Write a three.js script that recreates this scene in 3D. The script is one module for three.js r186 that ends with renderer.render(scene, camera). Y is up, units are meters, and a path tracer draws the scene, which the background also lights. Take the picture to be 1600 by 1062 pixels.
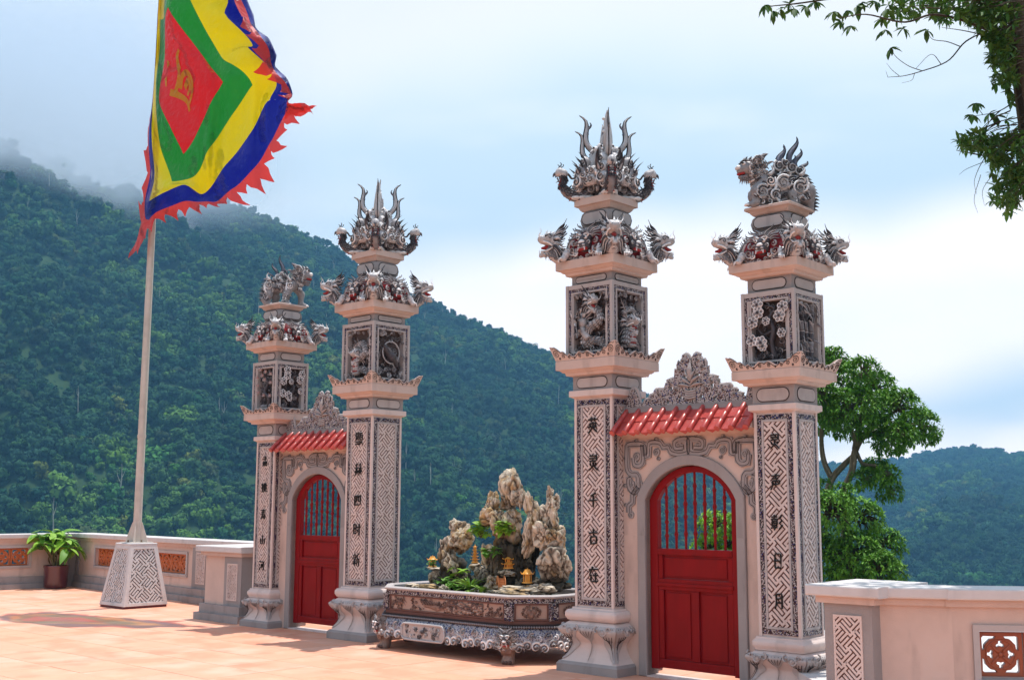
import * as THREE from 'three';
import { mergeGeometries, mergeVertices, toCreasedNormals } from 'three/addons/utils/BufferGeometryUtils.js';
import { MarchingCubes } from 'three/addons/objects/MarchingCubes.js';
import { ImprovedNoise } from 'three/addons/math/ImprovedNoise.js';

// ---------------------------------------------------------------- camera, sky, sun, exposure
const scene = new THREE.Scene();
const camera = new THREE.PerspectiveCamera(32.951, 1600 / 1062, 0.1, 6000);
camera.position.set(0, 1.6, 0);
camera.rotation.order = 'YXZ';
camera.rotation.set(THREE.MathUtils.degToRad(8.09), 0, THREE.MathUtils.degToRad(0.24));

const perlin = new ImprovedNoise();
const fbm = (x, y, z, o = 5) => { let s = 0, a = 0.5, f = 1; for (let i = 0; i < o; i++) { s += a * perlin.noise(x * f + i * 7.3, y * f - i * 3.1, z * f + i * 5.7); a *= 0.5; f *= 2.03; } return s; };
const sstep = (a, b, x) => { const t = Math.min(1, Math.max(0, (x - a) / (b - a))); return t * t * (3 - 2 * t); };
const lerp = (a, b, t) => a + (b - a) * t;

// Sky: thin bright cloud in layers over pale blue, computed for every direction.
{
  const W = 1536, Hh = 768, data = new Float32Array(W * Hh * 4);
  for (let j = 0; j < Hh; j++) {
    const el = ((j + 0.5) / Hh - 0.5) * Math.PI, eld = el * 180 / Math.PI;
    for (let i = 0; i < W; i++) {
      const az = ((i + 0.5) / W - 0.5) * 2 * Math.PI;
      const x = Math.cos(el) * Math.cos(az), z = Math.cos(el) * Math.sin(az), y = Math.sin(el);
      const side = z < 0 ? x : 0;
      const wob = 2.6 * fbm(x * 2.2, z * 2.2, 1.7 + y * 2, 4) * 2;
      const e = eld + wob - 3.4 * side;
      // cloud layers: low bright bank, thin gap of blue, high veil
      const low = sstep(3.0, 6.4, e) * (1 - sstep(11.2, 14.6, e));
      const hor = 1 - sstep(1.5, 5.0, e + 2.6 * fbm(x * 5, y * 14, z * 5, 4));
      const veil = sstep(17.2, 24, e) * (0.8 + 0.25 * fbm(x * 3, y * 6, z * 3 + 4, 5));
      const streak = 0.22 * sstep(-0.12, 0.42, fbm(x * 3.1 + 2, y * 13, z * 3.1, 6));
      let c = Math.max(low * (0.98 + 0.25 * fbm(x * 7, y * 16, z * 7, 5)), hor * 0.95, veil * 0.80 * (1 - 0.8 * sstep(28, 58, eld)), streak);
      if (el < 0) c = 0.9;
      c = Math.min(1, Math.max(0, c));
      const hi = sstep(20, 60, eld);
      const blue = [lerp(0.82, 0.40, hi), lerp(0.99, 0.64, hi), lerp(1.12, 0.98, hi)];
      const warm = sstep(15, 25, e);
      const white = [lerp(1.75, 1.24, warm), lerp(1.56, 1.17, warm), lerp(1.42, 1.12, warm)];
      const o = (j * W + i) * 4;
      for (let k = 0; k < 3; k++) data[o + k] = lerp(blue[k], white[k], c) * 0.97;
      data[o + 3] = 1;
    }
  }
  const sky = new THREE.DataTexture(data, W, Hh, THREE.RGBAFormat, THREE.FloatType);
  sky.mapping = THREE.EquirectangularReflectionMapping;
  sky.magFilter = sky.minFilter = THREE.LinearFilter;
  sky.wrapS = THREE.RepeatWrapping;
  sky.needsUpdate = true;
  scene.background = sky;
  scene.environment = sky;
}
const SUN = new THREE.Vector3(0.12, 1, -0.15).normalize();
const sun = new THREE.DirectionalLight(new THREE.Color(1, 0.955, 0.89), 5);
sun.position.copy(SUN).multiplyScalar(60).add(new THREE.Vector3(-1, 0, -13));
sun.target.position.set(-1, 0, -13);
sun.castShadow = true;
sun.shadow.mapSize.set(4096, 4096);
Object.assign(sun.shadow.camera, { left: -16, right: 16, top: 16, bottom: -16, near: 1, far: 140 });
sun.shadow.bias = -0.0004;
scene.add(sun, sun.target);
scene.fog = new THREE.FogExp2(new THREE.Color(0.22, 0.58, 1.0), 0.00042);

const renderer = new THREE.WebGLRenderer({ antialias: true });
renderer.toneMapping = THREE.LinearToneMapping;
renderer.toneMappingExposure = 1.06;
renderer.shadowMap.enabled = true;

// ---------------------------------------------------------------- small helpers
const rng = (s) => () => { s |= 0; s = (s + 0x6d2b79f5) | 0; let t = Math.imul(s ^ (s >>> 15), 1 | s); t = (t + Math.imul(t ^ (t >>> 7), 61 | t)) ^ t; return ((t ^ (t >>> 14)) >>> 0) / 4294967296; };
const V = (x, y, z) => new THREE.Vector3(x, y, z);
const M4 = (p = [0, 0, 0], r = [0, 0, 0], s = 1) => new THREE.Matrix4().compose(V(...p), new THREE.Quaternion().setFromEuler(new THREE.Euler(...r)), Array.isArray(s) ? V(...s) : V(s, s, s));
const PHI = THREE.MathUtils.degToRad(42.5), DX = Math.cos(PHI), DZ = Math.sin(PHI);
const G0 = V(0.963, 0, -11.5087), SURVEY = V(0, 1.6, 0);
// the gate's own axes: d along the row of pillars, n out of its front
const gp = (d, y, n) => V(G0.x + d * DX - n * DZ, y, G0.z + d * DZ + n * DX);
const toG = (x, z) => { const a = x - G0.x, b = z - G0.z; return [a * DX + b * DZ, -a * DZ + b * DX]; };

const used = {};
const numbered = (n) => { used[n] = (used[n] ?? -1) + 1; return used[n] ? `${n}_${String(used[n]).padStart(3, '0')}` : n; };
function tag(o, label, category, group, kind) {
  if (label) o.userData.label = label;
  if (category) o.userData.category = category;
  if (group) o.userData.group = group;
  if (kind) o.userData.kind = kind;
  return o;
}
function thing(name, label, category, p = [0, 0, 0], turn = 0, group) {
  const o = new THREE.Group();
  o.name = numbered(name);
  o.position.set(...p);
  o.rotation.y = turn;
  scene.add(o);
  return tag(o, label, category, group);
}
// every geometry gets position, normal, uv, colour and an index so that any can be merged with any
function norm(g) {
  if (!g.attributes.normal) g.computeVertexNormals();
  const n = g.attributes.position.count;
  if (!g.attributes.uv) g.setAttribute('uv', new THREE.BufferAttribute(new Float32Array(n * 2), 2));
  if (!g.attributes.color) g.setAttribute('color', new THREE.BufferAttribute(new Float32Array(n * 3).fill(1), 3));
  for (const k of Object.keys(g.attributes)) if (!['position', 'normal', 'uv', 'color'].includes(k)) g.deleteAttribute(k);
  if (!g.index) g.setIndex([...Array(n).keys()]);
  g.morphAttributes = {};
  return g;
}
const col = (g, c) => { norm(g); const a = g.attributes.color.array; for (let i = 0; i < a.length; i += 3) { a[i] = c[0]; a[i + 1] = c[1]; a[i + 2] = c[2]; } return g; };
const mv = (g, p, r, s) => g.applyMatrix4(M4(p, r, s));
const merge = (list) => { list = list.flat(Infinity).filter(Boolean).map(norm); return list.length === 1 ? list[0] : mergeGeometries(list); };
function boxUV(g) { // metres, by the side a face looks to
  const p = g.attributes.position, n = g.attributes.normal, uv = g.attributes.uv;
  for (let i = 0; i < p.count; i++) {
    const a = Math.abs(n.getX(i)), b = Math.abs(n.getY(i)), c = Math.abs(n.getZ(i));
    if (b >= a && b >= c) uv.setXY(i, p.getX(i), p.getZ(i));
    else if (a >= c) uv.setXY(i, p.getZ(i), p.getY(i));
    else uv.setXY(i, p.getX(i), p.getY(i));
  }
  return g;
}
function mk(name, geo, mat, parent, keepUV = false) {
  const g = Array.isArray(geo) ? merge(geo) : norm(geo);
  if (!keepUV) boxUV(g);
  const m = new THREE.Mesh(g, mat);
  m.name = parent ? name : numbered(name);
  m.castShadow = m.receiveShadow = true;
  (parent || scene).add(m);
  return m;
}
const again = (name, mesh, parent, p, r, s) => { const m = new THREE.Mesh(mesh.geometry, mesh.material); m.name = name; m.castShadow = m.receiveShadow = true; m.applyMatrix4(M4(p, r, s)); parent.add(m); return m; };
const sub = (name, parent, p = [0, 0, 0], r = [0, 0, 0], s = 1) => { const o = new THREE.Group(); o.name = name; o.applyMatrix4(M4(p, r, s)); parent.add(o); return o; };

// ---------------------------------------------------------------- shapes
const box = (w, h, d, x = 0, y = 0, z = 0) => new THREE.BoxGeometry(w, h, d).translate(x, y, z);
const span = (x0, x1, y0, y1, z0, z1) => box(x1 - x0, y1 - y0, z1 - z0, (x0 + x1) / 2, (y0 + y1) / 2, (z0 + z1) / 2);
function bevelBox(w, h, d, b = 0.006) {
  const s = new THREE.Shape();
  const x = w / 2 - b, y = h / 2 - b;
  s.moveTo(-x, -y); s.lineTo(x, -y); s.lineTo(x, y); s.lineTo(-x, y); s.closePath();
  return new THREE.ExtrudeGeometry(s, { depth: d - 2 * b, bevelEnabled: true, bevelThickness: b, bevelSize: b, bevelSegments: 2, steps: 1 }).translate(0, 0, -d / 2 + b);
}
// square loft through [half width, height] with chamfered corners; rx, rz stretch it to a rectangle
function loft(prof, ch = 0.006, ex = 0, ez = 0, crease = 0.5) {
  const pos = [], idx = [];
  const ring = (h, y) => { const c = Math.min(ch, h * 0.4), a = h + ex, b = h + ez; for (const [x, z] of [[a, -b + c], [a, b - c], [a - c, b], [-a + c, b], [-a, b - c], [-a, -b + c], [-a + c, -b], [a - c, -b]]) pos.push(x, y, z); };
  prof.forEach(([h, y]) => ring(h, y));
  for (let k = 0; k + 1 < prof.length; k++) for (let i = 0; i < 8; i++) { const j = (i + 1) % 8, a = k * 8 + i, b = k * 8 + j, c = a + 8, d = b + 8; idx.push(a, c, b, b, c, d); }
  const L = (prof.length - 1) * 8;
  for (let i = 1; i < 7; i++) { idx.push(0, i, i + 1); idx.push(L, L + i + 1, L + i); }
  const g = new THREE.BufferGeometry();
  g.setAttribute('position', new THREE.Float32BufferAttribute(pos, 3));
  g.setIndex(idx);
  return toCreasedNormals(g, crease);
}
// tube of changing radius along points; flat squeezes it across its binormal
function tube(pts, rad, n = 6, flat = 1, seg) {
  const P = pts.map((p) => (p.isVector3 ? p : V(...p)));
  const curve = new THREE.CatmullRomCurve3(P, false, 'centripetal');
  const S = seg || Math.max(4, (P.length - 1) * 4);
  const R = typeof rad === 'function' ? rad : Array.isArray(rad) ? (t) => { const f = t * (rad.length - 1), i = Math.min(rad.length - 2, Math.floor(f)); return lerp(rad[i], rad[i + 1], f - i); } : () => rad;
  const fr = curve.computeFrenetFrames(S, false), pos = [], idx = [];
  for (let i = 0; i <= S; i++) {
    const c = curve.getPoint(i / S), r = Math.max(R(i / S), 1e-4);
    for (let k = 0; k < n; k++) {
      const a = k / n * 2 * Math.PI, ca = Math.cos(a) * r, sa = Math.sin(a) * r * flat;
      pos.push(c.x + fr.normals[i].x * ca + fr.binormals[i].x * sa, c.y + fr.normals[i].y * ca + fr.binormals[i].y * sa, c.z + fr.normals[i].z * ca + fr.binormals[i].z * sa);
    }
  }
  for (let i = 0; i < S; i++) for (let k = 0; k < n; k++) { const a = i * n + k, b = i * n + (k + 1) % n; idx.push(a, b, a + n, b, b + n, a + n); }
  const L = S * n;
  for (let k = 1; k + 1 < n; k++) { idx.push(0, k + 1, k); idx.push(L, L + k, L + k + 1); }
  const g = new THREE.BufferGeometry();
  g.setAttribute('position', new THREE.Float32BufferAttribute(pos, 3));
  g.setIndex(idx);
  g.computeVertexNormals();
  return g;
}
const ball = (r, p, s = [1, 1, 1], d = 1) => norm(mergeVertices(new THREE.IcosahedronGeometry(r, d).deleteAttribute('uv').deleteAttribute('normal'))).scale(...s).translate(...p);
const spike = (a, b, r, bend = 0, up = [0, 1, 0], flat = 1, n = 5) => { const A = V(...a), B = V(...b), m = A.clone().lerp(B, 0.5).add(V(...up).multiplyScalar(bend * A.distanceTo(B))); return tube([A, m, B], [r, r * 0.7, 0.0006], n, flat, 5); };
// a flat spiral curl in the x-y plane
function curl(cx, cy, z, R, turns, r, dir = 1, a0 = 0, n = 5) {
  const pts = [], N = Math.ceil(turns * 7) + 2;
  for (let i = 0; i <= N; i++) { const t = i / N, a = a0 + dir * t * turns * 2 * Math.PI, q = R * (1 - 0.88 * t); pts.push(V(cx + Math.cos(a) * q, cy + Math.sin(a) * q, z + t * r * 0.9)); }
  return tube(pts, [r * 0.75, r, r, r * 0.9, r * 0.6], n, 1, N * 1.5 | 0);
}
// raised band along a 2-d path
function band(path, w, depth, z = 0, closed = false) {
  const out = [], P = path.map(([x, y]) => new THREE.Vector2(x, y)), n = P.length;
  const off = (s) => P.map((p, i) => {
    const a = P[closed ? (i + n - 1) % n : Math.max(0, i - 1)], b = P[closed ? (i + 1) % n : Math.min(n - 1, i + 1)];
    const t1 = p.clone().sub(a), t2 = b.clone().sub(p);
    if (t1.lengthSq() < 1e-12) t1.copy(t2); if (t2.lengthSq() < 1e-12) t2.copy(t1);
    t1.normalize(); t2.normalize();
    const nn = new THREE.Vector2(-t1.y - t2.y, t1.x + t2.x); const l = nn.length() || 1;
    return p.clone().addScaledVector(nn, s / l * Math.min(1.6, 2 / l));
  });
  const A = off(w / 2), B = off(-w / 2), pos = [], idx = [];
  for (let i = 0; i < n; i++) { pos.push(A[i].x, A[i].y, z, A[i].x, A[i].y, z + depth, B[i].x, B[i].y, z + depth, B[i].x, B[i].y, z); }
  const m = closed ? n : n - 1;
  for (let i = 0; i < m; i++) { const a = i * 4, b = ((i + 1) % n) * 4; for (let k = 0; k < 3; k++) idx.push(a + k, a + k + 1, b + k, b + k, a + k + 1, b + k + 1); }
  if (!closed) { const e = (n - 1) * 4; idx.push(0, 2, 1, 0, 3, 2, e, e + 1, e + 2, e, e + 2, e + 3); }
  const g = new THREE.BufferGeometry();
  g.setAttribute('position', new THREE.Float32BufferAttribute(pos, 3));
  g.setIndex(idx);
  return toCreasedNormals(g, 0.6);
}
function extrude(pts, depth, z = 0, holes = [], bevel = 0) {
  const s = new THREE.Shape(pts.map(([x, y]) => new THREE.Vector2(x, y)));
  for (const h of holes) s.holes.push(new THREE.Path(h.map(([x, y]) => new THREE.Vector2(x, y))));
  return new THREE.ExtrudeGeometry(s, { depth: depth - 2 * bevel, bevelEnabled: bevel > 0, bevelThickness: bevel, bevelSize: bevel, bevelOffset: -bevel, bevelSegments: 1, curveSegments: 8 }).translate(0, 0, z + bevel);
}
const ringRect = (w, h, t, depth, z = 0, cx = 0, cy = 0) => extrude([[cx - w / 2, cy - h / 2], [cx + w / 2, cy - h / 2], [cx + w / 2, cy + h / 2], [cx - w / 2, cy + h / 2]], depth, z, [[[cx - w / 2 + t, cy - h / 2 + t], [cx - w / 2 + t, cy + h / 2 - t], [cx + w / 2 - t, cy + h / 2 - t], [cx + w / 2 - t, cy - h / 2 + t]]]);
const roundRect = (w, h, r, cx = 0, cy = 0, n = 5) => { const p = []; for (const [sx, sy, a0] of [[1, 1, 0], [-1, 1, 1], [-1, -1, 2], [1, -1, 3]]) for (let i = 0; i <= n; i++) { const a = (a0 + i / n) * Math.PI / 2; p.push([cx + sx * (w / 2 - r) + Math.cos(a) * r, cy + sy * (h / 2 - r) + Math.sin(a) * r]); } return p; };
// smooth union of tapered capsules, meshed
function blobs(bones, lo, hi, res, k = 0.02, extra) {
  const mc = new MarchingCubes(res, new THREE.MeshBasicMaterial(), false, false, 120000);
  mc.isolation = 0;
  const size = Math.max(hi[0] - lo[0], hi[1] - lo[1], hi[2] - lo[2]), c = [0, 1, 2].map((i) => (lo[i] + hi[i]) / 2);
  const f = (x, y, z) => {
    let s = 0;
    for (const [a, b, ra, rb] of bones) {
      const dx = b[0] - a[0], dy = b[1] - a[1], dz = b[2] - a[2], l = dx * dx + dy * dy + dz * dz || 1e-9;
      const t = Math.min(1, Math.max(0, ((x - a[0]) * dx + (y - a[1]) * dy + (z - a[2]) * dz) / l));
      const d = Math.hypot(x - a[0] - dx * t, y - a[1] - dy * t, z - a[2] - dz * t) - lerp(ra, rb ?? ra, t);
      s += Math.exp(-d / k);
    }
    let d = -k * Math.log(Math.max(s, 1e-30));
    return extra ? extra(x, y, z, d) : d;
  };
  const N = res, h = N / 2;
  for (let kz = 0; kz < N; kz++) for (let j = 0; j < N; j++) for (let i = 0; i < N; i++) mc.field[i + j * N + kz * N * N] = -f(c[0] + (i - h) / h * size / 2 * 1.1, c[1] + (j - h) / h * size / 2 * 1.1, c[2] + (kz - h) / h * size / 2 * 1.1);
  mc.update();
  const n = mc.count;
  const g = new THREE.BufferGeometry();
  g.setAttribute('position', new THREE.BufferAttribute(mc.positionArray.slice(0, n * 3), 3));
  g.scale(size / 2 * 1.1, size / 2 * 1.1, size / 2 * 1.1).translate(...c);
  const m = mergeVertices(g, 1e-5);
  m.computeVertexNormals();
  return norm(m);
}
// ---------------------------------------------------------------- textures and materials
const hash2 = (x, y, s) => { let h = Math.imul(x, 374761393) ^ Math.imul(y, 668265263) ^ Math.imul(s, 2246822519); h = Math.imul(h ^ (h >>> 13), 1274126177); return ((h ^ (h >>> 16)) >>> 0) / 4294967296; };
const tnoise = (x, y, per, s) => { const i = Math.floor(x), j = Math.floor(y), f = x - i, g = y - j, w = (a) => ((a % per) + per) % per, u = f * f * (3 - 2 * f), v = g * g * (3 - 2 * g); return lerp(lerp(hash2(w(i), w(j), s), hash2(w(i + 1), w(j), s), u), lerp(hash2(w(i), w(j + 1), s), hash2(w(i + 1), w(j + 1), s), u), v); };
const tfbm = (u, v, per, s, o = 4) => { let a = 0.5, t = 0, p = per; for (let i = 0; i < o; i++) { t += a * tnoise(u * p, v * p, p, s + i); a *= 0.5; p *= 2; } return t; };
function tex(n, fn, metres, srgb = false) {
  const d = new Uint8Array(n * n * 4);
  for (let j = 0; j < n; j++) for (let i = 0; i < n; i++) { const c = fn((i + 0.5) / n, (j + 0.5) / n), o = (j * n + i) * 4; const q = typeof c === 'number' ? [c, c, c] : c; for (let k = 0; k < 3; k++) d[o + k] = Math.max(0, Math.min(255, q[k] * 255)); d[o + 3] = 255; }
  const t = new THREE.DataTexture(d, n, n);
  t.wrapS = t.wrapT = THREE.RepeatWrapping;
  t.magFilter = THREE.LinearFilter; t.minFilter = THREE.LinearMipmapLinearFilter;
  t.repeat.set(1 / metres, 1 / metres);
  if (srgb) t.colorSpace = THREE.SRGBColorSpace;
  t.needsUpdate = true;
  return t;
}
// nearest shard of broken porcelain
function shards(u, v, n, s) { let b = 9, id = 0, b2 = 9; const i = Math.floor(u * n), j = Math.floor(v * n); for (let y = -1; y <= 1; y++) for (let x = -1; x <= 1; x++) { const a = i + x, c = j + y, wa = ((a % n) + n) % n, wc = ((c % n) + n) % n, px = a + hash2(wa, wc, s), py = c + hash2(wa, wc, s + 1), d = Math.hypot(u * n - px, v * n - py); if (d < b) { b2 = b; b = d; id = wa * 977 + wc; } else if (d < b2) b2 = d; } return [id, b2 - b]; }
const plasterTex = tex(512, (u, v) => { const a = tfbm(u, v, 3, 1, 6), b = tfbm(u, v, 24, 9, 3), st = tfbm(u, v * 0.25, 12, 30, 4); const k = 0.80 + 0.22 * a + 0.08 * b - 0.15 * sstep(0.52, 0.80, st); return [k * 1.02, k, k * 0.985]; }, 1.3);
const grain = tex(256, (u, v) => tfbm(u, v, 16, 77, 4), 0.12);
const paintRough = tex(256, (u, v) => { const q = 0.45 + 0.5 * tfbm(u, v, 5, 55, 5); return [q, q, 0]; }, 0.7);
const doorTex = tex(512, (u, v) => { const a = tfbm(u * 1, v * 0.25, 20, 610, 5), b = tfbm(u, v, 3, 620, 5), s = sstep(0.62, 0.78, tfbm(u, v * 0.3, 9, 630, 5)); const k = 0.72 + 0.34 * a + 0.22 * b; return [k * lerp(1, 0.72, s), k * lerp(0.9, 1.9, s), k * lerp(0.9, 1.6, s)].map((q) => q * 0.86); }, 1.1);
const roofTex = tex(256, (u, v) => { const a = tfbm(u, v, 5, 640, 5), s = sstep(0.55, 0.75, tfbm(u, v, 9, 650, 4)); const k = 0.78 + 0.3 * a; return [k * lerp(1, 0.85, s), k * lerp(1, 1.2, s), k * lerp(1, 1.2, s)].map((q) => q * 0.9); }, 0.6);
const mosaicTex = tex(512, (u, v) => { const [id, e] = shards(u, v, 34, 5), h = hash2(id, 3, 8); if (e < 0.07) return [0.14, 0.12, 0.13]; return h < 0.36 ? [0.72, 0.69, 0.68] : h < 0.44 ? [0.13, 0.17, 0.44] : h < 0.62 ? [0.10, 0.07, 0.09] : h < 0.82 ? [0.24, 0.14, 0.17] : [0.45, 0.36, 0.37]; }, 0.36, true);
const blueTex = tex(512, (u, v) => { const [id, e] = shards(u, v, 30, 15), h = hash2(id, 5, 8); if (e < 0.06) return [0.4, 0.4, 0.46]; return h < 0.66 ? [0.80, 0.80, 0.83] : h < 0.80 ? [0.32, 0.38, 0.60] : [0.46, 0.44, 0.47]; }, 0.36, true);
const crestTex = tex(512, (u, v) => { const [id, e] = shards(u, v, 34, 25), h = hash2(id, 3, 8); if (e < 0.06) return [0.36, 0.33, 0.33]; return h < 0.64 ? [0.74, 0.71, 0.70] : h < 0.72 ? [0.28, 0.32, 0.52] : h < 0.86 ? [0.16, 0.12, 0.13] : [0.40, 0.28, 0.27]; }, 0.36, true);
const mk3 = (color, rough, o = {}) => new THREE.MeshPhysicalMaterial({ color: new THREE.Color().setRGB(...color), roughness: rough, specularIntensity: rough > 0.6 ? 0.25 : 0.6, ...o });
const MAT = {
  plaster: mk3([0.605, 0.468, 0.415], 0.82, { map: plasterTex, bumpMap: grain, bumpScale: 0.0012 }),
  pale: mk3([0.66, 0.555, 0.525], 0.75, { map: plasterTex, bumpMap: grain, bumpScale: 0.001 }),
  grey: mk3([0.32, 0.295, 0.295], 0.72, { map: plasterTex, bumpMap: grain, bumpScale: 0.0012 }),
  greyLight: mk3([0.46, 0.42, 0.415], 0.66, { map: plasterTex, bumpMap: grain, bumpScale: 0.001 }),
  cap: mk3([0.60, 0.575, 0.575], 0.7, { map: plasterTex, bumpMap: grain, bumpScale: 0.001 }),
  groove: mk3([0.15, 0.075, 0.062], 0.85, { map: plasterTex }),
  niche: mk3([0.10, 0.075, 0.07], 0.85, { map: plasterTex }),  // painted dark to stand in for the deep shade inside the lantern niches
  line: mk3([0.035, 0.022, 0.022], 0.6),
  ink: mk3([0.012, 0.011, 0.010], 0.42),
  mosaic: mk3([0.9, 0.9, 0.9], 0.3, { map: mosaicTex, bumpMap: mosaicTex, bumpScale: 0.003 }),
  crestMosaic: mk3([0.92, 0.9, 0.9], 0.35, { map: crestTex, bumpMap: crestTex, bumpScale: 0.003 }),
  blueMosaic: mk3([0.62, 0.62, 0.64], 0.25, { map: blueTex, bumpMap: blueTex, bumpScale: 0.002 }),
  carve: mk3([0.95, 0.94, 0.94], 0.46, { vertexColors: true, metalness: 0.15, bumpMap: grain, bumpScale: 0.002 }),
  red: new THREE.MeshPhysicalMaterial({ color: new THREE.Color().setRGB(0.25, 0.0045, 0.006), roughness: 0.62, roughnessMap: paintRough, specularIntensity: 0.35, map: doorTex }),
  belly: mk3([0.27, 0.016, 0.022], 0.4),
  tile: new THREE.MeshPhysicalMaterial({ color: new THREE.Color().setRGB(0.56, 0.07, 0.058), roughness: 0.55, map: roofTex, roughnessMap: paintRough, clearcoat: 0.3, clearcoatRoughness: 0.25 }),
  tile2: new THREE.MeshPhysicalMaterial({ color: new THREE.Color().setRGB(0.52, 0.06, 0.05), roughness: 0.6, map: roofTex, roughnessMap: paintRough, clearcoat: 0.4, clearcoatRoughness: 0.3 }),
  glaze: new THREE.MeshPhysicalMaterial({ color: new THREE.Color().setRGB(0.44, 0.105, 0.018), roughness: 0.4, clearcoat: 0.7, clearcoatRoughness: 0.15 }),
  glazeShaded: new THREE.MeshPhysicalMaterial({ color: new THREE.Color().setRGB(0.27, 0.05, 0.011), roughness: 0.45, clearcoat: 0.5, clearcoatRoughness: 0.2 }),  // same tile glaze, with the shade at the right parapet put into its colour
  gold: mk3([0.72, 0.33, 0.055], 0.4),
};
// ---------------------------------------------------------------- hills with forest, and the cloud on the left hilltop
const D2R = Math.PI / 180;
const ridge = (tbl, a) => { if (a <= tbl[0][0]) return tbl[0][1]; for (let i = 1; i < tbl.length; i++) if (a <= tbl[i][0]) { const t = (a - tbl[i - 1][0]) / (tbl[i][0] - tbl[i - 1][0]); return lerp(tbl[i - 1][1], tbl[i][1], t * t * (3 - 2 * t) * 0.5 + t * 0.5); } return tbl[tbl.length - 1][1]; };
const R1 = [[-180, 4], [-120, 6], [-70, 12], [-45, 17], [-30, 19.5], [-24, 18.2], [-20, 16.8], [-17.6, 15.9], [-13.5, 14.2], [-11, 13.3], [-9.2, 12.6], [-7.5, 11.4], [-4.8, 10.2], [-1.6, 8.75], [1.6, 7.45], [3.2, 6.8], [5, 5.95], [7.3, 4.85], [9, 3.5], [11, 1.8], [14, -0.6], [18, -3], [25, -4.5], [60, -5], [180, 4]];
const R2 = [[-180, 3], [0, 1.2], [9, 1.0], [12, 1.2], [15, 1.65], [18.5, 1.9], [20.5, 2.35], [22, 2.45], [23.5, 2.15], [25, 2.1], [28, 1.8], [40, 3], [70, 5], [120, 4], [180, 3]];
const F1 = 270, T1 = 820, F2 = 420, T2 = 1300;
function landHeight(x, z) {
  const r = Math.hypot(x, z), a = Math.atan2(x, -z) / D2R;
  const n1 = fbm(x / 150, z / 150, 3.3, 5), n2 = fbm(x / 34, z / 34, 9.1, 4);
  const gul = Math.abs(fbm(a * 0.16, r / 900, 2.2, 4));
  let valley = lerp(-3, -62, sstep(22, 190, r));
  const up = (el, F, T) => { const top = Math.tan(el * D2R) * T + 1.6; const t = Math.min(1, Math.max(0, (r - F) / (T - F))); const s = Math.pow(t, 0.92); let h = lerp(-58, top, s); if (r > T) h = top - (r - T) * 0.35; return h + (t > 0 && t < 1 ? (n1 * 34 + n2 * 9 - gul * 44 + 6) * Math.sin(Math.PI * t) : 0); };
  return Math.max(valley, up(ridge(R1, a), F1, T1), up(ridge(R2, a), F2, T2)) + (r > 120 ? n2 * 3 : 0);
}
{
  const pos = [], idx = [], NA = 420, radii = [16];
  while (radii[radii.length - 1] < 1420) radii.push(radii[radii.length - 1] * 1.045 + 1.2);
  for (const r of radii) for (let i = 0; i < NA; i++) { const a = i / NA * 2 * Math.PI, x = Math.sin(a) * r, z = -Math.cos(a) * r; pos.push(x, landHeight(x, z), z); }
  for (let j = 0; j + 1 < radii.length; j++) for (let i = 0; i < NA; i++) { const a = j * NA + i, b = j * NA + (i + 1) % NA; idx.push(a, b, a + NA, b, b + NA, a + NA); }
  const g = new THREE.BufferGeometry();
  g.setAttribute('position', new THREE.Float32BufferAttribute(pos, 3));
  g.setIndex(idx);
  g.computeVertexNormals();
  const mat = mk3([0.030, 0.062, 0.024], 0.95, { map: tex(256, (u, v) => { const k = 0.55 + 0.9 * tfbm(u, v, 8, 4, 5); return [k * 0.95, k, k * 0.8]; }, 40) });
  tag(mk('hills', g, mat), 'steep forested hills rising beyond the terrace', 'hills', null, 'structure');
}
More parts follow.
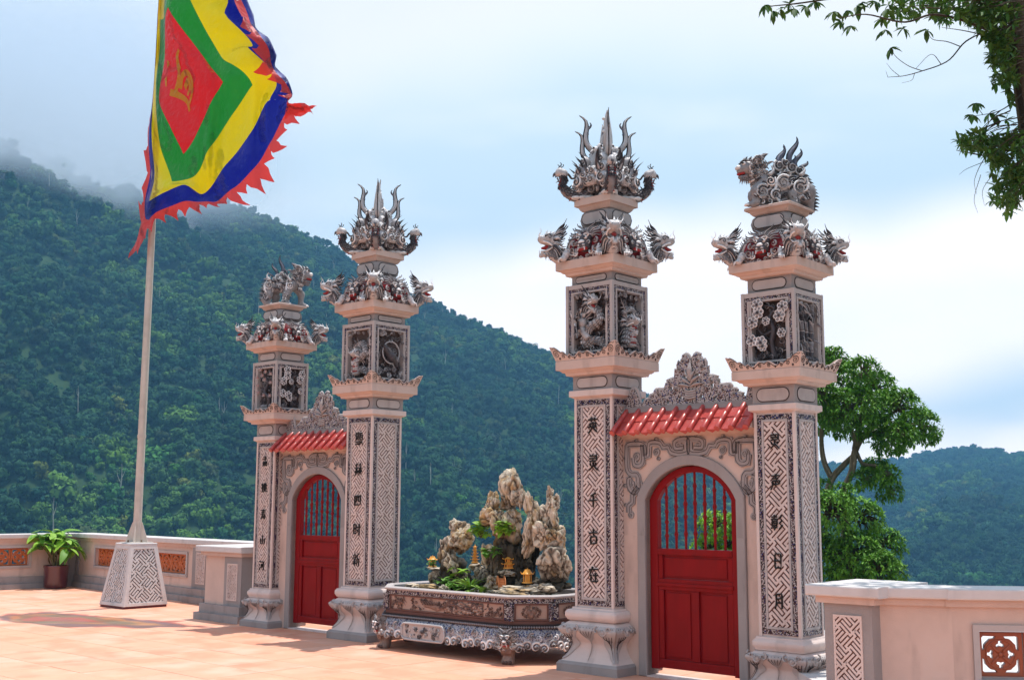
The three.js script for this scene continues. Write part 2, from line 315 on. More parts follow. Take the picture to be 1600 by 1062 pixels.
{
  // a few kinds of crowns: leaf sprays over lumpy cores
  const R = rng(11);
  const crown = (seed, tall) => {
    const r = rng(seed), parts = [], lobes = [];
    const nl = 6 + (r() * 4 | 0);
    for (let i = 0; i < nl; i++) { const a = r() * 6.28, q = 0.25 + r() * 0.42; lobes.push([Math.cos(a) * q, (0.1 + r() * 0.75) * tall, Math.sin(a) * q, 0.3 + r() * 0.22]); }
    lobes.push([0, 0.72 * tall, 0, 0.42]);
    const pos = [], nor = [], co = [];
    for (const [x, y, z, q] of lobes) {
      const core = ball(q * 0.72, [x, y, z], [1, 0.8, 1], 1);
      parts.push(col(core, [0.72, 0.74, 0.72]));
      for (let k = 0; k < 46; k++) {
        const d = V(r() - 0.5, r() * 1.1 - 0.42, r() - 0.5).normalize(), c = V(x, y, z).addScaledVector(d, q * (0.78 + 0.34 * r())), s = 0.09 + 0.08 * r();
        const t = V(r() - 0.5, r() - 0.5, r() - 0.5).cross(d).normalize(), b = d.clone().cross(t);
        const sh = 0.85 + 0.32 * r();
        const nn = d.clone().addScaledVector(V(r() - 0.5, r() - 0.3, r() - 0.5), 0.8).normalize();
        for (const [p, w] of [[-1, -0.5], [1, -0.5], [0, 1.1]]) { const v = c.clone().addScaledVector(t, s * p).addScaledVector(b, s * w).addScaledVector(d, -s * 0.35 * w); pos.push(v.x, v.y, v.z); nor.push(nn.x, nn.y, nn.z); co.push(sh, sh, sh * 0.9); }
      }
    }
    const g = new THREE.BufferGeometry();
    g.setAttribute('position', new THREE.Float32BufferAttribute(pos, 3));
    g.setAttribute('normal', new THREE.Float32BufferAttribute(nor, 3));
    g.setAttribute('color', new THREE.Float32BufferAttribute(co, 3));
    parts.push(norm(g));
    return merge(parts);
  };
  const kinds = [crown(1, 1), crown(2, 0.8), crown(3, 1.35), crown(4, 0.9), crown(5, 1.1)];
  const leaf = mk3([1, 1, 1], 0.85, { vertexColors: true, specularIntensity: 0.12 });
  const lists = kinds.map(() => []);
  let r = 262;
  while (r < 1330) {
    const step = 2.9 + r / 400;
    const A0 = -31, A1 = 31, da = step / r / D2R;
    for (let a = A0; a < A1; a += da) {
      const rr = r + (R() - 0.5) * step * 1.1, aa = (a + (R() - 0.5) * da * 0.9) * D2R, x = Math.sin(aa) * rr, z = -Math.cos(aa) * rr;
      if (R() < 0.015) continue;
      const el1 = ridge(R1, a), far = rr > T1 + 14 && a < 7;
      if (far || (rr < 420 && a > 17)) continue;
      const y = landHeight(x, z);
      if (y < -57 && rr > 330) continue;
      if (Math.atan2(y + 9 - 1.6, rr) < -0.1) continue;
      const big = Math.pow(R(), 1.7), s = (1.7 + 2.1 * big) * (R() < 0.03 && Math.abs(rr - T1) > 60 && rr < 1150 ? 1.6 : 1) * (0.88 + rr / 2600) * (rr > T1 - 25 && rr < T1 + 25 ? 0.62 : 1);
      const patch = fbm(x / 55, z / 55, 4.4, 3);
      const t = R(), young = sstep(0.1, 0.32, patch + 0.28 * (R() - 0.5)), dark = sstep(0.05, 0.4, -patch);
      const hue = R(), c = [lerp(0.022, 0.068, young) * (0.7 + 0.6 * t) * (hue > 0.93 ? 1.7 : hue < 0.1 ? 0.7 : 1), lerp(0.066, 0.148, young) * (0.75 + 0.5 * t), lerp(0.030, 0.030, young) * (0.7 + 0.6 * R())].map((q) => q * (1 - 0.36 * dark));
      lists[R() * kinds.length | 0].push([x, y - 0.6 + s * 0.35, z, R() * 6.28, s, s * (0.85 + 0.5 * R()), c]);
    }
    r += step * 0.86;
  }
  const m = new THREE.Matrix4(), cc = new THREE.Color();
  const wood = new THREE.Group(); wood.name = numbered('forest'); scene.add(wood);
  tag(wood, 'dense green forest covering the hillsides behind the terrace', 'forest', null, 'stuff');
  lists.forEach((L, k) => {
    const im = new THREE.InstancedMesh(kinds[k], leaf, L.length);
    L.forEach(([x, y, z, ro, s, sy, c], i) => { im.setMatrixAt(i, m.copy(M4([x, y, z], [0, ro, 0], [s, sy, s]))); im.setColorAt(i, cc.setRGB(...c)); });
    im.name = 'crowns';
    im.castShadow = im.receiveShadow = true;
    wood.add(im);
    im.userData.kind = 'stuff';
  });
  // pale bare trunks among the crowns
  const S = [];
  const snag = merge([tube([[0, 0, 0], [0.1, 3, 0.05], [-0.1, 6, 0], [0.05, 9.5, 0.1]], [0.2, 0.17, 0.12, 0.04], 5), tube([[0, 5, 0], [0.8, 6.6, 0.2], [1.1, 8.2, 0.3]], [0.09, 0.06, 0.02], 4), tube([[0, 6, 0], [-0.7, 7.2, 0.2], [-1.0, 8.8, 0]], [0.08, 0.05, 0.02], 4)]);
  for (let i = 0; i < 95; i++) { const a = (-25 + 40 * R()) * D2R, q = 290 + 480 * R(), x = Math.sin(a) * q, z = -Math.cos(a) * q, y = landHeight(x, z); if (y > -50) S.push([x, y, z, R() * 6.28, 0.7 + 0.6 * R()]); }
  const im = new THREE.InstancedMesh(snag, mk3([0.36, 0.35, 0.30], 0.9), S.length);
  S.forEach(([x, y, z, ro, s], i) => im.setMatrixAt(i, m.copy(M4([x, y, z], [0.05, ro, 0.04], s))));
  im.name = 'bare_trunks';
  scene.add(im);
  tag(im, 'pale bare trunks standing among the hillside crowns', 'trees', null, 'stuff');
}
{
  // low cloud lying on the hilltop at the left: shells of thin vapour, thickest at their core
  const N = 256, d = new Uint8Array(N * N * 4);
  for (let j = 0; j < N; j++) for (let i = 0; i < N; i++) {
    const u = (i + 0.5) / N, v = (j + 0.5) / N, e = Math.min(u, 1 - u) * 5, f = v;
    const n = 0.5 + 0.62 * fbm(u * 7, v * 3, 2.2, 5);
    const a = 0.86 * sstep(0.0, 0.30, f * 1.25 + (n - 0.5) * 0.3) * sstep(0, 1, e) * sstep(0.0, 0.55, 1 - v + (n - 0.5) * 0.3);
    const o = (j * N + i) * 4; d[o] = d[o + 1] = d[o + 2] = a * 255; d[o + 3] = 255;
  }
  const t = new THREE.DataTexture(d, N, N); t.magFilter = THREE.LinearFilter; t.needsUpdate = true;
  const mat = new THREE.MeshPhysicalMaterial({ color: new THREE.Color().setRGB(0.60, 0.69, 0.80), roughness: 1, transmission: 0.5, thickness: 0, specularIntensity: 0, alphaMap: t, transparent: true, depthWrite: false, side: THREE.DoubleSide });
  const shells = [];
  for (const [rad, lo, hi, a0, a1, s] of [[690, 12.2, 27, -50, -8.5, 0], [640, 13.2, 26, -54, -11.0, 1.7], [590, 13.9, 26, -56, -13, 3.9]]) {
    const pos = [], uv = [], idx = [], nu = 30, nv = 14;
    for (let j = 0; j <= nv; j++) for (let i = 0; i <= nu; i++) {
      const u = i / nu, v = j / nv, a = lerp(a0, a1, u) * D2R, el = lerp(lo, hi, v) * D2R;
      const rr = rad + 8 * fbm(u * 4 + s, v * 2, s, 2) + 60 * v;
      pos.push(Math.sin(a) * rr, Math.tan(el) * rr + 1.6 + 10 * fbm(u * 5, s, 2, 3), -Math.cos(a) * rr); uv.push(s ? 1 - u : u, v);
    }
    for (let j = 0; j < nv; j++) for (let i = 0; i < nu; i++) { const a = j * (nu + 1) + i; idx.push(a, a + 1, a + nu + 1, a + 1, a + nu + 2, a + nu + 1); }
    const g = new THREE.BufferGeometry();
    g.setAttribute('position', new THREE.Float32BufferAttribute(pos, 3)); g.setAttribute('uv', new THREE.Float32BufferAttribute(uv, 2)); g.setIndex(idx); g.computeVertexNormals();
    { const nn = g.attributes.normal; for (let i = 0; i < nn.count; i++) { const x = pos[i * 3], z = pos[i * 3 + 2], l = Math.hypot(x, z); nn.setXYZ(i, -x / l * 0.55, 0.83, -z / l * 0.55); } } shells.push(norm(g));
  }
  const c = new THREE.Mesh(merge(shells), mat);
  c.name = 'cloud_bank'; c.castShadow = false;
  scene.add(c);
  tag(c, 'low grey cloud lying over the hilltop behind the flag', 'cloud', null, 'stuff');
}
// ---------------------------------------------------------------- terrace floor
const inShot = (p, m = 1.04) => { const q = p.clone().applyMatrix4(camera.matrixWorldInverse); if (q.z > -0.5) return false; q.applyMatrix4(camera.projectionMatrix); return Math.abs(q.x) < m && Math.abs(q.y) < m; };
camera.updateMatrixWorld(); camera.updateProjectionMatrix();
{
  const f = thing('floor', 'terracotta tiled terrace floor', '', [G0.x, 0, G0.z], -PHI);
  delete f.userData.category; delete f.userData.label;
  tag(f, 'sunlit terracotta tiled terrace in front of the gate', null, null, 'structure');
  mk('slab', [span(-14.9, 3.2, -0.4, -0.005, -2.1, 16), span(3.202, 16, -0.4, -0.005, -7.5, 16)], mk3([0.30, 0.20, 0.15], 0.95, { map: plasterTex }), f);
  const mott = tex(1024, (u, v) => {
    const a = tfbm(u, v, 4, 201, 6), b = tfbm(u, v, 14, 231, 4), w = sstep(0.40, 0.66, a + 0.25 * (b - 0.45)), s = sstep(0.60, 0.74, tfbm(u, v, 6, 261, 5)), sp = tnoise(u * 220, v * 220, 220, 7) > 0.93 ? 0.9 : 1;
    return [lerp(0.87, 0.89, w), lerp(0.64, 0.69, w) - 0.05 * s, lerp(0.535, 0.60, w) - 0.05 * s].map((q) => q * (sp < 1 ? 0.95 : 1) * (0.96 + 0.07 * b));
  }, 3.4, true);
  const bumpT = tex(256, (u, v) => 0.6 * tfbm(u, v, 6, 311, 5) + 0.4 * tfbm(u, v, 40, 320, 2), 0.8);
  const mats = [];
  for (let k = 0; k < 8; k++) { const t = mott.clone(); t.offset.set(k * 0.377 % 1, k * 0.613 % 1); t.needsUpdate = true; const q = 0.95 + 0.008 * ((k * 5) % 8); mats.push(mk3([q, q * (0.985 + 0.004 * (k % 5)), q * (0.975 + 0.006 * (k % 4))], 0.62, { map: t, bumpMap: bumpT, bumpScale: 0.0015 })); }
  const S = 0.6, r = rng(5), cells = [];
  const geo = boxUV(norm(bevelBox(S - 0.007, S - 0.007, 0.02, 0.003).rotateX(-Math.PI / 2)));
  for (let i = -25; i < 12; i++) for (let j = -3; j < 16; j++) {
    const d = (i + 0.5) * S + 0.1, n = (j + 0.5) * S + 0.03;
    if (n < -1.95 || d < -14.8) continue;
    const p = gp(d, 0, n);
    cells.push([d, n, p.distanceTo(camera.position), [[0, 0], [-1, -1], [1, 1], [1, -1], [-1, 1]].some(([a, b]) => inShot(gp(d + a * S / 2, 0, n + b * S / 2), 1)), r()]);
  }
  cells.sort((a, b) => (b[3] - a[3]) || a[2] - b[2]);
  const rest = [];
  cells.forEach(([d, n, , see, q], k) => {
    const turn = (q * 977 | 0) % 4 * Math.PI / 2, y = -0.011 + (q - 0.5) * 0.002, tilt = (q * 131 % 1 - 0.5) * 0.002;
    if (k < 300 && see) { const m = new THREE.Mesh(geo, mats[(q * 8) | 0]); m.name = 'floor_tile'; m.receiveShadow = m.castShadow = true; m.position.set(d, y, n); m.rotation.set(tilt, turn, -tilt); f.add(m); }
    else rest.push(geo.clone().applyMatrix4(M4([d, y, n], [0, turn, 0])));
  });
  const m = mk('floor_tiles', rest, mats[1], f);
  m.userData.kind = 'stuff';
}

// ---------------------------------------------------------------- fretwork panels
// key-fret of swastika-like meanders and bundles of bars, turned by 45 degrees and cut to a rectangle or trapezium
const fretSegs = (() => {
  const out = [];
  for (let i = -40; i <= 40; i++) for (let j = -40; j <= 40; j++) {
    const x = 4 * i + 2 * j, y = 2 * i - 4 * j;
    if (Math.abs(x) > 70 || Math.abs(y) > 70) continue;
    out.push([x - 1, y, x + 1, y], [x, y - 1, x, y + 1], [x, y + 1, x + 4, y + 1], [x + 1, y, x + 1, y - 4]);
    if ((i + j) & 1) for (let k = 0; k < 3; k++) out.push([x + k, y + 1 + (k & 1), x + k, y + 4 + (k & 1)]);
    else for (let k = 0; k < 3; k++) out.push([x - 1 + (k & 1), y + 2 + k, x + 2 + (k & 1), y + 2 + k]);
  }
  return out;
})();
function clipPoly(poly, region) { // region: convex, counter-clockwise
  let P = poly;
  for (let i = 0; i < region.length && P.length; i++) {
    const [ax, ay] = region[i], [bx, by] = region[(i + 1) % region.length], side = (p) => (bx - ax) * (p[1] - ay) - (by - ay) * (p[0] - ax), Q = [];
    for (let k = 0; k < P.length; k++) { const a = P[k], b = P[(k + 1) % P.length], sa = side(a), sb = side(b); if (sa >= 0) Q.push(a); if ((sa >= 0) !== (sb >= 0)) { const t = sa / (sa - sb); Q.push([a[0] + t * (b[0] - a[0]), a[1] + t * (b[1] - a[1])]); } }
    P = Q;
  }
  return P;
}
function fret(region, unit, depth, z = 0, wid = 0.56) {
  const pos = [], idx = [], c = Math.SQRT1_2 * unit, h = wid / 2;
  let xs = region.map((p) => p[0]), ys = region.map((p) => p[1]);
  const x0 = Math.min(...xs) - unit, x1 = Math.max(...xs) + unit, y0 = Math.min(...ys) - unit, y1 = Math.max(...ys) + unit, cx = (x0 + x1) / 2, cy = (y0 + y1) / 2;
  for (const [a, b, e, f] of fretSegs) {
    const hor = b === f, q = hor ? [[Math.min(a, e) - h, b - h], [Math.max(a, e) + h, b - h], [Math.max(a, e) + h, b + h], [Math.min(a, e) - h, b + h]] : [[a - h, Math.min(b, f) - h], [a + h, Math.min(b, f) - h], [a + h, Math.max(b, f) + h], [a - h, Math.max(b, f) + h]];
    const w = q.map(([x, y]) => [cx + (x - y) * c, cy + (x + y) * c]);
    if (w.every((p) => p[0] < x0) || w.every((p) => p[0] > x1) || w.every((p) => p[1] < y0) || w.every((p) => p[1] > y1)) continue;
    const P = clipPoly(w, region);
    if (P.length < 3) continue;
    const s = pos.length / 3, n = P.length;
    for (const [x, y] of P) pos.push(x, y, z + depth + (hor ? 0.0004 : 0));
    for (let k = 1; k + 1 < n; k++) idx.push(s, s + k, s + k + 1);
    for (let k = 0; k < n; k++) { const p = P[k], r = P[(k + 1) % n], t = pos.length / 3; pos.push(p[0], p[1], z + depth, r[0], r[1], z + depth, r[0], r[1], z, p[0], p[1], z); idx.push(t, t + 2, t + 1, t, t + 3, t + 2); }
  }
  const g = new THREE.BufferGeometry();
  g.setAttribute('position', new THREE.Float32BufferAttribute(pos, 3));
  g.setIndex(idx);
  return toCreasedNormals(g, 0.3);
}
const rect = (x0, x1, y0, y1) => [[x0, y0], [x1, y0], [x1, y1], [x0, y1]];

// ---------------------------------------------------------------- parapet walls with pierced ceramic tiles
const ventGeo = (() => {
  const h = 0.158, holes = [];
  for (let k = 0; k < 4; k++) {
    const a = k * Math.PI / 2, ro = ([x, y]) => [x * Math.cos(a) - y * Math.sin(a), x * Math.sin(a) + y * Math.cos(a)];
    const tre = [];
    for (let i = 0; i < 18; i++) { const t = i / 18 * 6.283, q = 0.021 + 0.009 * Math.cos(3 * t + Math.PI / 2 * 1); tre.push(ro([Math.cos(t) * q * 1.15, 0.072 + Math.sin(t) * q])); }
    holes.push(tre.reverse());
    holes.push([[0.028, 0.128], [0.118, 0.13], [0.13, 0.118], [0.128, 0.028], [0.113, 0.04], [0.108, 0.07], [0.094, 0.084], [0.084, 0.096], [0.068, 0.109], [0.04, 0.113]].map(ro));
  }
  const petals = [];
  for (let k = 0; k < 4; k++) { const a = k * Math.PI / 2 + Math.PI / 4; petals.push(tube([[0.02 * Math.cos(a), 0.02 * Math.sin(a), 0.022], [0.1 * Math.cos(a), 0.1 * Math.sin(a), 0.022]], [0.013, 0.008], 6)); }
  return merge([extrude([[-h, -h], [h, -h], [h, h], [-h, h]], 0.044, -0.022, holes, 0.004), ...petals, new THREE.TorusGeometry(0.104, 0.008, 5, 24).translate(0, 0, 0.021), new THREE.SphereGeometry(0.02, 8, 6).scale(1, 1, 0.5).translate(0, 0, 0.022)]);
})();
boxUV(ventGeo);
const ventTile = (parent, x, y, z, k) => { const m = new THREE.Mesh(ventGeo, MAT.glaze); m.name = 'vent_tile'; m.castShadow = m.receiveShadow = true; m.position.set(x, y, z); m.rotation.z = (k % 4) * Math.PI / 2; parent.add(m); };
// one straight run; local x along it, z towards the terrace. vent: [x0, count] ; y levels as the other runs
function run(o, L, vent, ends = [0, 0], lv = [0.418, 0.745]) {
  const T = 0.2, [v0, v1] = lv;
  const body = [];
  if (vent) {
    const a = vent[0], b = vent[0] + vent[1] * 0.323 + 0.004;
    body.push(span(0, L, 0.2, v0, -T, 0), span(0, L, v1, 0.87, -T, 0), span(0, a, v0, v1, -T, 0), span(b, L, v0, v1, -T, 0));
    mk('vent_frame', [ringRect(b - a + 0.09, v1 - v0 + 0.09, 0.045, 0.022, 0.002, (a + b) / 2, (v0 + v1) / 2), span(a - 0.02, b + 0.02, v0 - 0.018, v0 + 0.003, -0.1, 0.036)], MAT.greyLight, o);
    for (let k = 0; k < vent[1]; k++) ventTile(o, a + 0.1635 + k * 0.323, (v0 + v1) / 2, -0.07, k);
  } else body.push(span(0, L, 0.2, 0.87, -T, 0));
  mk('wall', body, MAT.plaster, o);
  mk('base_step', [span(ends[0], L - ends[1], 0, 0.095, -T, 0.11), span(ends[0], L - ends[1], 0.095, 0.215, -T, 0.055)], MAT.grey, o);
  mk('moulding', span(ends[0], L - ends[1], 0.868, 0.922, -T - 0.03, 0.04), MAT.plaster, o);
  mk('cap', bevelBox(L - ends[0] - ends[1], 0.08, T + 0.21, 0.012).translate((L + ends[0] - ends[1]) / 2, 0.96, -T / 2), MAT.cap, o);
}
const place = (name, label, cat, a, b) => thing(name, label, cat, [a.x, 0, a.z], -Math.atan2(b.z - a.z, b.x - a.x));
function pierPanel(o, cx, cy, w, h, z, unit) {
  mk('panel_frame', ringRect(w + 0.03, h + 0.03, 0.015, 0.012, z, cx, cy), MAT.pale, o);
  mk('panel_ground', span(cx - w / 2, cx + w / 2, cy - h / 2, cy + h / 2, z - 0.004, z + 0.002), MAT.groove, o);
  mk('fretwork', fret(rect(cx - w / 2, cx + w / 2, cy - h / 2, cy + h / 2), unit, 0.009, z + 0.001, 0.6), MAT.pale, o);
}
{
  const a = gp(-14.3, 0, 3.2), c = gp(-14.3, 0, -1.78);
  const o = place('parapet_wall', 'low pink parapet at the far left behind the potted plant', 'parapet', a, c);
  run(o, 4.98, [0.82, 10], [0, 0.002]);
  mk('pier', span(4.81, 4.975, 0.215, 0.868, -0.02, 0.03), MAT.grey, o);
}
{
  const a = gp(-14.3, 0, -1.78), c = gp(-6.4, 0, -1.16), L = a.distanceTo(c);
  const o = place('parapet_wall', 'long low parapet with orange pierced tiles behind the flagpole pedestal', 'parapet', a, c);
  run(o, L, [0.905, 11], [0, 0]);
  mk('pier', [span(0.003, 0.16, 0.215, 0.868, -0.02, 0.028), span(4.72, 5.30, 0.215, 0.868, -0.1, 0.04)], MAT.grey, o);
  mk('pier_base', [span(4.66, 5.36, 0.002, 0.1, -0.1, 0.17), span(4.69, 5.33, 0.1, 0.222, -0.1, 0.1)], MAT.grey, o);
  pierPanel(o, 5.01, 0.545, 0.27, 0.47, 0.04, 0.03);
}
function block(o, d0, d1, dp, n0, n1, yl) { // d0..dp recessed pink, dp..d1 grey pier
  mk('wall', span(d0, dp, 0.2, 0.87, n0, n1 - 0.03), MAT.plaster, o);
  mk('pier', span(dp, d1, 0.2, 0.869, n0 - 0.002, n1), MAT.grey, o);
  mk('base_step', [span(d0 - 0.1, dp - 0.04, 0, 0.095, n0, n1 + 0.08), span(dp - 0.042, d1 + 0.11, 0, 0.097, n0 - 0.004, n1 + 0.11), span(d0 - 0.05, dp - 0.02, 0.095, 0.213, n0, n1 + 0.025), span(dp - 0.022, d1 + 0.055, 0.097, 0.215, n0 - 0.004, n1 + 0.055)], MAT.grey, o);
  mk('moulding', [span(d0 - 0.04, d1 + 0.04, 0.869, 0.922, n0 - 0.02, n1 + 0.035)], MAT.plaster, o);
  mk('cap', bevelBox(d1 - d0 + 0.2, 0.08, n1 - n0 + 0.18, 0.012).translate((d0 + d1) / 2, 0.962, (n0 + n1) / 2), MAT.cap, o);
  pierPanel(o, (dp + d1) / 2, yl, Math.min(0.21, (d1 - dp) * 0.52), 0.46, n1, 0.028);
}
{
  const o = thing('parapet_end', 'parapet end block with fretwork panel beside the leftmost gate pillar', 'parapet', [G0.x, 0, G0.z], -PHI);
  block(o, -7.12, -6.22, -6.62, -1.3, 0, 0.53);
}
{
  const o = thing('parapet_end', 'parapet end block with fretwork panel beside the rightmost gate pillar', 'parapet', [G0.x, 0, G0.z], -PHI);
  block(o, 2.79, 3.18, 2.80, 0.25, 0.965, 0.54);
}
{
  const q = (x, z) => V(x, 0, z), A = q(2.66, -8.775), B = q(3.235, -8.625), C = q(7.2, -8.26);
  const o1 = place('parapet_wall', 'plain pink parapet section between the right end block and the bend', 'parapet', A, B);
  run(o1, A.distanceTo(B), null, [0, 0.0]);
  const o2 = place('parapet_wall', 'low parapet with pierced orange tile at the right edge', 'parapet', B, C);
  run(o2, B.distanceTo(C), [0.185, 9], [-0.05, 0], [0.348, 0.695]); o2.children.forEach((m) => { if (m.name !== 'vent_tile') m.position.y -= 0.003; else m.material = MAT.glazeShaded; });
}
{
  // pale concrete apron outside the right-hand parapet, seen through the pierced tiles
  tag(mk('apron', box(6, 0.12, 4.4, 5.4, 0.16, -10.9), MAT.cap), 'pale concrete apron behind the right parapet', null, null, 'structure');
}
// ---------------------------------------------------------------- carvings: dragons, lion masks, phoenixes, guardian beasts
const CW = [0.80, 0.78, 0.78], CL = [0.50, 0.48, 0.485], CM = [0.25, 0.235, 0.245], CD = [0.075, 0.068, 0.076], CK = [0.035, 0.03, 0.035], CR = [0.34, 0.03, 0.03], CB = [0.13, 0.14, 0.19];
const shade = (g, c, v = 0.16, s = 1) => { norm(g); const a = g.attributes.color.array, p = g.attributes.position.array; const R = rng(s + (p[0] * 9973 | 0) + (p[1] * 7919 | 0)); const k = 1 + (R() - 0.5) * 2 * v; for (let i = 0; i < a.length; i += 3) { const q = k * (1 + (hash2(p[i] * 61 | 0, p[i + 1] * 61 | 0, (p[i + 2] * 61 | 0) + 3) - 0.5) * 0.35); a[i] = c[0] * q; a[i + 1] = c[1] * q; a[i + 2] = c[2] * q; } return g; };
const mirrorZ = (g) => { const h = g.clone(); h.applyMatrix4(new THREE.Matrix4().makeScale(1, 1, -1)); const ix = h.index.array; for (let i = 0; i < ix.length; i += 3) { const t = ix[i]; ix[i] = ix[i + 1]; ix[i + 1] = t; } return h; };
const both = (list) => { const m = merge(list); return merge([m, mirrorZ(m)]); };
// scales along a tube: little overlapping plates on its back
function scales(pts, rad, rows, cols, size, c, arc = 1.9, up0 = 0) {
  const curve = new THREE.CatmullRomCurve3(pts.map((p) => V(...p)), false, 'centripetal'), out = [];
  for (let i = 0; i < rows; i++) {
    const t = (i + 0.5) / rows, p = curve.getPoint(t), tg = curve.getTangent(t), u = V(0, 1, 0).addScaledVector(tg, -tg.y).normalize(), s = u.clone().cross(tg);
    const f = t * (rad.length - 1), k = Math.min(rad.length - 2, f | 0), r = lerp(rad[k], rad[k + 1], f - k);
    for (let j = 0; j < cols; j++) {
      const a = up0 + ((j + (i & 1) * 0.5) / (cols - 0.5) - 0.5) * 2 * arc, n = u.clone().multiplyScalar(Math.cos(a)).addScaledVector(s, Math.sin(a));
      const b = p.clone().addScaledVector(n, r * 0.96), e = b.clone().addScaledVector(tg, -size).addScaledVector(n, size * 0.55);
      out.push(shade(tube([b.clone().addScaledVector(tg, size * 0.4), b.clone().lerp(e, 0.5).addScaledVector(n, size * 0.1), e], [size * 0.5, size * 0.42, 0.001], 4, 0.5, 2), c, 0.3, i * 7 + j));
    }
  }
  return out;
}
const wave = (base, tip, amp, n, plane) => { const A = V(...base), B = V(...tip), P = V(...plane), o = []; for (let i = 0; i <= n; i++) { const t = i / n; o.push(A.clone().lerp(B, t).addScaledVector(P, Math.sin(t * Math.PI * 2 * 0.95) * amp * (0.5 + 0.5 * t))); } return o; };
const flame = (base, tip, r, amp, plane, c = CM) => { const p = wave(base, tip, amp, 6, plane); return [shade(tube(p, [r, r * 1.05, r * 0.85, r * 0.6, r * 0.3, 0.001], 6, 0.55, 14), c, 0.12), col(tube(p.map((q, i) => q.clone().add(V(0, 0, 0)).multiplyScalar(1.0)), [r * 0.35, r * 0.4, r * 0.3, 0.002], 4, 1.75, 10), CK)]; };

// head of a dragon, looking along +x, origin at the nape; s = size
function dragonHead(open = 0.5) {
  const o = [], h = [];
  o.push(shade(blobs([[[0, 0.0, 0], [0.05, 0.02, 0], 0.042, 0.046], [[0.05, 0.02, 0], [0.105, 0.012, 0], 0.034, 0.026], [[0.10, 0.016, 0.014], [0.118, 0.020, 0.016], 0.018, 0.016], [[0.10, 0.016, -0.014], [0.118, 0.020, -0.016], 0.018, 0.016], [[0.118, 0.012, 0], [0.13, 0.012, 0], 0.016, 0.012], [[0.045, 0.044, 0.026], [0.07, 0.046, 0.03], 0.017, 0.014], [[0.045, 0.044, -0.026], [0.07, 0.046, -0.03], 0.017, 0.014]], [-0.05, -0.06, -0.07], [0.15, 0.08, 0.07], 34, 0.008), CL, 0.1));
  o.push(shade(blobs([[[0.01, -0.03, 0], [0.06, -0.05 - 0.02 * open, 0], 0.026, 0.022], [[0.06, -0.05 - 0.02 * open, 0], [0.105, -0.05 - 0.035 * open, 0], 0.021, 0.016]], [-0.05, -0.13, -0.05], [0.15, 0.02, 0.05], 24, 0.006), CL, 0.1));
  o.push(col(tube([[0.02, -0.016, 0], [0.07, -0.02 - 0.014 * open, 0], [0.108, -0.022 - 0.018 * open, 0]], [0.02, 0.017, 0.006], 6), CR));
  for (let i = 0; i < 5; i++) { const x = 0.06 + i * 0.014; h.push(col(spike([x, 0.000, 0.026 - i * 0.003], [x + 0.004, -0.016, 0.026 - i * 0.003], 0.004, 0, [1, 0, 0], 1, 4), CW), col(spike([x, -0.045 - 0.03 * open, 0.02 - i * 0.002], [x + 0.002, -0.028 - 0.024 * open, 0.02 - i * 0.002], 0.004, 0, [1, 0, 0], 1, 4), CW)); }
  h.push(col(new THREE.TorusGeometry(0.0165, 0.006, 5, 12).rotateY(0.35).translate(0.072, 0.034, 0.034), CK), col(ball(0.0145, [0.074, 0.034, 0.032]), CW), col(ball(0.009, [0.082, 0.036, 0.041]), CK), shade(ball(0.017, [0.122, 0.024, 0.015]), CW), col(ball(0.006, [0.134, 0.02, 0.018]), CK), shade(tube([[0.10, -0.004, 0.03], [0.06, -0.012, 0.044], [0.02, -0.03, 0.046]], 0.007, 5), CW), shade(tube([[0.105, -0.075, 0.018], [0.06, -0.068, 0.03], [0.015, -0.04, 0.038]], 0.006, 5), CW));
  h.push(...curl(0.052, 0.03, 0.046, 0.02, 1.1, 0.006, 1, 0.3, 4) ? [shade(curl(0.052, 0.03, 0.046, 0.022, 1.1, 0.006, 1, 0.3, 4), CD)] : []);
  h.push(shade(tube([[0.02, 0.05, 0.022], [-0.02, 0.085, 0.032], [-0.055, 0.095, 0.036], [-0.08, 0.122, 0.04]], [0.010, 0.009, 0.007, 0.001], 5), CW));
  h.push(shade(tube([[-0.035, 0.09, 0.034], [-0.04, 0.118, 0.04]], [0.006, 0.001], 4), CW));
  h.push(shade(tube([[0.015, 0.02, 0.042], [-0.012, 0.026, 0.066], [-0.04, 0.016, 0.078]], [0.012, 0.014, 0.001], 5, 0.5), CL));
  h.push(shade(tube([[0.12, 0.012, 0.02], [0.14, 0.03, 0.04], [0.125, 0.06, 0.055], [0.14, 0.085, 0.06]], [0.005, 0.004, 0.003, 0.001], 4), CW));
  const R = rng(77);
  for (let i = 0; i < 16; i++) { const a = -1.25 + i * 0.17, q = 0.75 + 0.5 * R(), z = 0.018 + 0.028 * R(), bx = -0.005 + 0.02 * Math.cos(a), by = 0.048 * Math.sin(a); h.push(...flame([bx, by, z], [bx - 0.11 * q * Math.cos(a * 0.75), by + 0.105 * q * Math.sin(a), z + 0.035 + 0.03 * R()], 0.0125, 0.016, [0, 0.7, 0.5], i & 1 ? CD : CL)); }
  for (let i = 0; i < 5; i++) h.push(shade(spike([0.03 + i * 0.018, -0.062 - 0.012 * open, 0.014], [0.02 + i * 0.012, -0.105 - 0.02 * (i & 1), 0.02 + 0.006 * i], 0.008, 0.15, [-1, 0, 0]), i & 1 ? CM : CL));
  o.push(...both(h) ? [both(h)] : []);
  for (let i = 0; i < 6; i++) o.push(shade(spike([0.085 - i * 0.022, 0.05 + (i > 2 ? 0.002 : 0), 0], [0.065 - i * 0.03, 0.088 - 0.002 * i, 0], 0.009, 0.1), CW));
  return merge(o);
}
const DHEAD = dragonHead(1.5).scale(0.9, 1.06, 1.08);
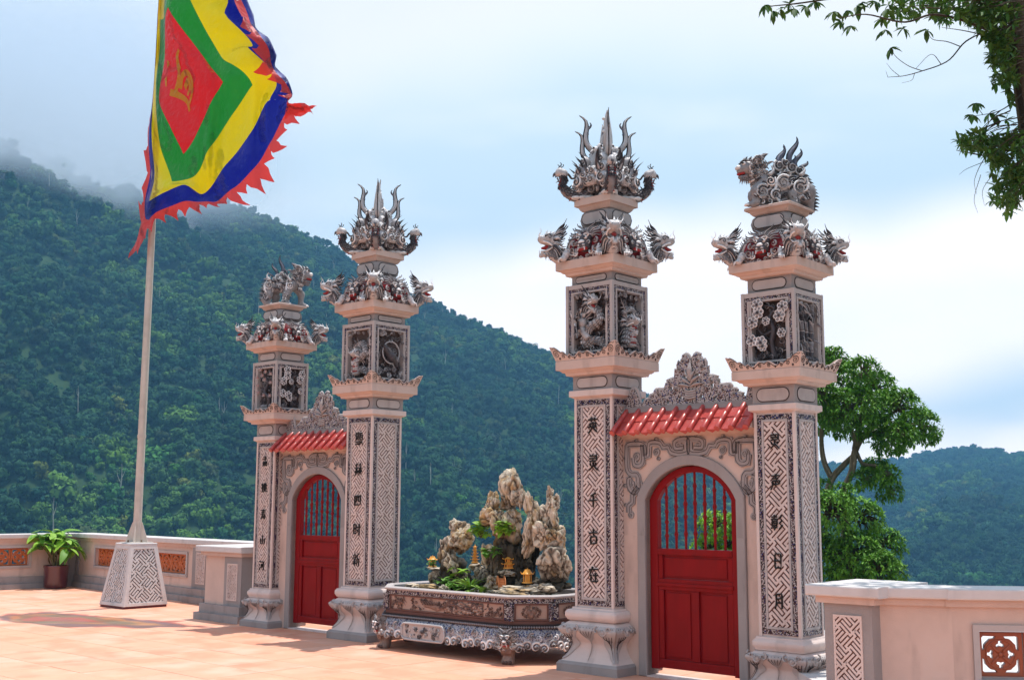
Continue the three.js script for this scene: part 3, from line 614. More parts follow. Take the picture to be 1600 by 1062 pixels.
// corner dragon: x outwards, origin on the cornice corner, body crouching on the ledge
const cornerDragon = (() => {
  const path = [[-0.20, 0.10, 0], [-0.10, 0.055, 0], [0.0, 0.035, 0], [0.055, 0.045, 0], [0.078, 0.10, 0], [0.072, 0.155, 0]], rad = [0.055, 0.058, 0.052, 0.044, 0.040, 0.036], o = [];
  o.push(shade(tube(path, rad, 10, 1, 26), CL, 0.05));
  o.push(...scales(path, rad, 17, 9, 0.02, CM, 2.0));
  for (let i = 0; i < 9; i++) { const t = i / 8, x = lerp(0.086, 0.11, Math.sin(t * 3.1)) - 0.012, y = lerp(0.03, 0.145, t); o.push(shade(tube([[x - 0.03, y, -0.03], [x + 0.014, y - 0.004, 0], [x - 0.03, y, 0.03]], 0.0075, 5, 1, 6), i & 1 ? CW : CM, 0.06)); }
  for (let i = 0; i < 9; i++) { const t = i / 8, x = lerp(-0.19, 0.03, t), y = lerp(0.155, 0.085, Math.min(1, t * 1.4)); o.push(shade(spike([x, y - 0.012, 0], [x - 0.03, y + 0.03, 0], 0.010, 0.15), CW)); }
  const leg = [];
  leg.push(shade(blobs([[[-0.05, 0.07, 0.05], [-0.05, 0.06, 0.105], 0.036, 0.03], [[-0.05, 0.06, 0.105], [-0.025, 0.015, 0.118], 0.026, 0.02], [[-0.025, 0.012, 0.118], [-0.005, 0.006, 0.124], 0.02, 0.018]], [-0.12, -0.05, 0], [0.04, 0.13, 0.18], 26, 0.012), CL, 0.08));
  for (let i = 0; i < 4; i++) leg.push(shade(tube([[-0.005, 0.012, 0.106 + i * 0.012], [0.018, 0.004, 0.104 + i * 0.016], [0.026, -0.026, 0.104 + i * 0.016]], [0.009, 0.008, 0.001], 5), CW));
  leg.push(shade(curl(0, 0, 0, 0.03, 1.2, 0.008, 1, 0, 5).rotateX(0.3).translate(-0.06, 0.075, 0.112), CW));
  for (let i = 0; i < 4; i++) leg.push(...flame([-0.075 - i * 0.012, 0.07 + i * 0.012, 0.10], [-0.10 - i * 0.02, 0.13 + i * 0.012, 0.118], 0.008, 0.012, [1, 0, 0], i & 1 ? CL : CM));
  for (let i = 0; i < 10; i++) leg.push(shade(spike([-0.085 + (i % 5) * 0.016, 0.085 - (i / 5 | 0) * 0.03, 0.108], [-0.1 + (i % 5) * 0.016, 0.07 - (i / 5 | 0) * 0.03, 0.132], 0.009, 0), CM));
  o.push(both(leg));
  o.push(DHEAD.clone().applyMatrix4(M4([0.05, 0.185, 0], [0, 0, 0.10], 1.24)));
  { const R = rng(8); for (let i = 0; i < 26; i++) { const t = R(), s = i & 1 ? 1 : -1, x = lerp(-0.14, 0.05, t), y = 0.06 + 0.05 * R(); o.push(shade(spike([x, y, s * 0.045], [x - 0.035, y + 0.03 * (R() - 0.2), s * (0.075 + 0.02 * R())], 0.011, 0.2), [CW, CD, CM][i % 3])); } }
  return merge(o);
})();

// lion mask in relief, looks along +z, about 0.36 wide and 0.28 high
const lionMask = (() => {
  const o = [], h = [];
  o.push(shade(blobs([[[0, 0.03, 0], [0, -0.02, 0.01], 0.06, 0.055], [[0, 0.005, 0.035], [0, -0.018, 0.045], 0.026, 0.024], [[0.035, 0.03, 0.03], [0.05, 0.036, 0.02], 0.022, 0.018], [[-0.035, 0.03, 0.03], [-0.05, 0.036, 0.02], 0.022, 0.018], [[-0.045, -0.035, 0.025], [0.045, -0.035, 0.025], 0.018, 0.018]], [-0.1, -0.1, -0.06], [0.1, 0.1, 0.09], 30, 0.01), CD, 0.1));
  o.push(shade(ball(0.026, [0, -0.004, 0.058], [1.25, 0.8, 0.8]), CW)); for (const s of [-1, 1]) o.push(shade(curl(s * 0.045, 0.062, 0.05, 0.026, 1.4, 0.009, s, s > 0 ? 3 : 0, 4), CW), shade(curl(s * 0.062, -0.012, 0.045, 0.022, 1.3, 0.008, -s, s > 0 ? 3 : 0, 4), CL), shade(ball(0.014, [s * 0.022, -0.03, 0.06], [1.2, 0.8, 0.8]), CL), shade(spike([s * 0.03, -0.05, 0.05], [s * 0.038, -0.082, 0.062], 0.009), CW));
  o.push(col(tube([[-0.05, -0.055, 0.04], [0, -0.064, 0.05], [0.05, -0.055, 0.04]], 0.014, 6), CR));
  for (let i = 0; i < 6; i++) o.push(col(spike([-0.035 + i * 0.014, -0.046, 0.056], [-0.035 + i * 0.014, -0.06, 0.06], 0.006, 0), CW));
  for (const s of [-1, 1]) {
    o.push(col(ball(0.016, [s * 0.036, 0.033, 0.055]), CW), col(ball(0.008, [s * 0.035, 0.032, 0.07]), CK));
    o.push(shade(tube([[s * 0.012, 0.056, 0.055], [s * 0.04, 0.068, 0.05], [s * 0.075, 0.056, 0.03]], [0.008, 0.011, 0.002], 5), CW));
    o.push(shade(curl(s * 0.125, -0.055, 0.012, 0.042, 1.6, 0.013, s, s > 0 ? 2.6 : 0.5), CL), shade(curl(s * 0.085, -0.085, 0.026, 0.024, 1.3, 0.009, s, s > 0 ? 2.6 : 0.5), CW), shade(curl(s * 0.15, -0.098, 0.012, 0.024, 1.3, 0.009, -s, 1), CM), shade(curl(s * 0.11, 0.008, 0.018, 0.028, 1.4, 0.010, -s, 1.5), CL));
    for (let i = 0; i < 7; i++) { const a = 0.15 + i * 0.24, x = s * (0.075 + 0.0 * i) * Math.cos(a), y = 0.035 + 0.06 * Math.sin(a); o.push(...flame([x, y, 0.02], [s * (0.07 + 0.11 * Math.cos(a)), 0.045 + (0.12 + 0.02 * (i & 1)) * Math.sin(a), 0.012], 0.011, 0.012, [-Math.sin(a) * s, Math.cos(a), 0], i & 1 ? CL : CM)); }
    for (let i = 0; i < 4; i++) o.push(shade(curl(s * (0.03 + i * 0.034), -0.115 + 0.004 * (i & 1), 0.01, 0.018, 1.1, 0.008, s, 0), i & 1 ? CM : CL));
  }
  return merge(o);
})();

// one of the four phoenixes of the finial: x outwards, y up, origin at the middle of the slab
const phoenix = (() => {
  const body = [], wing = [], tail = [];
  const path = [[0.06, 0.10, 0], [0.16, 0.05, 0], [0.27, 0.035, 0], [0.345, 0.05, 0], [0.40, 0.105, 0], [0.392, 0.165, 0], [0.412, 0.215, 0]], rad = [0.07, 0.07, 0.055, 0.046, 0.040, 0.032, 0.030];
  body.push(shade(tube(path, rad, 10, 1, 30), CM, 0.05));
  body.push(...scales(path, rad, 18, 9, 0.024, CD, 2.2));
  for (let i = 0; i < 8; i++) { const t = i / 7, x = lerp(0.335, 0.428, Math.min(1, t * 1.5)) + 0.012 * Math.sin(t * 3.1), y = lerp(0.012, 0.185, t); body.push(shade(tube([[x - 0.03, y + 0.01, -0.03], [x + 0.004, y, 0], [x - 0.03, y + 0.01, 0.03]], 0.008, 5, 1, 6), i & 1 ? CW : CM, 0.05)); body.push(shade(spike([x - 0.02, y, 0.022], [x + 0.012, y - 0.016, 0.036], 0.009), CR), shade(spike([x - 0.02, y, -0.022], [x + 0.012, y - 0.016, -0.036], 0.009), CR)); }
  body.push(shade(blobs([[[0.395, 0.228, 0], [0.43, 0.242, 0], 0.042, 0.038], [[0.43, 0.242, 0], [0.458, 0.225, 0], 0.03, 0.016]], [0.33, 0.16, -0.06], [0.5, 0.31, 0.06], 24, 0.01), CL, 0.06));
  body.push(shade(tube([[0.452, 0.232, 0], [0.482, 0.222, 0], [0.496, 0.196, 0]], [0.02, 0.015, 0.001], 6), CD), shade(tube([[0.45, 0.212, 0], [0.468, 0.203, 0], [0.474, 0.192, 0]], [0.009, 0.007, 0.001], 5), CD));
  for (const s of [-1, 1]) body.push(col(ball(0.009, [0.438, 0.245, s * 0.024]), CW), col(ball(0.006, [0.443, 0.246, s * 0.029]), CK), shade(tube([[0.41, 0.262, s * 0.02], [0.44, 0.262, s * 0.026], [0.465, 0.245, s * 0.018]], [0.004, 0.006, 0.002], 4), CW), shade(curl(0.412, 0.2, s * 0.032, 0.02, 1.2, 0.006, 1, 0, 4), CW));
  for (const [dx, dy, r] of [[0.43, 0.33, 0.010], [0.455, 0.31, 0.008], [0.405, 0.315, 0.008]]) body.push(...flame([0.425, 0.255, 0], [dx, dy, 0], r, 0.016, [1, 0, 0], CB));
  body.push(shade(tube([[0.39, 0.24, 0], [0.35, 0.225, 0], [0.318, 0.19, 0], [0.285, 0.20, 0], [0.282, 0.245, 0], [0.268, 0.262, 0]], [0.018, 0.017, 0.016, 0.013, 0.009, 0.001], 6, 0.6), CD));
  body.push(shade(tube([[0.455, 0.195, 0], [0.445, 0.165, 0], [0.47, 0.15, 0]], [0.008, 0.007, 0.001], 5), CM));
  for (let i = 0; i < 6; i++) body.push(shade(spike([0.35 - i * 0.035, 0.085 - 0.006 * i, 0], [0.315 - i * 0.035, 0.135 - 0.006 * i, 0], 0.010, 0.1), i & 1 ? CL : CD));
  for (const s of [-1, 1]) for (let i = 0; i < 3; i++) body.push(shade(ball(0.045, [0.16 + 0.06 * i, 0.012, s * (0.05 - 0.01 * i)], [1.2, 0.45, 0.9]), CW));
  // wings: arms of curls with long dark quills
  const w = [];
  w.push(shade(tube([[0.12, 0.10, 0.05], [0.19, 0.17, 0.085], [0.235, 0.26, 0.10]], [0.045, 0.045, 0.02], 7), CM));
  for (const [x, y, z, R, t, c] of [[0.20, 0.13, 0.115, 0.04, 1.5, CL], [0.235, 0.195, 0.12, 0.034, 1.4, CW], [0.175, 0.21, 0.115, 0.036, 1.4, CL], [0.25, 0.10, 0.10, 0.028, 1.3, CM], [0.155, 0.075, 0.10, 0.036, 1.4, CL], [0.205, 0.27, 0.11, 0.026, 1.3, CM]]) w.push(shade(curl(x, y, z, R, t, R * 0.3, 1, 2.2, 5), c), shade(ball(R * 0.85, [x, y, z - 0.012], [1, 1, 0.35]), CM));
  for (const [x, y, z, R] of [[0.245, 0.14, 0.05, 0.062], [0.228, 0.235, 0.04, 0.06], [0.195, 0.32, 0.05, 0.05], [0.17, 0.14, 0.14, 0.05], [0.16, 0.22, 0.13, 0.046], [0.255, 0.085, 0.04, 0.04]]) w.push(shade(ball(R, [x, y, z], [0.9, 1, 0.9], 2), CL, 0.08), shade(curl(0, 0, 0, R * 0.85, 1.5, R * 0.2, 1, 2, 4).rotateY(0.9).translate(x + R * 0.55, y, z + R * 0.45), CW), col(curl(0, 0, 0, R * 0.62, 1.2, R * 0.1, 1, 2, 4).rotateY(0.9).translate(x + R * 0.66, y, z + R * 0.54), CK));
  for (let i = 0; i < 3; i++) { const t = i / 2, tip = [lerp(0.335, 0.27, t), lerp(0.315, 0.40, t), lerp(0.13, 0.10, t)], b = [lerp(0.25, 0.19, t), lerp(0.20, 0.28, t), 0.09]; w.push(shade(spike(b, tip, 0.027, 0.14, [-0.6, 0.5, 0.3], 0.4, 6), i & 1 ? CK : CD, 0.1)); const m = b.map((q, k) => lerp(q, tip[k], 0.55) + [0.006, -0.01, 0.006][k]); w.push(shade(spike(b, m, 0.014, 0.1, [0, 1, 0], 0.6, 5), CL)); }
  wing.push(both(w));
  // tail plumes rising to the middle
  tail.push(shade(tube([[0.11, 0.12, 0], [0.135, 0.26, 0], [0.10, 0.40, 0], [0.05, 0.50, 0]], [0.075, 0.07, 0.055, 0.02], 8, 0.8), CL, 0.05));
  for (const s of [-1, 1]) tail.push(shade(curl(0.155, 0.31, s * 0.05, 0.03, 1.5, 0.011, 1, 0.4), CW), shade(curl(0.12, 0.40, s * 0.045, 0.032, 1.5, 0.011, 1, 0.4), CW), shade(ball(0.022, [0.10, 0.445, s * 0.04]), CW), col(ball(0.01, [0.118, 0.45, s * 0.055]), CK));
  for (const s of [-1, 1]) for (let i = 0; i < 5; i++) tail.push(col(tube([[0.16 - 0.01 * i, 0.2 + 0.04 * i, s * 0.035], [0.12, 0.32 + 0.03 * i, s * (0.055 - 0.005 * i)], [0.07, 0.44, s * 0.035]], 0.006, 4, 1, 8), i & 1 ? CK : CW));
  const S = (p) => p;
  tail.push(...flame([0.13, 0.33, 0], [0.30, 0.60, 0], 0.038, 0.055, [0.8, -0.5, 0], CL));
  tail.push(...flame([0.10, 0.42, 0], [0.262, 0.745, 0], 0.043, 0.06, [0.85, -0.4, 0], CL));
  tail.push(...flame([0.165, 0.58, 0], [0.155, 0.69, 0], 0.02, 0.025, [1, 0, 0], CB));
  return { body: merge(body), wing: merge(wing), tail: merge(tail) };
})();
const finialBud = merge([shade(tube([[0, 0.0, 0], [0, 0.2, 0], [0, 0.42, 0], [0, 0.5, 0]], [0.10, 0.12, 0.085, 0.04], 10), CM), ...[[0, 0, 0.80, 0], [0.03, 0.02, 0.66, 0.4], [-0.035, 0.01, 0.62, 0.9], [0.0, -0.035, 0.6, 1.5]].map(([x, z, h, b]) => shade(tube([[x * 0.6, 0.4, z * 0.6], [x, h * 0.72, z], [x + 0.012 * b, h * 0.9, z], [x * 0.4 + 0.022, h, z]], [0.03, 0.022, 0.016, 0.006], 6, 0.8), CL)), ...Array.from({ length: 7 }, (_, i) => shade(ball(0.018, [0.012 * Math.sin(i * 2), 0.5 + 0.038 * i, 0.018 * Math.cos(i * 2)], [1, 0.8, 1]), CW))]);

// guardian beast: x ahead, stands on y = 0, about 0.66 long
const makeBeast = (compact) => {
  const o = [], two = [];
  o.push(shade(blobs([
    [[-0.17, 0.225, 0], [0.02, 0.235, 0], 0.075, 0.07], [[0.02, 0.235, 0], [0.14, 0.27, 0], 0.07, 0.075], [[0.14, 0.28, 0], [0.20, 0.36, 0], 0.07, 0.062],
    [[-0.19, 0.22, 0.05], [-0.175, 0.12, 0.07], 0.062, 0.045], [[-0.175, 0.12, 0.07], [-0.225, 0.06, 0.075], 0.04, 0.034], [[-0.225, 0.06, 0.075], [-0.20, 0.02, 0.078], 0.032, 0.028], [[-0.20, 0.018, 0.078], [-0.15, 0.016, 0.08], 0.024, 0.022],
    [[-0.18, 0.22, -0.05], [-0.10, 0.12, -0.07], 0.062, 0.045], [[-0.10, 0.12, -0.07], [-0.12, 0.05, -0.075], 0.04, 0.034], [[-0.12, 0.04, -0.075], [-0.05, 0.016, -0.08], 0.03, 0.022],
    [[0.12, 0.25, 0.06], [0.05, 0.13, 0.085], 0.055, 0.042], [[0.05, 0.13, 0.085], [0.03, 0.03, 0.085], 0.038, 0.032], [[0.03, 0.02, 0.085], [0.085, 0.016, 0.088], 0.026, 0.023],
    [[0.14, 0.25, -0.05], [0.22, 0.15, -0.075], 0.055, 0.04], [[0.22, 0.15, -0.075], [0.215, 0.05, -0.075], 0.035, 0.03], [[0.215, 0.03, -0.075], [0.285, 0.014, -0.078], 0.028, 0.022],
    [[0.20, 0.37, 0], [0.265, 0.385, 0], 0.078, 0.066], [[0.265, 0.37, 0], [0.325, 0.36, 0], 0.05, 0.036],
  ], [-0.30, -0.02, -0.16], [0.38, 0.48, 0.16], 66, 0.014), [0.27, 0.255, 0.26], 0.04));
  { const R = rng(55); for (let i = 0; i < 90; i++) { const s = i & 1 ? 1 : -1, t = R(), x = lerp(-0.2, 0.2, t), y = lerp(0.17, 0.32, R()) + (x > 0.1 ? 0.06 : 0), z = s * (0.078 + 0.012 * R()); o.push(i % 3 ? shade(curl(x, y, z, 0.02 + 0.012 * R(), 1.3, 0.0075, s, R() * 6, 4), [CW, CL, CD, CW][i % 4]) : shade(spike([x + 0.02, y, z], [x - 0.025, y + 0.02, z * 1.3], 0.013, 0.2), [CD, CK, CL][i % 3])); } for (let i = 0; i < 60; i++) { const [lx, ly, lx2, ly2, lz] = [[-0.18, 0.14, -0.2, 0.04, 0.1], [0.06, 0.15, 0.04, 0.04, 0.115], [0.2, 0.17, 0.225, 0.05, -0.105], [-0.1, 0.13, -0.11, 0.05, -0.1]][i % 4], t = R(), x = lerp(lx, lx2, t) + 0.06 * (R() - 0.5), y = lerp(ly, ly2, t); o.push(shade(spike([x, y + 0.015, lz * 0.95], [x - 0.014, y - 0.014, lz * 1.22], 0.012, 0, [0, 1, 0], 1, 4), [CW, CD, CL][i % 3])); } }
  for (let i = 0; i < 6; i++) { const t = i / 5, x = lerp(0.20, 0.245, t), y = lerp(0.19, 0.31, t); o.push(shade(tube([[x - 0.01, y, -0.05], [x + 0.022, y - 0.006, 0], [x - 0.01, y, 0.05]], 0.012, 5, 1, 6), i & 1 ? CW : CM)); }
  // face: brow, snout, eyes, open mouth
  o.push(shade(ball(0.034, [0.345, 0.385, 0], [0.9, 0.8, 1.15]), CW), col(tube([[0.30, 0.333, -0.035], [0.35, 0.326, 0], [0.30, 0.333, 0.035]], 0.014, 6), CR), shade(tube([[0.27, 0.30, -0.035], [0.335, 0.296, 0], [0.27, 0.30, 0.035]], 0.019, 6), CM));
  const h = [];
  h.push(col(ball(0.02, [0.306, 0.418, 0.042]), CW), col(ball(0.011, [0.32, 0.42, 0.053]), CK), shade(tube([[0.335, 0.43, 0.02], [0.30, 0.448, 0.045], [0.26, 0.435, 0.065]], [0.008, 0.013, 0.003], 5), CD));
  const R = rng(31);
  for (let i = 0; i < 14; i++) { const a = -1.2 + i * 0.24; h.push(shade(curl(0.225 + 0.05 * Math.cos(a) - 0.03, 0.375 + 0.085 * Math.sin(a), 0.080 + 0.014 * R(), 0.028, 1.3, 0.010, i & 1 ? 1 : -1, R() * 6, 4), [CL, CM, CW][i % 3])); h.push(shade(spike([0.20 + 0.05 * Math.cos(a) - 0.03, 0.375 + 0.085 * Math.sin(a), 0.06], [0.16 + 0.03 * Math.cos(a) - 0.05, 0.38 + 0.13 * Math.sin(a), 0.075], 0.014, 0.2), i & 1 ? CD : CL)); }
  for (let i = 0; i < 7; i++) h.push(shade(spike([0.20 + i * 0.018, 0.44 + 0.012 * Math.sin(i), 0.014 + 0.012 * (i & 1)], [0.17 + i * 0.02, 0.486 + 0.01 * (i & 1), 0.022], 0.012, 0.2), i & 1 ? CD : CW));
  for (let i = 0; i < 5; i++) h.push(shade(spike([0.27 + 0.012 * i, 0.29, 0.025], [0.25 + 0.02 * i, 0.245 - 0.01 * (i & 1), 0.035], 0.010, 0.1), CM));
  for (let i = 0; i < 26; i++) { const t = R(), q = R(), x = lerp(0.09, 0.25, t), y = lerp(0.27, 0.43, q) - 0.3 * (t - 0.5) * 0.1; h.push(i % 2 ? shade(curl(x, y, 0.070 + 0.02 * R(), 0.026, 1.4, 0.0095, i & 2 ? 1 : -1, R() * 6, 4), [CW, CL, CD, CW][i % 4]) : shade(spike([x, y, 0.065], [x - 0.05, y + 0.035 * (R() - 0.3), 0.098], 0.014, 0.25), [CD, CM, CL][i % 3])); }
  // haunch and shoulder curls
  for (const [x, y, z, r0, a] of [[-0.17, 0.235, 0.108, 0.055, 2.4], [0.10, 0.235, 0.112, 0.05, 2.4]]) {
    h.push(shade(curl(x, y, z, r0, 1.8, 0.013, 1, a, 5), CW), shade(tube([[x - r0, y - 0.01, z - 0.004], [x - r0 * 0.8, y - 0.075, z], [x - 0.005, y - 0.10, z + 0.002]], [0.015, 0.016, 0.003], 5), CW), shade(tube([[x + 0.01, y + r0, z - 0.006], [x - 0.03, y + r0 + 0.055, z - 0.01], [x - 0.01, y + r0 + 0.10, z - 0.012]], [0.02, 0.014, 0.002], 5), CL));
  }
  // scales on the legs, flank dashes
  for (let i = 0; i < 34; i++) { const k = i % 2, x = (k ? 0.05 : -0.2) + 0.055 * (R() - 0.5), y = 0.04 + 0.13 * R(); h.push(shade(spike([x, y + 0.016, 0.098 + 0.012 * R()], [x - 0.012, y - 0.012, 0.128], 0.013, 0, [0, 1, 0], 1, 4), [CL, CM, CD, CW][i % 4])); }
  for (let i = 0; i < 22; i++) { const x = -0.14 + 0.24 * R(), y = 0.20 + 0.10 * R(); h.push(shade(spike([x + 0.014, y, 0.07], [x - 0.016, y + 0.008, 0.088], 0.012, 0, [0, 1, 0], 1, 4), [CM, CD, CL, CB][i % 4])); }
  for (let i = 0; i < 4; i++) for (const [fx, fz] of [[-0.15, 0.078], [0.09, 0.085]]) h.push(shade(ball(0.013, [fx + 0.012, 0.013, fz - 0.02 + i * 0.013], [1.5, 0.9, 0.8]), CW));
  o.push(both(h));
  for (let i = 0; i < 4; i++) for (const [fx, fz] of [[0.29, -0.078], [-0.05, -0.08]]) o.push(shade(ball(0.013, [fx + 0.012, 0.013, fz - 0.02 + i * 0.013], [1.5, 0.9, 0.8]), CW));
  // spiny back edge of the hind leg and the rump
  for (let i = 0; i < 10; i++) { const t = i / 9, x = lerp(-0.215, -0.27, Math.sin(t * 1.9)), y = lerp(0.30, 0.04, t); o.push(shade(spike([x + 0.025, y, 0.03], [x - 0.045, y + 0.018, 0.036], 0.015, 0.2), i & 1 ? CD : CM)); o.push(shade(spike([x + 0.03, y, -0.03], [x - 0.035, y + 0.022, -0.034], 0.014, 0.2), CM)); }
  // tail: curls and flames on the back
  for (const [x, y, r0, c, z] of [[-0.075, 0.345, 0.036, CW, 0.03], [-0.02, 0.375, 0.036, CL, 0.034], [-0.115, 0.315, 0.03, CL, 0.028], [-0.03, 0.325, 0.03, CW, 0.036], [0.03, 0.345, 0.03, CM, 0.03]]) for (const s of [-1, 1]) o.push(shade(curl(x, y, s * z, r0, 1.7, 0.011, s, 1, 5), c), shade(ball(r0 * 0.85, [x, y, s * (z - 0.018)], [1, 1, 0.5]), CM));
  for (const [b, t, r] of [[[-0.09, 0.36, 0], [-0.14, 0.52, 0], 0.03], [[-0.02, 0.38, 0], [-0.045, 0.62, 0], 0.036], [[0.03, 0.36, 0], [0.0, 0.51, 0], 0.02], [[-0.13, 0.33, 0], [-0.2, 0.42, 0], 0.016]]) o.push(...flame(b, t, r, 0.026, [1, 0, 0], CB));
  if (!compact) return merge(o);
  const low = merge(o).scale(1, 0.86, 1), x = [];
  for (const s of [-1, 1]) {
    for (const [cx, cy, R] of [[0.17, 0.115, 0.062], [-0.01, 0.19, 0.066], [-0.15, 0.15, 0.06], [0.06, 0.09, 0.045]]) x.push(shade(curl(cx, cy, s * 0.115, R, 1.9, 0.014, s, 2.4, 5), CW), shade(ball(R * 0.95, [cx, cy, s * 0.085], [1, 1, 0.45], 2), CL), col(curl(cx, cy, s * 0.128, R * 0.7, 1.5, 0.006, s, 2.4, 4), CK));
    for (let i = 0; i < 30; i++) { const R = hash2(i, 5, 2), Q = hash2(i, 6, 2), px = lerp(-0.2, 0.22, R), py = 0.03 + 0.16 * Q; x.push(i % 2 ? shade(curl(px, py, s * 0.1, 0.02, 1.2, 0.008, s, R * 6, 4), [CW, CD, CL][i % 3]) : shade(spike([px + 0.02, py, s * 0.09], [px - 0.03, py + 0.02, s * 0.12], 0.014, 0.2), [CD, CL, CM][i % 3])); }
  }
  x.push(shade(blobs([[[-0.17, 0.13, 0], [0.2, 0.10, 0], 0.085, 0.07], [[-0.17, 0.17, 0], [-0.25, 0.14, 0], 0.08, 0.06], [[-0.25, 0.14, 0], [-0.265, -0.01, 0], 0.055, 0.034]], [-0.36, -0.06, -0.14], [0.32, 0.3, 0.14], 40, 0.02), CM, 0.05));
  for (let i = 0; i < 11; i++) { const t = i / 10, px = lerp(-0.22, -0.30, Math.sin(t * 2.2)), py = lerp(0.25, -0.03, t); x.push(shade(spike([px + 0.02, py, 0], [px - 0.055, py + 0.02, 0], 0.019, 0.25), CD)); }
  for (const [cx, cy, R, c] of [[0.0, 0.35, 0.05, CW], [-0.11, 0.335, 0.052, CW], [-0.06, 0.37, 0.04, CL], [-0.175, 0.31, 0.036, CL]]) for (const s of [-1, 1]) x.push(shade(curl(cx, cy, s * 0.04, R, 1.8, 0.013, s, 1, 5), c), shade(ball(R * 0.9, [cx, cy, s * 0.02], [1, 1, 0.45], 2), CM), col(curl(cx, cy, s * 0.052, R * 0.7, 1.4, 0.006, s, 1, 4), CK));
  for (const [b, t, r] of [[[-0.01, 0.36, 0], [-0.04, 0.52, 0], 0.034], [[-0.10, 0.37, 0], [-0.16, 0.60, 0], 0.04], [[-0.155, 0.34, 0], [-0.19, 0.50, 0], 0.033], [[-0.19, 0.31, 0], [-0.245, 0.40, 0], 0.026]]) x.push(...flame(b, t, r, 0.03, [1, 0, 0], CB));
  return merge([low, ...x]);
};
const beast = makeBeast(0), beastLow = makeBeast(1);

// leafy scrolls with curls, for low reliefs: fills a w x h field round the origin, looks along +z
function scrolls(w, h, seed, n, r, cols) {
  const R = rng(seed), o = [];
  for (let i = 0; i < n; i++) { const x = (R() - 0.5) * w * 0.92, y = (R() - 0.5) * h * 0.86, q = (0.5 + 0.6 * R()) * r; o.push(shade(curl(x, y, 0.004 * (i % 3), q, 1.0 + R(), q * 0.25, R() > 0.5 ? 1 : -1, R() * 6.3, 4), cols[i % cols.length])); const a = R() * 6.3, L = q * (1.2 + R()); o.push(shade(spike([x, y, 0.004], [x + Math.cos(a) * L, y + Math.sin(a) * L * 0.7, 0.008], q * 0.33, 0.3, [Math.sin(a), -Math.cos(a), 0], 0.6, 4), cols[(i + 1) % cols.length])); }
  return o;
}
// reliefs of the lantern boxes: w x h field, z = 0 at the niche's mouth
function plumRelief(w, h, seed) {
  const R = rng(seed), o = [], f = [];
  o.push(shade(tube([[0.08 * w, -0.44 * h, -0.03], [0.03 * w, -0.18 * h, -0.01], [0.09 * w, 0.02 * h, 0], [0.0, 0.2 * h, -0.01], [0.12 * w, 0.33 * h, 0], [-0.16 * w, 0.4 * h, 0.005]], [0.026, 0.022, 0.022, 0.016, 0.011, 0.006], 7), CD), shade(tube([[0.07 * w, 0, 0], [-0.12 * w, -0.06 * h, 0.005], [-0.22 * w, 0.02 * h, 0.01], [-0.3 * w, 0.12 * h, 0.01]], [0.013, 0.011, 0.007, 0.004], 6), CD), shade(tube([[0.1 * w, 0.28 * h, 0], [0.3 * w, 0.3 * h, 0.01]], [0.009, 0.005], 5), CM));
  for (const [x, y, q] of [[-0.2, 0.4, 1.15], [-0.19, 0.28, 1.15], [-0.32, 0.14, 1.1], [-0.04, 0.14, 0.8], [0.33, 0.33, 1.1], [0.26, 0.2, 1.15], [0.29, -0.06, 0.85], [-0.34, -0.14, 1.1], [-0.14, -0.18, 1.2], [-0.1, -0.24, 0.9]]) {
    const cx = x * w + 0.01 * (R() - 0.5), cy = y * h, s = 0.034 * q, rot = R() * 1.2;
    for (let k = 0; k < 6; k++) { const a = rot + k / 6 * 6.283; f.push(shade(ball(s * 0.62, [cx + Math.cos(a) * s * 0.85, cy + Math.sin(a) * s * 0.85, 0.024 + 0.004 * (k & 1)], [1, 1, 0.5]), CM, 0.1), shade(new THREE.TorusGeometry(s * 0.52, s * 0.14, 4, 8).translate(cx + Math.cos(a) * s * 0.9, cy + Math.sin(a) * s * 0.9, 0.036), CW)); }
    f.push(shade(ball(s * 0.42, [cx, cy, 0.038], [1, 1, 0.6]), CK), shade(new THREE.TorusGeometry(s * 0.4, s * 0.12, 4, 8).translate(cx, cy, 0.046), CM));
    for (let k = 0; k < 4; k++) { const a = R() * 6.3; f.push(shade(spike([cx + Math.cos(a) * s, cy + Math.sin(a) * s, 0.02], [cx + Math.cos(a) * s * 2.1, cy + Math.sin(a) * s * 2.1, 0.03], 0.006, 0.1, [0, 0, 1], 0.5), CD)); }
  }
  for (let i = 0; i < 10; i++) o.push(shade(curl(-0.3 * w + R() * 0.65 * w, -0.43 * h + R() * 0.1 * h, 0.0, 0.022, 1.2, 0.008, 1, R() * 6), i & 1 ? CD : CM));
  return [merge(o), merge(f), 'plum_branch', 'blossoms'];
}
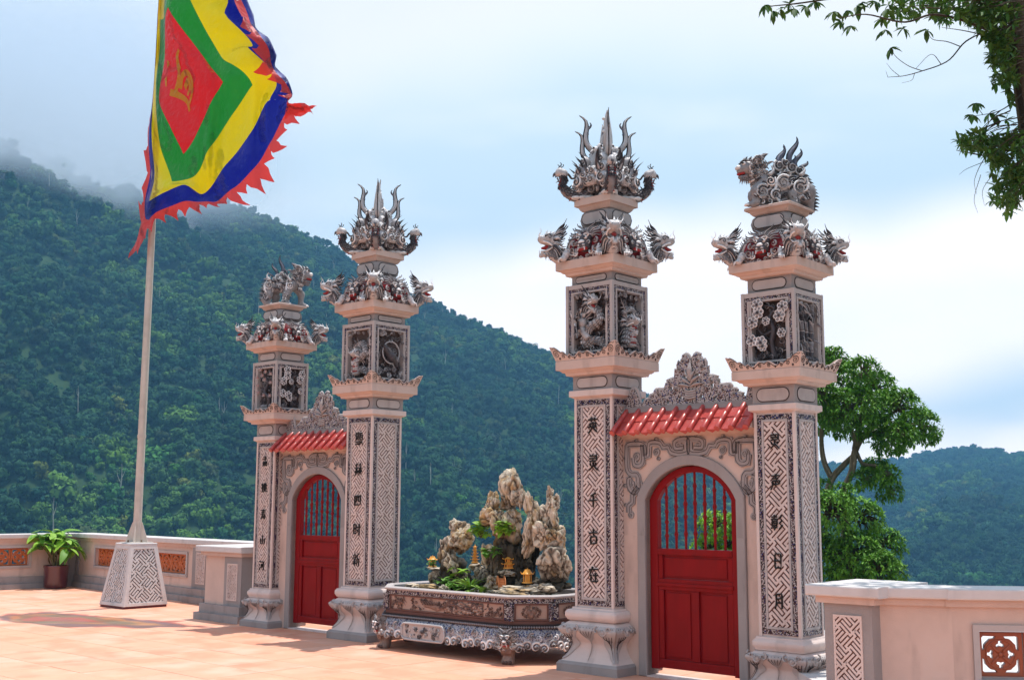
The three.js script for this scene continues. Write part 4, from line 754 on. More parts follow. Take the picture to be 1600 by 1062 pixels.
function pineRelief(w, h, seed) {
  const R = rng(seed), o = [], f = [];
  o.push(shade(tube([[0.1 * w, -0.45 * h, -0.02], [0.2 * w, -0.25 * h, 0], [0.0, -0.1 * h, 0.01], [0.1 * w, 0.12 * h, 0], [-0.1 * w, 0.32 * h, 0]], [0.03, 0.026, 0.022, 0.016, 0.008], 7), CD), shade(tube([[0.02 * w, -0.1 * h, 0], [-0.25 * w, 0.02 * h, 0.01]], [0.014, 0.006], 5), CD), shade(tube([[0.1 * w, 0.1 * h, 0], [0.3 * w, 0.2 * h, 0.01]], [0.012, 0.006], 5), CD));
  for (const [x, y] of [[-0.2, 0.42], [0.05, 0.36], [-0.34, 0.24], [0.02, 0.18], [0.32, 0.1], [-0.3, 0.06], [-0.28, -0.1], [0.0, -0.18], [0.3, -0.2], [0.3, 0.3], [-0.1, 0.28]]) { const cx = x * w, cy = y * h; for (let k = 0; k < 13; k++) { const a = -0.25 + k / 12 * 3.6; f.push(shade(spike([cx, cy - 0.01, 0.014], [cx + Math.cos(a) * 0.042, cy + Math.sin(a) * 0.036, 0.032], 0.0055, 0.1, [0, 0, 1], 1, 4), [CL, CM, CR, CL][k % 4])); } }
  for (let i = 0; i < 9; i++) o.push(shade(ball(0.03 + 0.02 * R(), [(R() - 0.5) * w * 0.7, -0.42 * h, -0.02], [1, 0.7, 0.8]), CM));
  return [merge(o), merge(f), 'pine_trunk', 'needles'];
}
function bambooRelief(w, h, seed) {
  const R = rng(seed), o = [], f = [];
  for (const [x0, x1, r] of [[-0.16, -0.24, 0.026], [0.12, 0.22, 0.024], [0.0, -0.02, 0.016]]) for (let k = 0; k < 6; k++) { const a = k / 6, b = (k + 0.94) / 6; o.push(shade(tube([[lerp(x0, x1, a) * w, lerp(-0.45, 0.42, a) * h, -0.005], [lerp(x0, x1, b) * w, lerp(-0.45, 0.42, b) * h, -0.005]], [r * 1.08, r, r, r * 1.1], 7, 1, 4), k & 1 ? CM : CD), shade(new THREE.TorusGeometry(r, 0.006, 4, 8).rotateX(1.57).translate(lerp(x0, x1, b) * w, lerp(-0.45, 0.42, b) * h, -0.005), CL)); }
  for (let i = 0; i < 46; i++) { const x = (R() - 0.5) * w * 0.8, y = (0.1 + 0.35 * R()) * h * (i % 4 ? 1 : -0.6), a = -1.57 + (R() - 0.5) * 2.2, L = 0.06 + 0.05 * R(); f.push(shade(spike([x, y, 0.012], [x + Math.cos(a) * L, y + Math.sin(a) * L, 0.03 + 0.02 * R()], 0.009, 0.1, [0, 0, 1], 0.5, 4), [CM, CD, CL][i % 3])); }
  for (let i = 0; i < 9; i++) o.push(shade(ball(0.03 + 0.02 * R(), [(R() - 0.5) * w * 0.7, -0.43 * h, -0.01], [1, 0.7, 0.8]), CD));
  return [merge(o), merge(f), 'bamboo_stalks', 'bamboo_leaves'];
}
function dragonRelief(w, h, seed, front) {
  const o = [], f = [], R = rng(seed);
  const p = [[0.36 * w, -0.4 * h, -0.02], [0.12 * w, -0.3 * h, 0.0], [-0.12 * w, -0.34 * h, 0.01], [-0.02 * w, -0.12 * h, 0.015], [0.26 * w, 0.02 * h, 0], [0.1 * w, 0.2 * h, -0.01], [-0.2 * w, 0.12 * h, 0.0]], rad = [0.012, 0.034, 0.036, 0.036, 0.032, 0.026, 0.01];
  o.push(shade(tube(p, rad, 8, 1, 34), CM), ...scales(p, rad, 26, 6, 0.022, CL, 1.6, 1.57), ...scales(p, rad, 26, 6, 0.022, CL, 1.6, -1.57));
  if (front) { o.push(DHEAD.clone().applyMatrix4(M4([0.0, -0.03 * h, 0.0], [0, -Math.PI / 2, 0], 1.05))); o.push(shade(tube([[0, -0.4 * h, 0.02], [0.0, -0.22 * h, 0.05], [0, -0.06 * h, 0.03]], [0.04, 0.036, 0.03], 8), CL)); for (let i = 0; i < 7; i++) o.push(shade(tube([[-0.034, (-0.38 + i * 0.045) * h, 0.05], [0, (-0.385 + i * 0.045) * h, 0.088], [0.034, (-0.38 + i * 0.045) * h, 0.05]], 0.008, 5, 1, 6), i & 1 ? CR : CL)); }
  else { o.push(DHEAD.clone().applyMatrix4(M4([-0.16 * w, -0.02 * h, 0.03], [0, Math.PI - 0.5, 0.12], 1.15))); o.push(DHEAD.clone().applyMatrix4(M4([0.02 * w, 0.30 * h, 0.0], [0, -0.5, -0.1], 0.95))); o.push(shade(tube([[-0.2 * w, -0.06 * h, 0.03], [-0.08 * w, -0.2 * h, 0.04], [0.0, -0.28 * h, 0.03]], [0.028, 0.036, 0.034], 8), CL)); }
  for (let i = 0; i < 8; i++) f.push(...flame([(R() - 0.5) * w * 0.5, -0.05 * h + R() * 0.25 * h, 0], [(R() - 0.5) * w * 0.8, 0.15 * h + R() * 0.25 * h, 0.02], 0.012, 0.02, [1, 0, 0], i & 1 ? CM : CL));
  f.push(...scrolls(w * 0.9, 0.2 * h, seed + 1, 12, 0.03, [CD, CM, CL]).map((g) => g.translate(0, -0.38 * h, 0)), ...scrolls(w * 0.2, h * 0.9, seed + 2, 12, 0.028, [CM, CL, CD]).map((g) => g.translate(0.4 * w, 0, 0.01)), ...scrolls(w * 0.9, h * 0.12, seed + 3, 10, 0.028, [CL, CM]).map((g) => g.translate(0, 0.42 * h, 0.01)));
  return [merge(o), merge(f), 'carved_dragon', 'cloud_scrolls'];
}
function waveRelief(w, h, seed) {
  const o = [], f = [], R = rng(seed);
  o.push(shade(new THREE.TorusGeometry(0.135, 0.008, 6, 28).translate(0, 0.02, 0.015), CL), shade(blobs([[[-0.09, 0.05, 0.01], [0.0, -0.03, 0.03], 0.03, 0.05], [[0.0, -0.03, 0.03], [0.1, -0.13, 0.01], 0.045, 0.02], [[-0.09, 0.06, 0.02], [-0.12, 0.09, 0.03], 0.03, 0.02]], [-0.2, -0.2, -0.06], [0.18, 0.15, 0.12], 30, 0.012), CD));
  for (let i = 0; i < 14; i++) o.push(shade(spike([-0.08 + i * 0.012, 0.06 - i * 0.012, 0.05], [-0.07 + i * 0.014, 0.08 - i * 0.011, 0.06], 0.01), CM));
  f.push(...scrolls(w * 0.9, 0.22 * h, seed, 22, 0.036, [CD, CM, CL]).map((g) => g.translate(0, -0.36 * h, 0.01)), ...scrolls(w * 0.9, 0.12 * h, seed + 5, 9, 0.04, [CL, CM]).map((g) => g.translate(0, 0.42 * h, 0.01)), ...scrolls(w * 0.14, h * 0.8, seed + 9, 9, 0.03, [CL, CM]).map((g) => g.translate(-0.42 * w, 0, 0.01)), ...scrolls(w * 0.14, h * 0.8, seed + 9, 9, 0.03, [CM, CL]).map((g) => g.translate(0.42 * w, 0, 0.01)));
  return [merge(o), merge(f), 'carved_creature', 'wave_scrolls'];
}
// ---------------------------------------------------------------- brush characters, as raised strokes on a 10 x 10 field
const GLYPH = {
  英: '1,1.8 9,1.8;3.4,.5 3.4,3;6.6,.5 6.6,3;2.5,4 7.5,4 7.5,6;2.5,4 2.5,6;.8,6 9.2,6;5,3 5,6 1,9.6;5.2,6.4 9,9.6',
  灵: '2,1 8,1 8,4;2,2.5 8,2.5;2,4 8,4;2.4,5.2 3,6.8;7.6,5 6.8,6.6;5,4.6 5,6.5 1.2,9.6;5.2,6.5 9,9.6',
  千: '7.5,.8 2.5,2.2;.8,4.8 9.2,4.8;5,1.6 5,9.6',
  古: '1,3 9,3;5,.6 5,5;2.5,5.2 2.5,9.4;2.5,5.2 7.5,5.2 7.5,9.4;2.5,9 7.5,9',
  在: '1,2.4 9,2.4;4.4,.6 1,6;2.6,5 2.6,9.6;4.4,5.8 8.6,5.8;6.5,4 6.5,9.2;3.8,9.2 9.2,9.2',
  声: '1.6,1.4 8.4,1.4;5,.3 5,3;2.4,3 7.6,3;2.4,4.4 8,4.4 8,6.6;5,4.4 5,6.6;2.4,6.6 8,6.6;2.4,4.4 2.4,7.4 1,9.7',
  彰: '1,1.6 5.6,1.6;3.2,.4 3.2,1.4;.6,3 6,3;1.4,4.2 5.2,4.2 5.2,6.6;1.4,4.2 1.4,6.6;1.4,5.4 5.2,5.4;1.4,6.6 5.2,6.6;.4,8 6,8;3.2,6.6 3.2,9.8;9,1 6.6,3;9.2,3.8 6.6,6;9.6,6.4 6.2,9.6',
  日: '2.8,1 2.8,9.4;2.8,1 7.4,1 7.4,9.4;2.8,5 7.4,5;2.8,9 7.4,9',
  月: '3,1 3,6.5 1.8,9.6;3,1 7.4,1 7.4,9.4 6.4,8.8;3,3.6 7.4,3.6;3,6 7.4,6',
  孟: '2.6,1 7,1 5,2.6 5,4.6 4.2,4.2;1.6,3 8.4,3;2,5.6 8,5.6 8,8.8;2,5.6 2,8.8;4,5.8 4,8.8;6,5.8 6,8.8;.8,8.9 9.2,8.9',
  桃: '2,.6 2,9.6;.4,2.6 3.8,2.6;2,3 .4,6.4;2.2,3.4 3.8,5;5.4,.8 5,7 3.8,9.4;7.2,.6 7.2,8.8 9.8,8.8 9.8,7.4;4,3 5,4.2;9.4,2.6 8,4;4,6.4 5.2,5.4;8,5 9.6,6.6',
  寿: '1.6,1.6 8.4,1.6;2,3.2 8,3.2;.8,4.8 9.2,4.8;4.8,.4 3.8,5 1,9.6;3.4,6.6 9,6.6;7,5.4 7,9.6 5.8,8.8;4.4,7.4 5.2,8.6',
  山: '5,1 5,8.6;1.6,4 1.6,8.8 8.4,8.8;8.4,4 8.4,9.2',
  河: '1.2,1.2 2.4,2.2;.6,4 1.8,5;.8,9 2.6,6.2;3.4,2 9.6,2;8.2,2 8.2,9.4 6.8,8.6;4.4,4 6.6,4 6.6,6.6;4.4,4 4.4,6.6;4.4,6.6 6.6,6.6',
  顯: '1,.6 4.6,.6 4.6,2.8;1,.6 1,2.8;1,1.7 4.6,1.7;1,2.8 4.6,2.8;2,3.2 .8,4.6 2.2,4.8 .6,6.6;4.2,3.2 3,4.6 4.6,4.8 3,6.6;.4,7.2 5.4,7.2;1,8.2 .6,9.4;2.4,8.2 2.4,9.2;3.6,8.2 3.8,9.2;4.8,8 5.4,9.2;5.8,1 9.8,1;7.6,1 7.2,2.4;6.2,2.6 9.4,2.6 9.4,7.2;6.2,2.6 6.2,7.2;6.2,4.2 9.4,4.2;6.2,5.7 9.4,5.7;6.2,7.2 9.4,7.2;7,7.4 5.8,9.6;8.6,7.4 9.8,9.6',
  赫: '1,1.6 4.6,1.6;2.8,.5 2.8,4;.6,4 5,4;2.2,4 2,7 .8,9.4;3.4,4 3.4,9.2;1.2,5.6 .6,7.4;4.4,5.6 5,7.2;5.6,1.6 9.2,1.6;7.4,.5 7.4,4;5.2,4 9.8,4;6.9,4 6.7,7 5.6,9.4;8.1,4 8.1,9.2;6,5.6 5.4,7.4;9,5.6 9.8,7.2',
  四: '1.4,2 1.4,8.8;1.4,2 8.6,2 8.6,8.8;1.4,8.2 8.6,8.2;4,2 3.8,5 2.6,6.4;6,2 6,5.6 7.8,5.8',
  时: '1,1.4 1,8;1,1.4 3.8,1.4 3.8,8;1,4.6 3.8,4.6;1,7.8 3.8,7.8;4.8,3.4 9.6,3.4;8,.8 8,9.4 6.8,8.6;5.6,5.2 6.4,6.8',
  新: '3,.4 3,1.4;.8,1.8 5.2,1.8;1.8,2.4 2.2,3.6;4.2,2.4 3.8,3.6;.4,4.2 5.4,4.2;.8,6 5,6;3,4.2 3,9.6;2.4,6.6 .8,8.4;3.6,6.8 4.8,8;9,.8 6,2;6.2,1.8 6.2,6 5.2,9.4;6.2,4.4 9.8,4.4;8.2,4.4 8.2,9.8',
};
function glyph(ch, w, h) {
  const dense = GLYPH[ch].split(';').length > 12 ? 0.72 : 1;
  return merge(GLYPH[ch].split(';').map((s, i) => {
    const p = s.split(' ').map((q) => q.split(',').map(Number)), pts = [];
    p.forEach(([x, y], k) => { if (k) { const [a, b] = p[k - 1]; for (const t of [0.06, 0.5, 0.94]) pts.push([(lerp(a, x, t) / 10 - 0.5) * w + (t === 0.5 ? 0.006 * w : 0), (0.5 - lerp(b, y, t) / 10) * h - (lerp(a, x, t) - 5) * -0.004 * h, 0]); } });
    const r = 0.080 * w * dense;
    return tube(pts, [r * 1.25, r * 0.8, r * 1.1, r * 0.95, r * (i % 3 ? 0.35 : 0.9)], 6, 0.7, pts.length * 3);
  }));
}

// ---------------------------------------------------------------- gate pillars
const INNER = { pl: 0.37, sh: 0.238, cap: 0.278, low: 0.373, bx: 0.298, corn: 0.372, slab: 0.235, y: [0.604, 2.641, 2.716, 3.014, 3.785, 4.031, 4.689], s: 1 };
const OUTER = { pl: 0.309, sh: 0.203, cap: 0.238, low: 0.338, bx: 0.266, corn: 0.341, slab: 0.232, y: [0.479, 2.401, 2.468, 2.763, 3.466, 3.727, 4.256], s: 0.86 };
const faceM = [0, 1, 2, 3].map((k) => new THREE.Matrix4().makeRotationY(k * Math.PI / 2)); // front, right, back, left
const onFaces = (g, ks = [0, 1, 2, 3]) => ks.map((k) => norm(g.clone()).applyMatrix4(faceM[k]));

function vaseLeaves(prof, H, y0, y1) { // acanthus draped over the bulging foot, for one face
  const at = (y) => { for (let i = 1; i < prof.length; i++) if (y <= prof[i][1]) { const [a, b] = prof[i - 1], [c, d] = prof[i]; return lerp(a, c, (y - b) / (d - b || 1)); } return prof[prof.length - 1][0]; };
  const h = y1 - y0, grey = [], lines = [], white = [];
  const sheet = (edge, n = 10) => { // edge(t) -> [xl, xr], t from top to tip
    const pos = [], idx = [], m = 5;
    for (let i = 0; i <= n; i++) { const t = i / n, [xl, xr] = edge(t), y = lerp(y1 - 0.02 * h, y0, t); for (let k = 0; k <= m; k++) { const x = lerp(xl, xr, k / m), rr = at(Math.max(y, y0)), q = 1 - Math.pow(2 * k / m - 1, 2); pos.push(x * rr / H, y, rr + 0.006 + 0.010 * q); } }
    for (let i = 0; i < n; i++) for (let k = 0; k < m; k++) { const a = i * (m + 1) + k; idx.push(a, a + m + 1, a + 1, a + 1, a + m + 1, a + m + 2); }
    const g = new THREE.BufferGeometry(); g.setAttribute('position', new THREE.Float32BufferAttribute(pos, 3)); g.setIndex(idx); g.computeVertexNormals(); return norm(g);
  };
  const rib = (pts, r = 0.0035) => tube(pts.map(([x, t]) => { const y = lerp(y1 - 0.02 * h, y0, t), rr = at(y); return [x * rr / H, y, rr + 0.019]; }), [r, r, r * 0.4], 4, 1, 10);
  const tooth = (t, n) => Math.abs(((t * n) % 1) - 0.5) * 2;
  for (const s of [-1, 1]) {
    const e = (t) => { const inner = H * lerp(0.44, 0.95, Math.pow(t, 1.5)) - 0.05 * (1 - tooth(t, 2.6)) * (1 - t * 0.6); return s > 0 ? [inner, H * 0.995] : [-H * 0.995, -inner]; };
    grey.push(sheet((t) => e(t), 18));
    for (let k = 0; k < 4; k++) lines.push(rib([[s * H * (0.94 - k * 0.09), 0.04], [s * H * (0.90 - k * 0.10), 0.32], [s * H * (0.93 - k * 0.06), 0.58 - k * 0.06], [s * H * 0.97, 0.92 - 0.17 * k]]));
    const cx = s * H * 0.56, cy = lerp(y1, y0, 0.16);
    white.push(curl(cx, cy, at(cy) + 0.01, 0.042, 1.3, 0.014, -s, s > 0 ? 0.4 : 2.7), ball(0.024, [cx, cy - 0.004, at(cy) + 0.016], [1, 1, 0.6]));
    grey.push(curl(s * H * 0.36, cy + 0.014, at(cy) + 0.008, 0.034, 1.2, 0.011, s, 1.6), curl(s * H * 0.74, cy + 0.02, at(cy) + 0.008, 0.03, 1.1, 0.01, s, 0));
  }
  grey.push(sheet((t) => { if (t > 0.46) return [0, 0]; const q = t / 0.46, w = H * 0.40 * Math.pow(1 - q, 0.55) - 0.025 * (1 - tooth(q, 2.5)) * (1 - q); return [-Math.max(w, 0.001), Math.max(w, 0.001)]; }, 20));
  for (const x of [-0.24, -0.12, 0, 0.12, 0.24]) lines.push(rib([[x * H, 0.05], [x * H * 0.8, 0.2], [x * H * 0.35, 0.36]], 0.003));
  return [merge(grey), merge(lines), merge(white)];
}
function leafBoard(H, k) { // curled crest standing on a cornice, one side
  const half = [[0, 0.062], [0.05, 0.078], [0.085, 0.055], [0.12, 0.034], [0.15, 0.040], [0.175, 0.062], [0.20, 0.046], [0.225, 0.070], [0.25, 0.092], [0.275, 0.088], [0.30, 0.118], [0.335, 0.142], [0.36, 0.134], [0.373, 0.146]].map(([x, y]) => [x * H / 0.373, y * k]);
  const out = [[-H, 0], [H, 0], ...half.slice().reverse(), ...half.slice(1).map(([x, y]) => [-x, y])];
  const g = extrude(out, 0.026, -0.028), lines = [];
  for (const s of [-1, 1]) {
    for (const [x, y, r, t] of [[0.325, 0.068, 0.040, 1.8], [0.245, 0.043, 0.024, 1.5], [0.178, 0.028, 0.017, 1.4], [0.045, 0.034, 0.022, 1.6], [0.115, 0.016, 0.010, 1.2], [0.30, 0.02, 0.012, 1.2]]) lines.push(curl(s * x * H / 0.373, y * k, 0.0, r * k, t, 0.0042, -s, s > 0 ? 2.4 : 0.7, 4));
    lines.push(tube(half.map(([x, y]) => [s * (x - 0.008), y - 0.011 * k, 0]), 0.003, 4));
  }
  const edge = tube([...half.map(([x, y]) => [x, y, -0.012]).reverse(), ...half.slice(1).map(([x, y]) => [-x, y, -0.012])], 0.0065, 5, 1, 70);
  const lean = (q) => { const p = q.attributes.position; for (let i = 0; i < p.count; i++) { const y = p.getY(i), x = p.getX(i); p.setZ(i, p.getZ(i) + H + y * 0.34); p.setX(i, x * (1 + y * 0.34 / H)); } q.computeVertexNormals(); return q; };
  return [lean(g), lean(merge(lines)), lean(edge)];
}
function pillar(D, name, label, pos, text, reliefs, finial) {
  const o = thing(name, label, 'gate pillar', pos, -PHI), [yb, yt, yc, yl, ybx, yco, ysl] = D.y, s = D.s, w = D.sh;
  // foot
  mk('plinth', loft([[D.pl, 0], [D.pl, 0.075 * s], [D.pl - 0.012, 0.088 * s], [D.pl - 0.02, 0.1 * s]]), MAT.grey, o);
  const v0 = 0.1 * s, v1 = yb - 0.13 * s, vh = v1 - v0, P = [];
  for (let i = 0; i <= 18; i++) { const t = i / 18, q = t < 0.42 ? lerp(D.pl - 0.028, w + 0.02, Math.sin(t / 0.42 * Math.PI / 2)) : lerp(w + 0.02, D.pl - 0.014, Math.pow(Math.sin(Math.min(1, (t - 0.42) / 0.42) * Math.PI / 2), 1.6)) - (t > 0.84 ? (t - 0.84) / 0.16 * 0.075 : 0); P.push([q, v0 + t * vh]); }
  const foot = mk('foot', loft(P, 0.02, 0, 0, 0.9), MAT.pale, o);
  const [lg, ll, lw] = vaseLeaves(P, D.pl - 0.014, v0 + 0.02, v1 - 0.02);
  mk('leaf_carving', onFaces(lg), MAT.greyLight, foot); mk('leaf_lines', onFaces(ll), MAT.line, foot); mk('leaf_volutes', onFaces(lw), MAT.greyLight, foot);
  mk('torus_moulding', loft([[w + 0.03, yb - 0.13 * s], [D.pl - 0.075, yb - 0.118 * s], [D.pl - 0.058, yb - 0.085 * s], [D.pl - 0.058, yb - 0.05 * s], [D.pl - 0.075, yb - 0.024 * s], [w + 0.026, yb - 0.018 * s], [w + 0.022, yb]], 0.012, 0, 0, 0.8), MAT.pale, o);
  // shaft
  const shaft = mk('shaft', [box(2 * (w - 0.014), yt - yb, 2 * (w - 0.014), 0, (yt + yb) / 2, 0), ...[[-1, -1], [1, -1], [-1, 1], [1, 1]].map(([a, b]) => bevelBox(0.03, yt - yb, 0.03, 0.004).translate(a * (w - 0.015), (yt + yb) / 2, b * (w - 0.015)))], MAT.pale, o);
  const H = yt - yb, mw = 0.05 * s, cy = (yt + yb) / 2, iw = w - 0.032 - mw - 0.026 * s, ih = H / 2 - 0.022 - mw - 0.022;
  const lattice = fret(rect(-iw, iw, cy - ih, cy + ih), 0.0345, 0.010, w - 0.0135, 0.62);
  [0, 1, 2, 3].forEach((k) => {
    const f = sub('shaft_panel', o); f.rotation.y = k * Math.PI / 2;
    mk('mosaic_border', ringRect(2 * (w - 0.032), H - 0.044, mw, 0.008, w - 0.0135, 0, cy), MAT.mosaic, f);
    mk('inner_frame', ringRect(2 * (w - 0.034 - mw), H - 0.048 - 2 * mw, 0.022 * s, 0.015, w - 0.0135, 0, cy), MAT.greyLight, f);
    mk('panel_ground', span(-iw, iw, cy - ih, cy + ih, w - 0.0138, w - 0.0115), MAT.groove, f);
    mk('fretwork', k ? lattice : lattice, MAT.pale, f);
    if (!k) [...text].forEach((ch, i) => mk('brush_character', glyph(ch, 0.135 * s + 0.008, 0.17 * s).translate(0, yt - [0.135, 0.316, 0.497, 0.666, 0.842][i] * H, w + 0.003), MAT.ink, f));
  });
  mk('shaft_cap', loft([[w + 0.004, yt], [D.cap - 0.012, yt + 0.012], [D.cap, yt + 0.016], [D.cap, yc - 0.004], [D.cap - 0.006, yc]]), MAT.pale, o);
  const neck = (y0, y1, h, bulge, nm) => {
    const m = mk(nm, bulge ? loft([[h - bulge, y0], [h - bulge * 0.3, y0 + (y1 - y0) * 0.18], [h, y0 + (y1 - y0) * 0.5], [h - bulge * 0.3, y1 - (y1 - y0) * 0.18], [h - bulge, y1]], 0.03, 0, 0, 0.9) : loft([[h, y0], [h, y1]]), MAT.grey, o);
    const H2 = y1 - y0, W = 2 * h * 0.78, z = h - (bulge ? 0.004 : 0.001), r = H2 * 0.36;
    mk('oval_line', onFaces(extrude(roundRect(W, H2 * 0.74, r, 0, (y0 + y1) / 2), 0.006, z)), MAT.line, m);
    mk('oval_panel', onFaces(extrude(roundRect(W - 0.014, H2 * 0.74 - 0.014, r - 0.006, 0, (y0 + y1) / 2), 0.009, z, [], 0.002)), MAT.greyLight, m);
  };
  const cornice = (y1, h, nm) => mk(nm, loft([[h - 0.12, y1 - 0.15 * s], [h - 0.075, y1 - 0.147 * s], [h - 0.068, y1 - 0.120 * s], [h - 0.05, y1 - 0.117 * s], [h - 0.032, y1 - 0.098 * s], [h - 0.026, y1 - 0.094 * s], [h, y1 - 0.092 * s], [h, y1 - 0.006], [h - 0.008, y1]]), MAT.plaster, o);
  neck(yc, yl - 0.15 * s, D.cap - 0.03, 0, 'neck');
  cornice(yl, D.low, 'lower_cornice');
  // crest of curls
  const [bg, bl, be] = leafBoard(D.low - 0.004, s * 0.98);
  const crest = mk('curl_crest', onFaces(bg.translate(0, yl, 0)), MAT.plaster, o);
  mk('crest_lines', onFaces(bl.translate(0, yl, 0)), MAT.line, crest); mk('crest_edge', onFaces(be.translate(0, yl, 0)), MAT.pale, crest);
  // lantern box with carved niches
  const b = D.bx, B0 = yl, B1 = ybx, bh = B1 - B0, bc = (B0 + B1) / 2, pw = 0.036 * s;
  const lantern = mk('lantern_box', [...[[-1, -1], [1, -1], [-1, 1], [1, 1]].map(([q, r]) => box(0.085, bh - 0.006, 0.085, q * (b - 0.056), bc, r * (b - 0.056))), ...[[-1, -1], [1, -1], [-1, 1], [1, 1]].map(([q, r]) => bevelBox(pw, bh, pw, 0.006).translate(q * (b - pw / 2), bc, r * (b - pw / 2))), ...onFaces(span(-b + pw, b - pw, B1 - 0.045, B1 - 0.003, b - 0.09, b - 0.006)), ...onFaces(span(-b + pw, b - pw, B0, B0 + 0.04, b - 0.09, b - 0.006)), box(2 * b - 0.02, 0.01, 2 * b - 0.02, 0, B1 - 0.008, 0)], MAT.greyLight, o);
  const fw = 2 * (b - pw), fh = bh - 0.085, mz = 0.034 * s;
  mk('mosaic_border', onFaces(ringRect(fw, fh, mz, 0.05, b - 0.062, 0, bc - 0.002)), MAT.mosaic, lantern);
  mk('niche_back', box(2 * (b - 0.085), bh - 0.004, 2 * (b - 0.085), 0, bc, 0), MAT.niche, lantern);
  mk('niche_frame', onFaces(ringRect(fw - 2 * mz, fh - 2 * mz, 0.016, 0.058, b - 0.066, 0, bc - 0.002)), MAT.greyLight, lantern);
  const nw = fw - 2 * mz - 0.02, nh = fh - 2 * mz - 0.02;
  reliefs.forEach((fn, k) => {
    const f = sub('niche_relief', o); f.rotation.y = k * Math.PI / 2;
    const [g1, g2, n1, n2] = fn(nw * 1.16, nh * 1.08, 40 + k * 7 + text.charCodeAt(0) % 50);
    mk(n1, g1.translate(0, bc, b - 0.03), MAT.carve, f); mk('back_scrolls', merge(scrolls(nw, nh, 700 + k + text.charCodeAt(1) % 90, 60, 0.034, [CD, CM, CD, CL])).translate(0, bc, b - 0.07), MAT.carve, f); mk(n2, g2.translate(0, bc, b - 0.028), MAT.carve, f);
  });
  neck(ybx, yco - 0.15 * s, b - 0.045, 0, 'neck');
  cornice(yco, D.corn, 'upper_cornice');
  // red-panelled belly
  const by = yco, bhh = 0.36 * s, q = D.corn * 0.86;
  const prof = [[q - 0.035, 0], [q - 0.002, 0.06], [q + 0.004, 0.14], [q - 0.012, 0.21], [q - 0.05, 0.28], [q - 0.10, 0.33], [q - 0.135, 0.36]].map(([h, y]) => [h, by + y * s]);
  mk('belly', loft(prof, 0.06, 0, 0, 0.9), MAT.greyLight, o);
  const patch = (wx, y0, y1, off) => { const pos = [], idx = [], n = 8, m = 10; const at = (y) => { for (let i = 1; i < prof.length; i++) if (y <= prof[i][1]) return lerp(prof[i - 1][0], prof[i][0], (y - prof[i - 1][1]) / (prof[i][1] - prof[i - 1][1])); return prof[prof.length - 1][0]; };
    for (let i = 0; i <= n; i++) { const y = lerp(y0, y1, i / n), h = at(y), x = (h * wx) * (1 - 0.22 * Math.pow(i / n, 3)); for (let k = 0; k <= m; k++) pos.push(lerp(-x, x, k / m), y, h + off); }
    for (let i = 0; i < n; i++) for (let k = 0; k < m; k++) { const a = i * (m + 1) + k; idx.push(a, a + 1, a + m + 1, a + 1, a + m + 2, a + m + 1); }
    const g = new THREE.BufferGeometry(); g.setAttribute('position', new THREE.Float32BufferAttribute(pos, 3)); g.setIndex(idx); g.computeVertexNormals(); return norm(g); };
  const bp = sub('belly_panel', o);
  mk('panel_line', onFaces(patch(0.80, by + 0.002, by + 0.32 * s, 0.002)), MAT.line, bp);
  mk('panel_rim', onFaces(patch(0.77, by + 0.004, by + 0.312 * s, 0.005)), MAT.pale, bp);
  mk('red_panel', onFaces(patch(0.68, by + 0.006, by + 0.29 * s, 0.008)), MAT.belly, bp);
  [0, 1, 2, 3].forEach((k) => {
    const m = mk('lion_mask', lionMask.clone(), MAT.carve, o); m.applyMatrix4(faceM[k].clone().multiply(M4([0, by + 0.15 * s, q + 0.012], [-0.12, 0, 0], s * 1.22)));
    const c = D.corn * Math.SQRT2;
    const dg = mk('corner_dragon', cornerDragon.clone(), MAT.carve, o); dg.applyMatrix4(new THREE.Matrix4().makeRotationY(k * Math.PI / 2 + Math.PI / 4).multiply(M4([c - 0.05, by, 0], [0, 0, 0], s * 1.1)));
  });
  neck(by + 0.355 * s, by + 0.53 * s, D.slab * 0.86, 0.035, 'top_neck');
  mk('top_slab', loft([[D.slab - 0.06, by + 0.53 * s], [D.slab - 0.045, by + 0.545 * s], [D.slab - 0.028, by + 0.575 * s], [D.slab - 0.022, by + 0.58 * s], [D.slab, by + 0.583 * s], [D.slab, ysl - 0.006], [D.slab - 0.008, ysl]]), MAT.plaster, o);
  if (finial === 'phoenix') {
    for (let k = 0; k < 4; k++) {
      const f = sub('phoenix', o, [0, ysl, 0], [0, k * Math.PI / 2 + Math.PI / 4, 0], [1.11, 1.2, 1.11]);
      mk('body', phoenix.body.clone(), MAT.carve, f); mk('wings', phoenix.wing.clone(), MAT.carve, f); mk('tail_plumes', phoenix.tail.clone(), MAT.carve, f);
    }
    mk('finial_bud', finialBud.clone().scale(1.15, 1.2, 1.15).translate(0, ysl, 0), MAT.carve, o);
  } else {
    const m = mk('guardian_beast', (finial > 2 ? beastLow : beast).clone(), MAT.carve, o);
    m.applyMatrix4(M4([0, ysl, 0], [0, finial, 0], [1.06, 1.14, 1.06]));
  }
  return o;
}
const P2 = gp(-3.729, 0, -0.143), P1 = gp(-5.705, 0, -0.16), P3 = gp(0, 0, 0), P4 = gp(1.985, 0, 0);
pillar(OUTER, 'gate_pillar', 'leftmost gate pillar, topped by a beast facing right, beside the parapet end block', [P1.x, 0, P1.z], '孟桃寿山河', [pineRelief, plumRelief, bambooRelief, pineRelief], Math.PI / 4);
pillar(INNER, 'gate_pillar', 'tall phoenix-topped gate pillar at the left end of the rockery basin', [P2.x, 0, P2.z], '顯赫四时新', [(w, h, s) => dragonRelief(w, h, s, true), waveRelief, (w, h, s) => dragonRelief(w, h, s, true), waveRelief], 'phoenix');
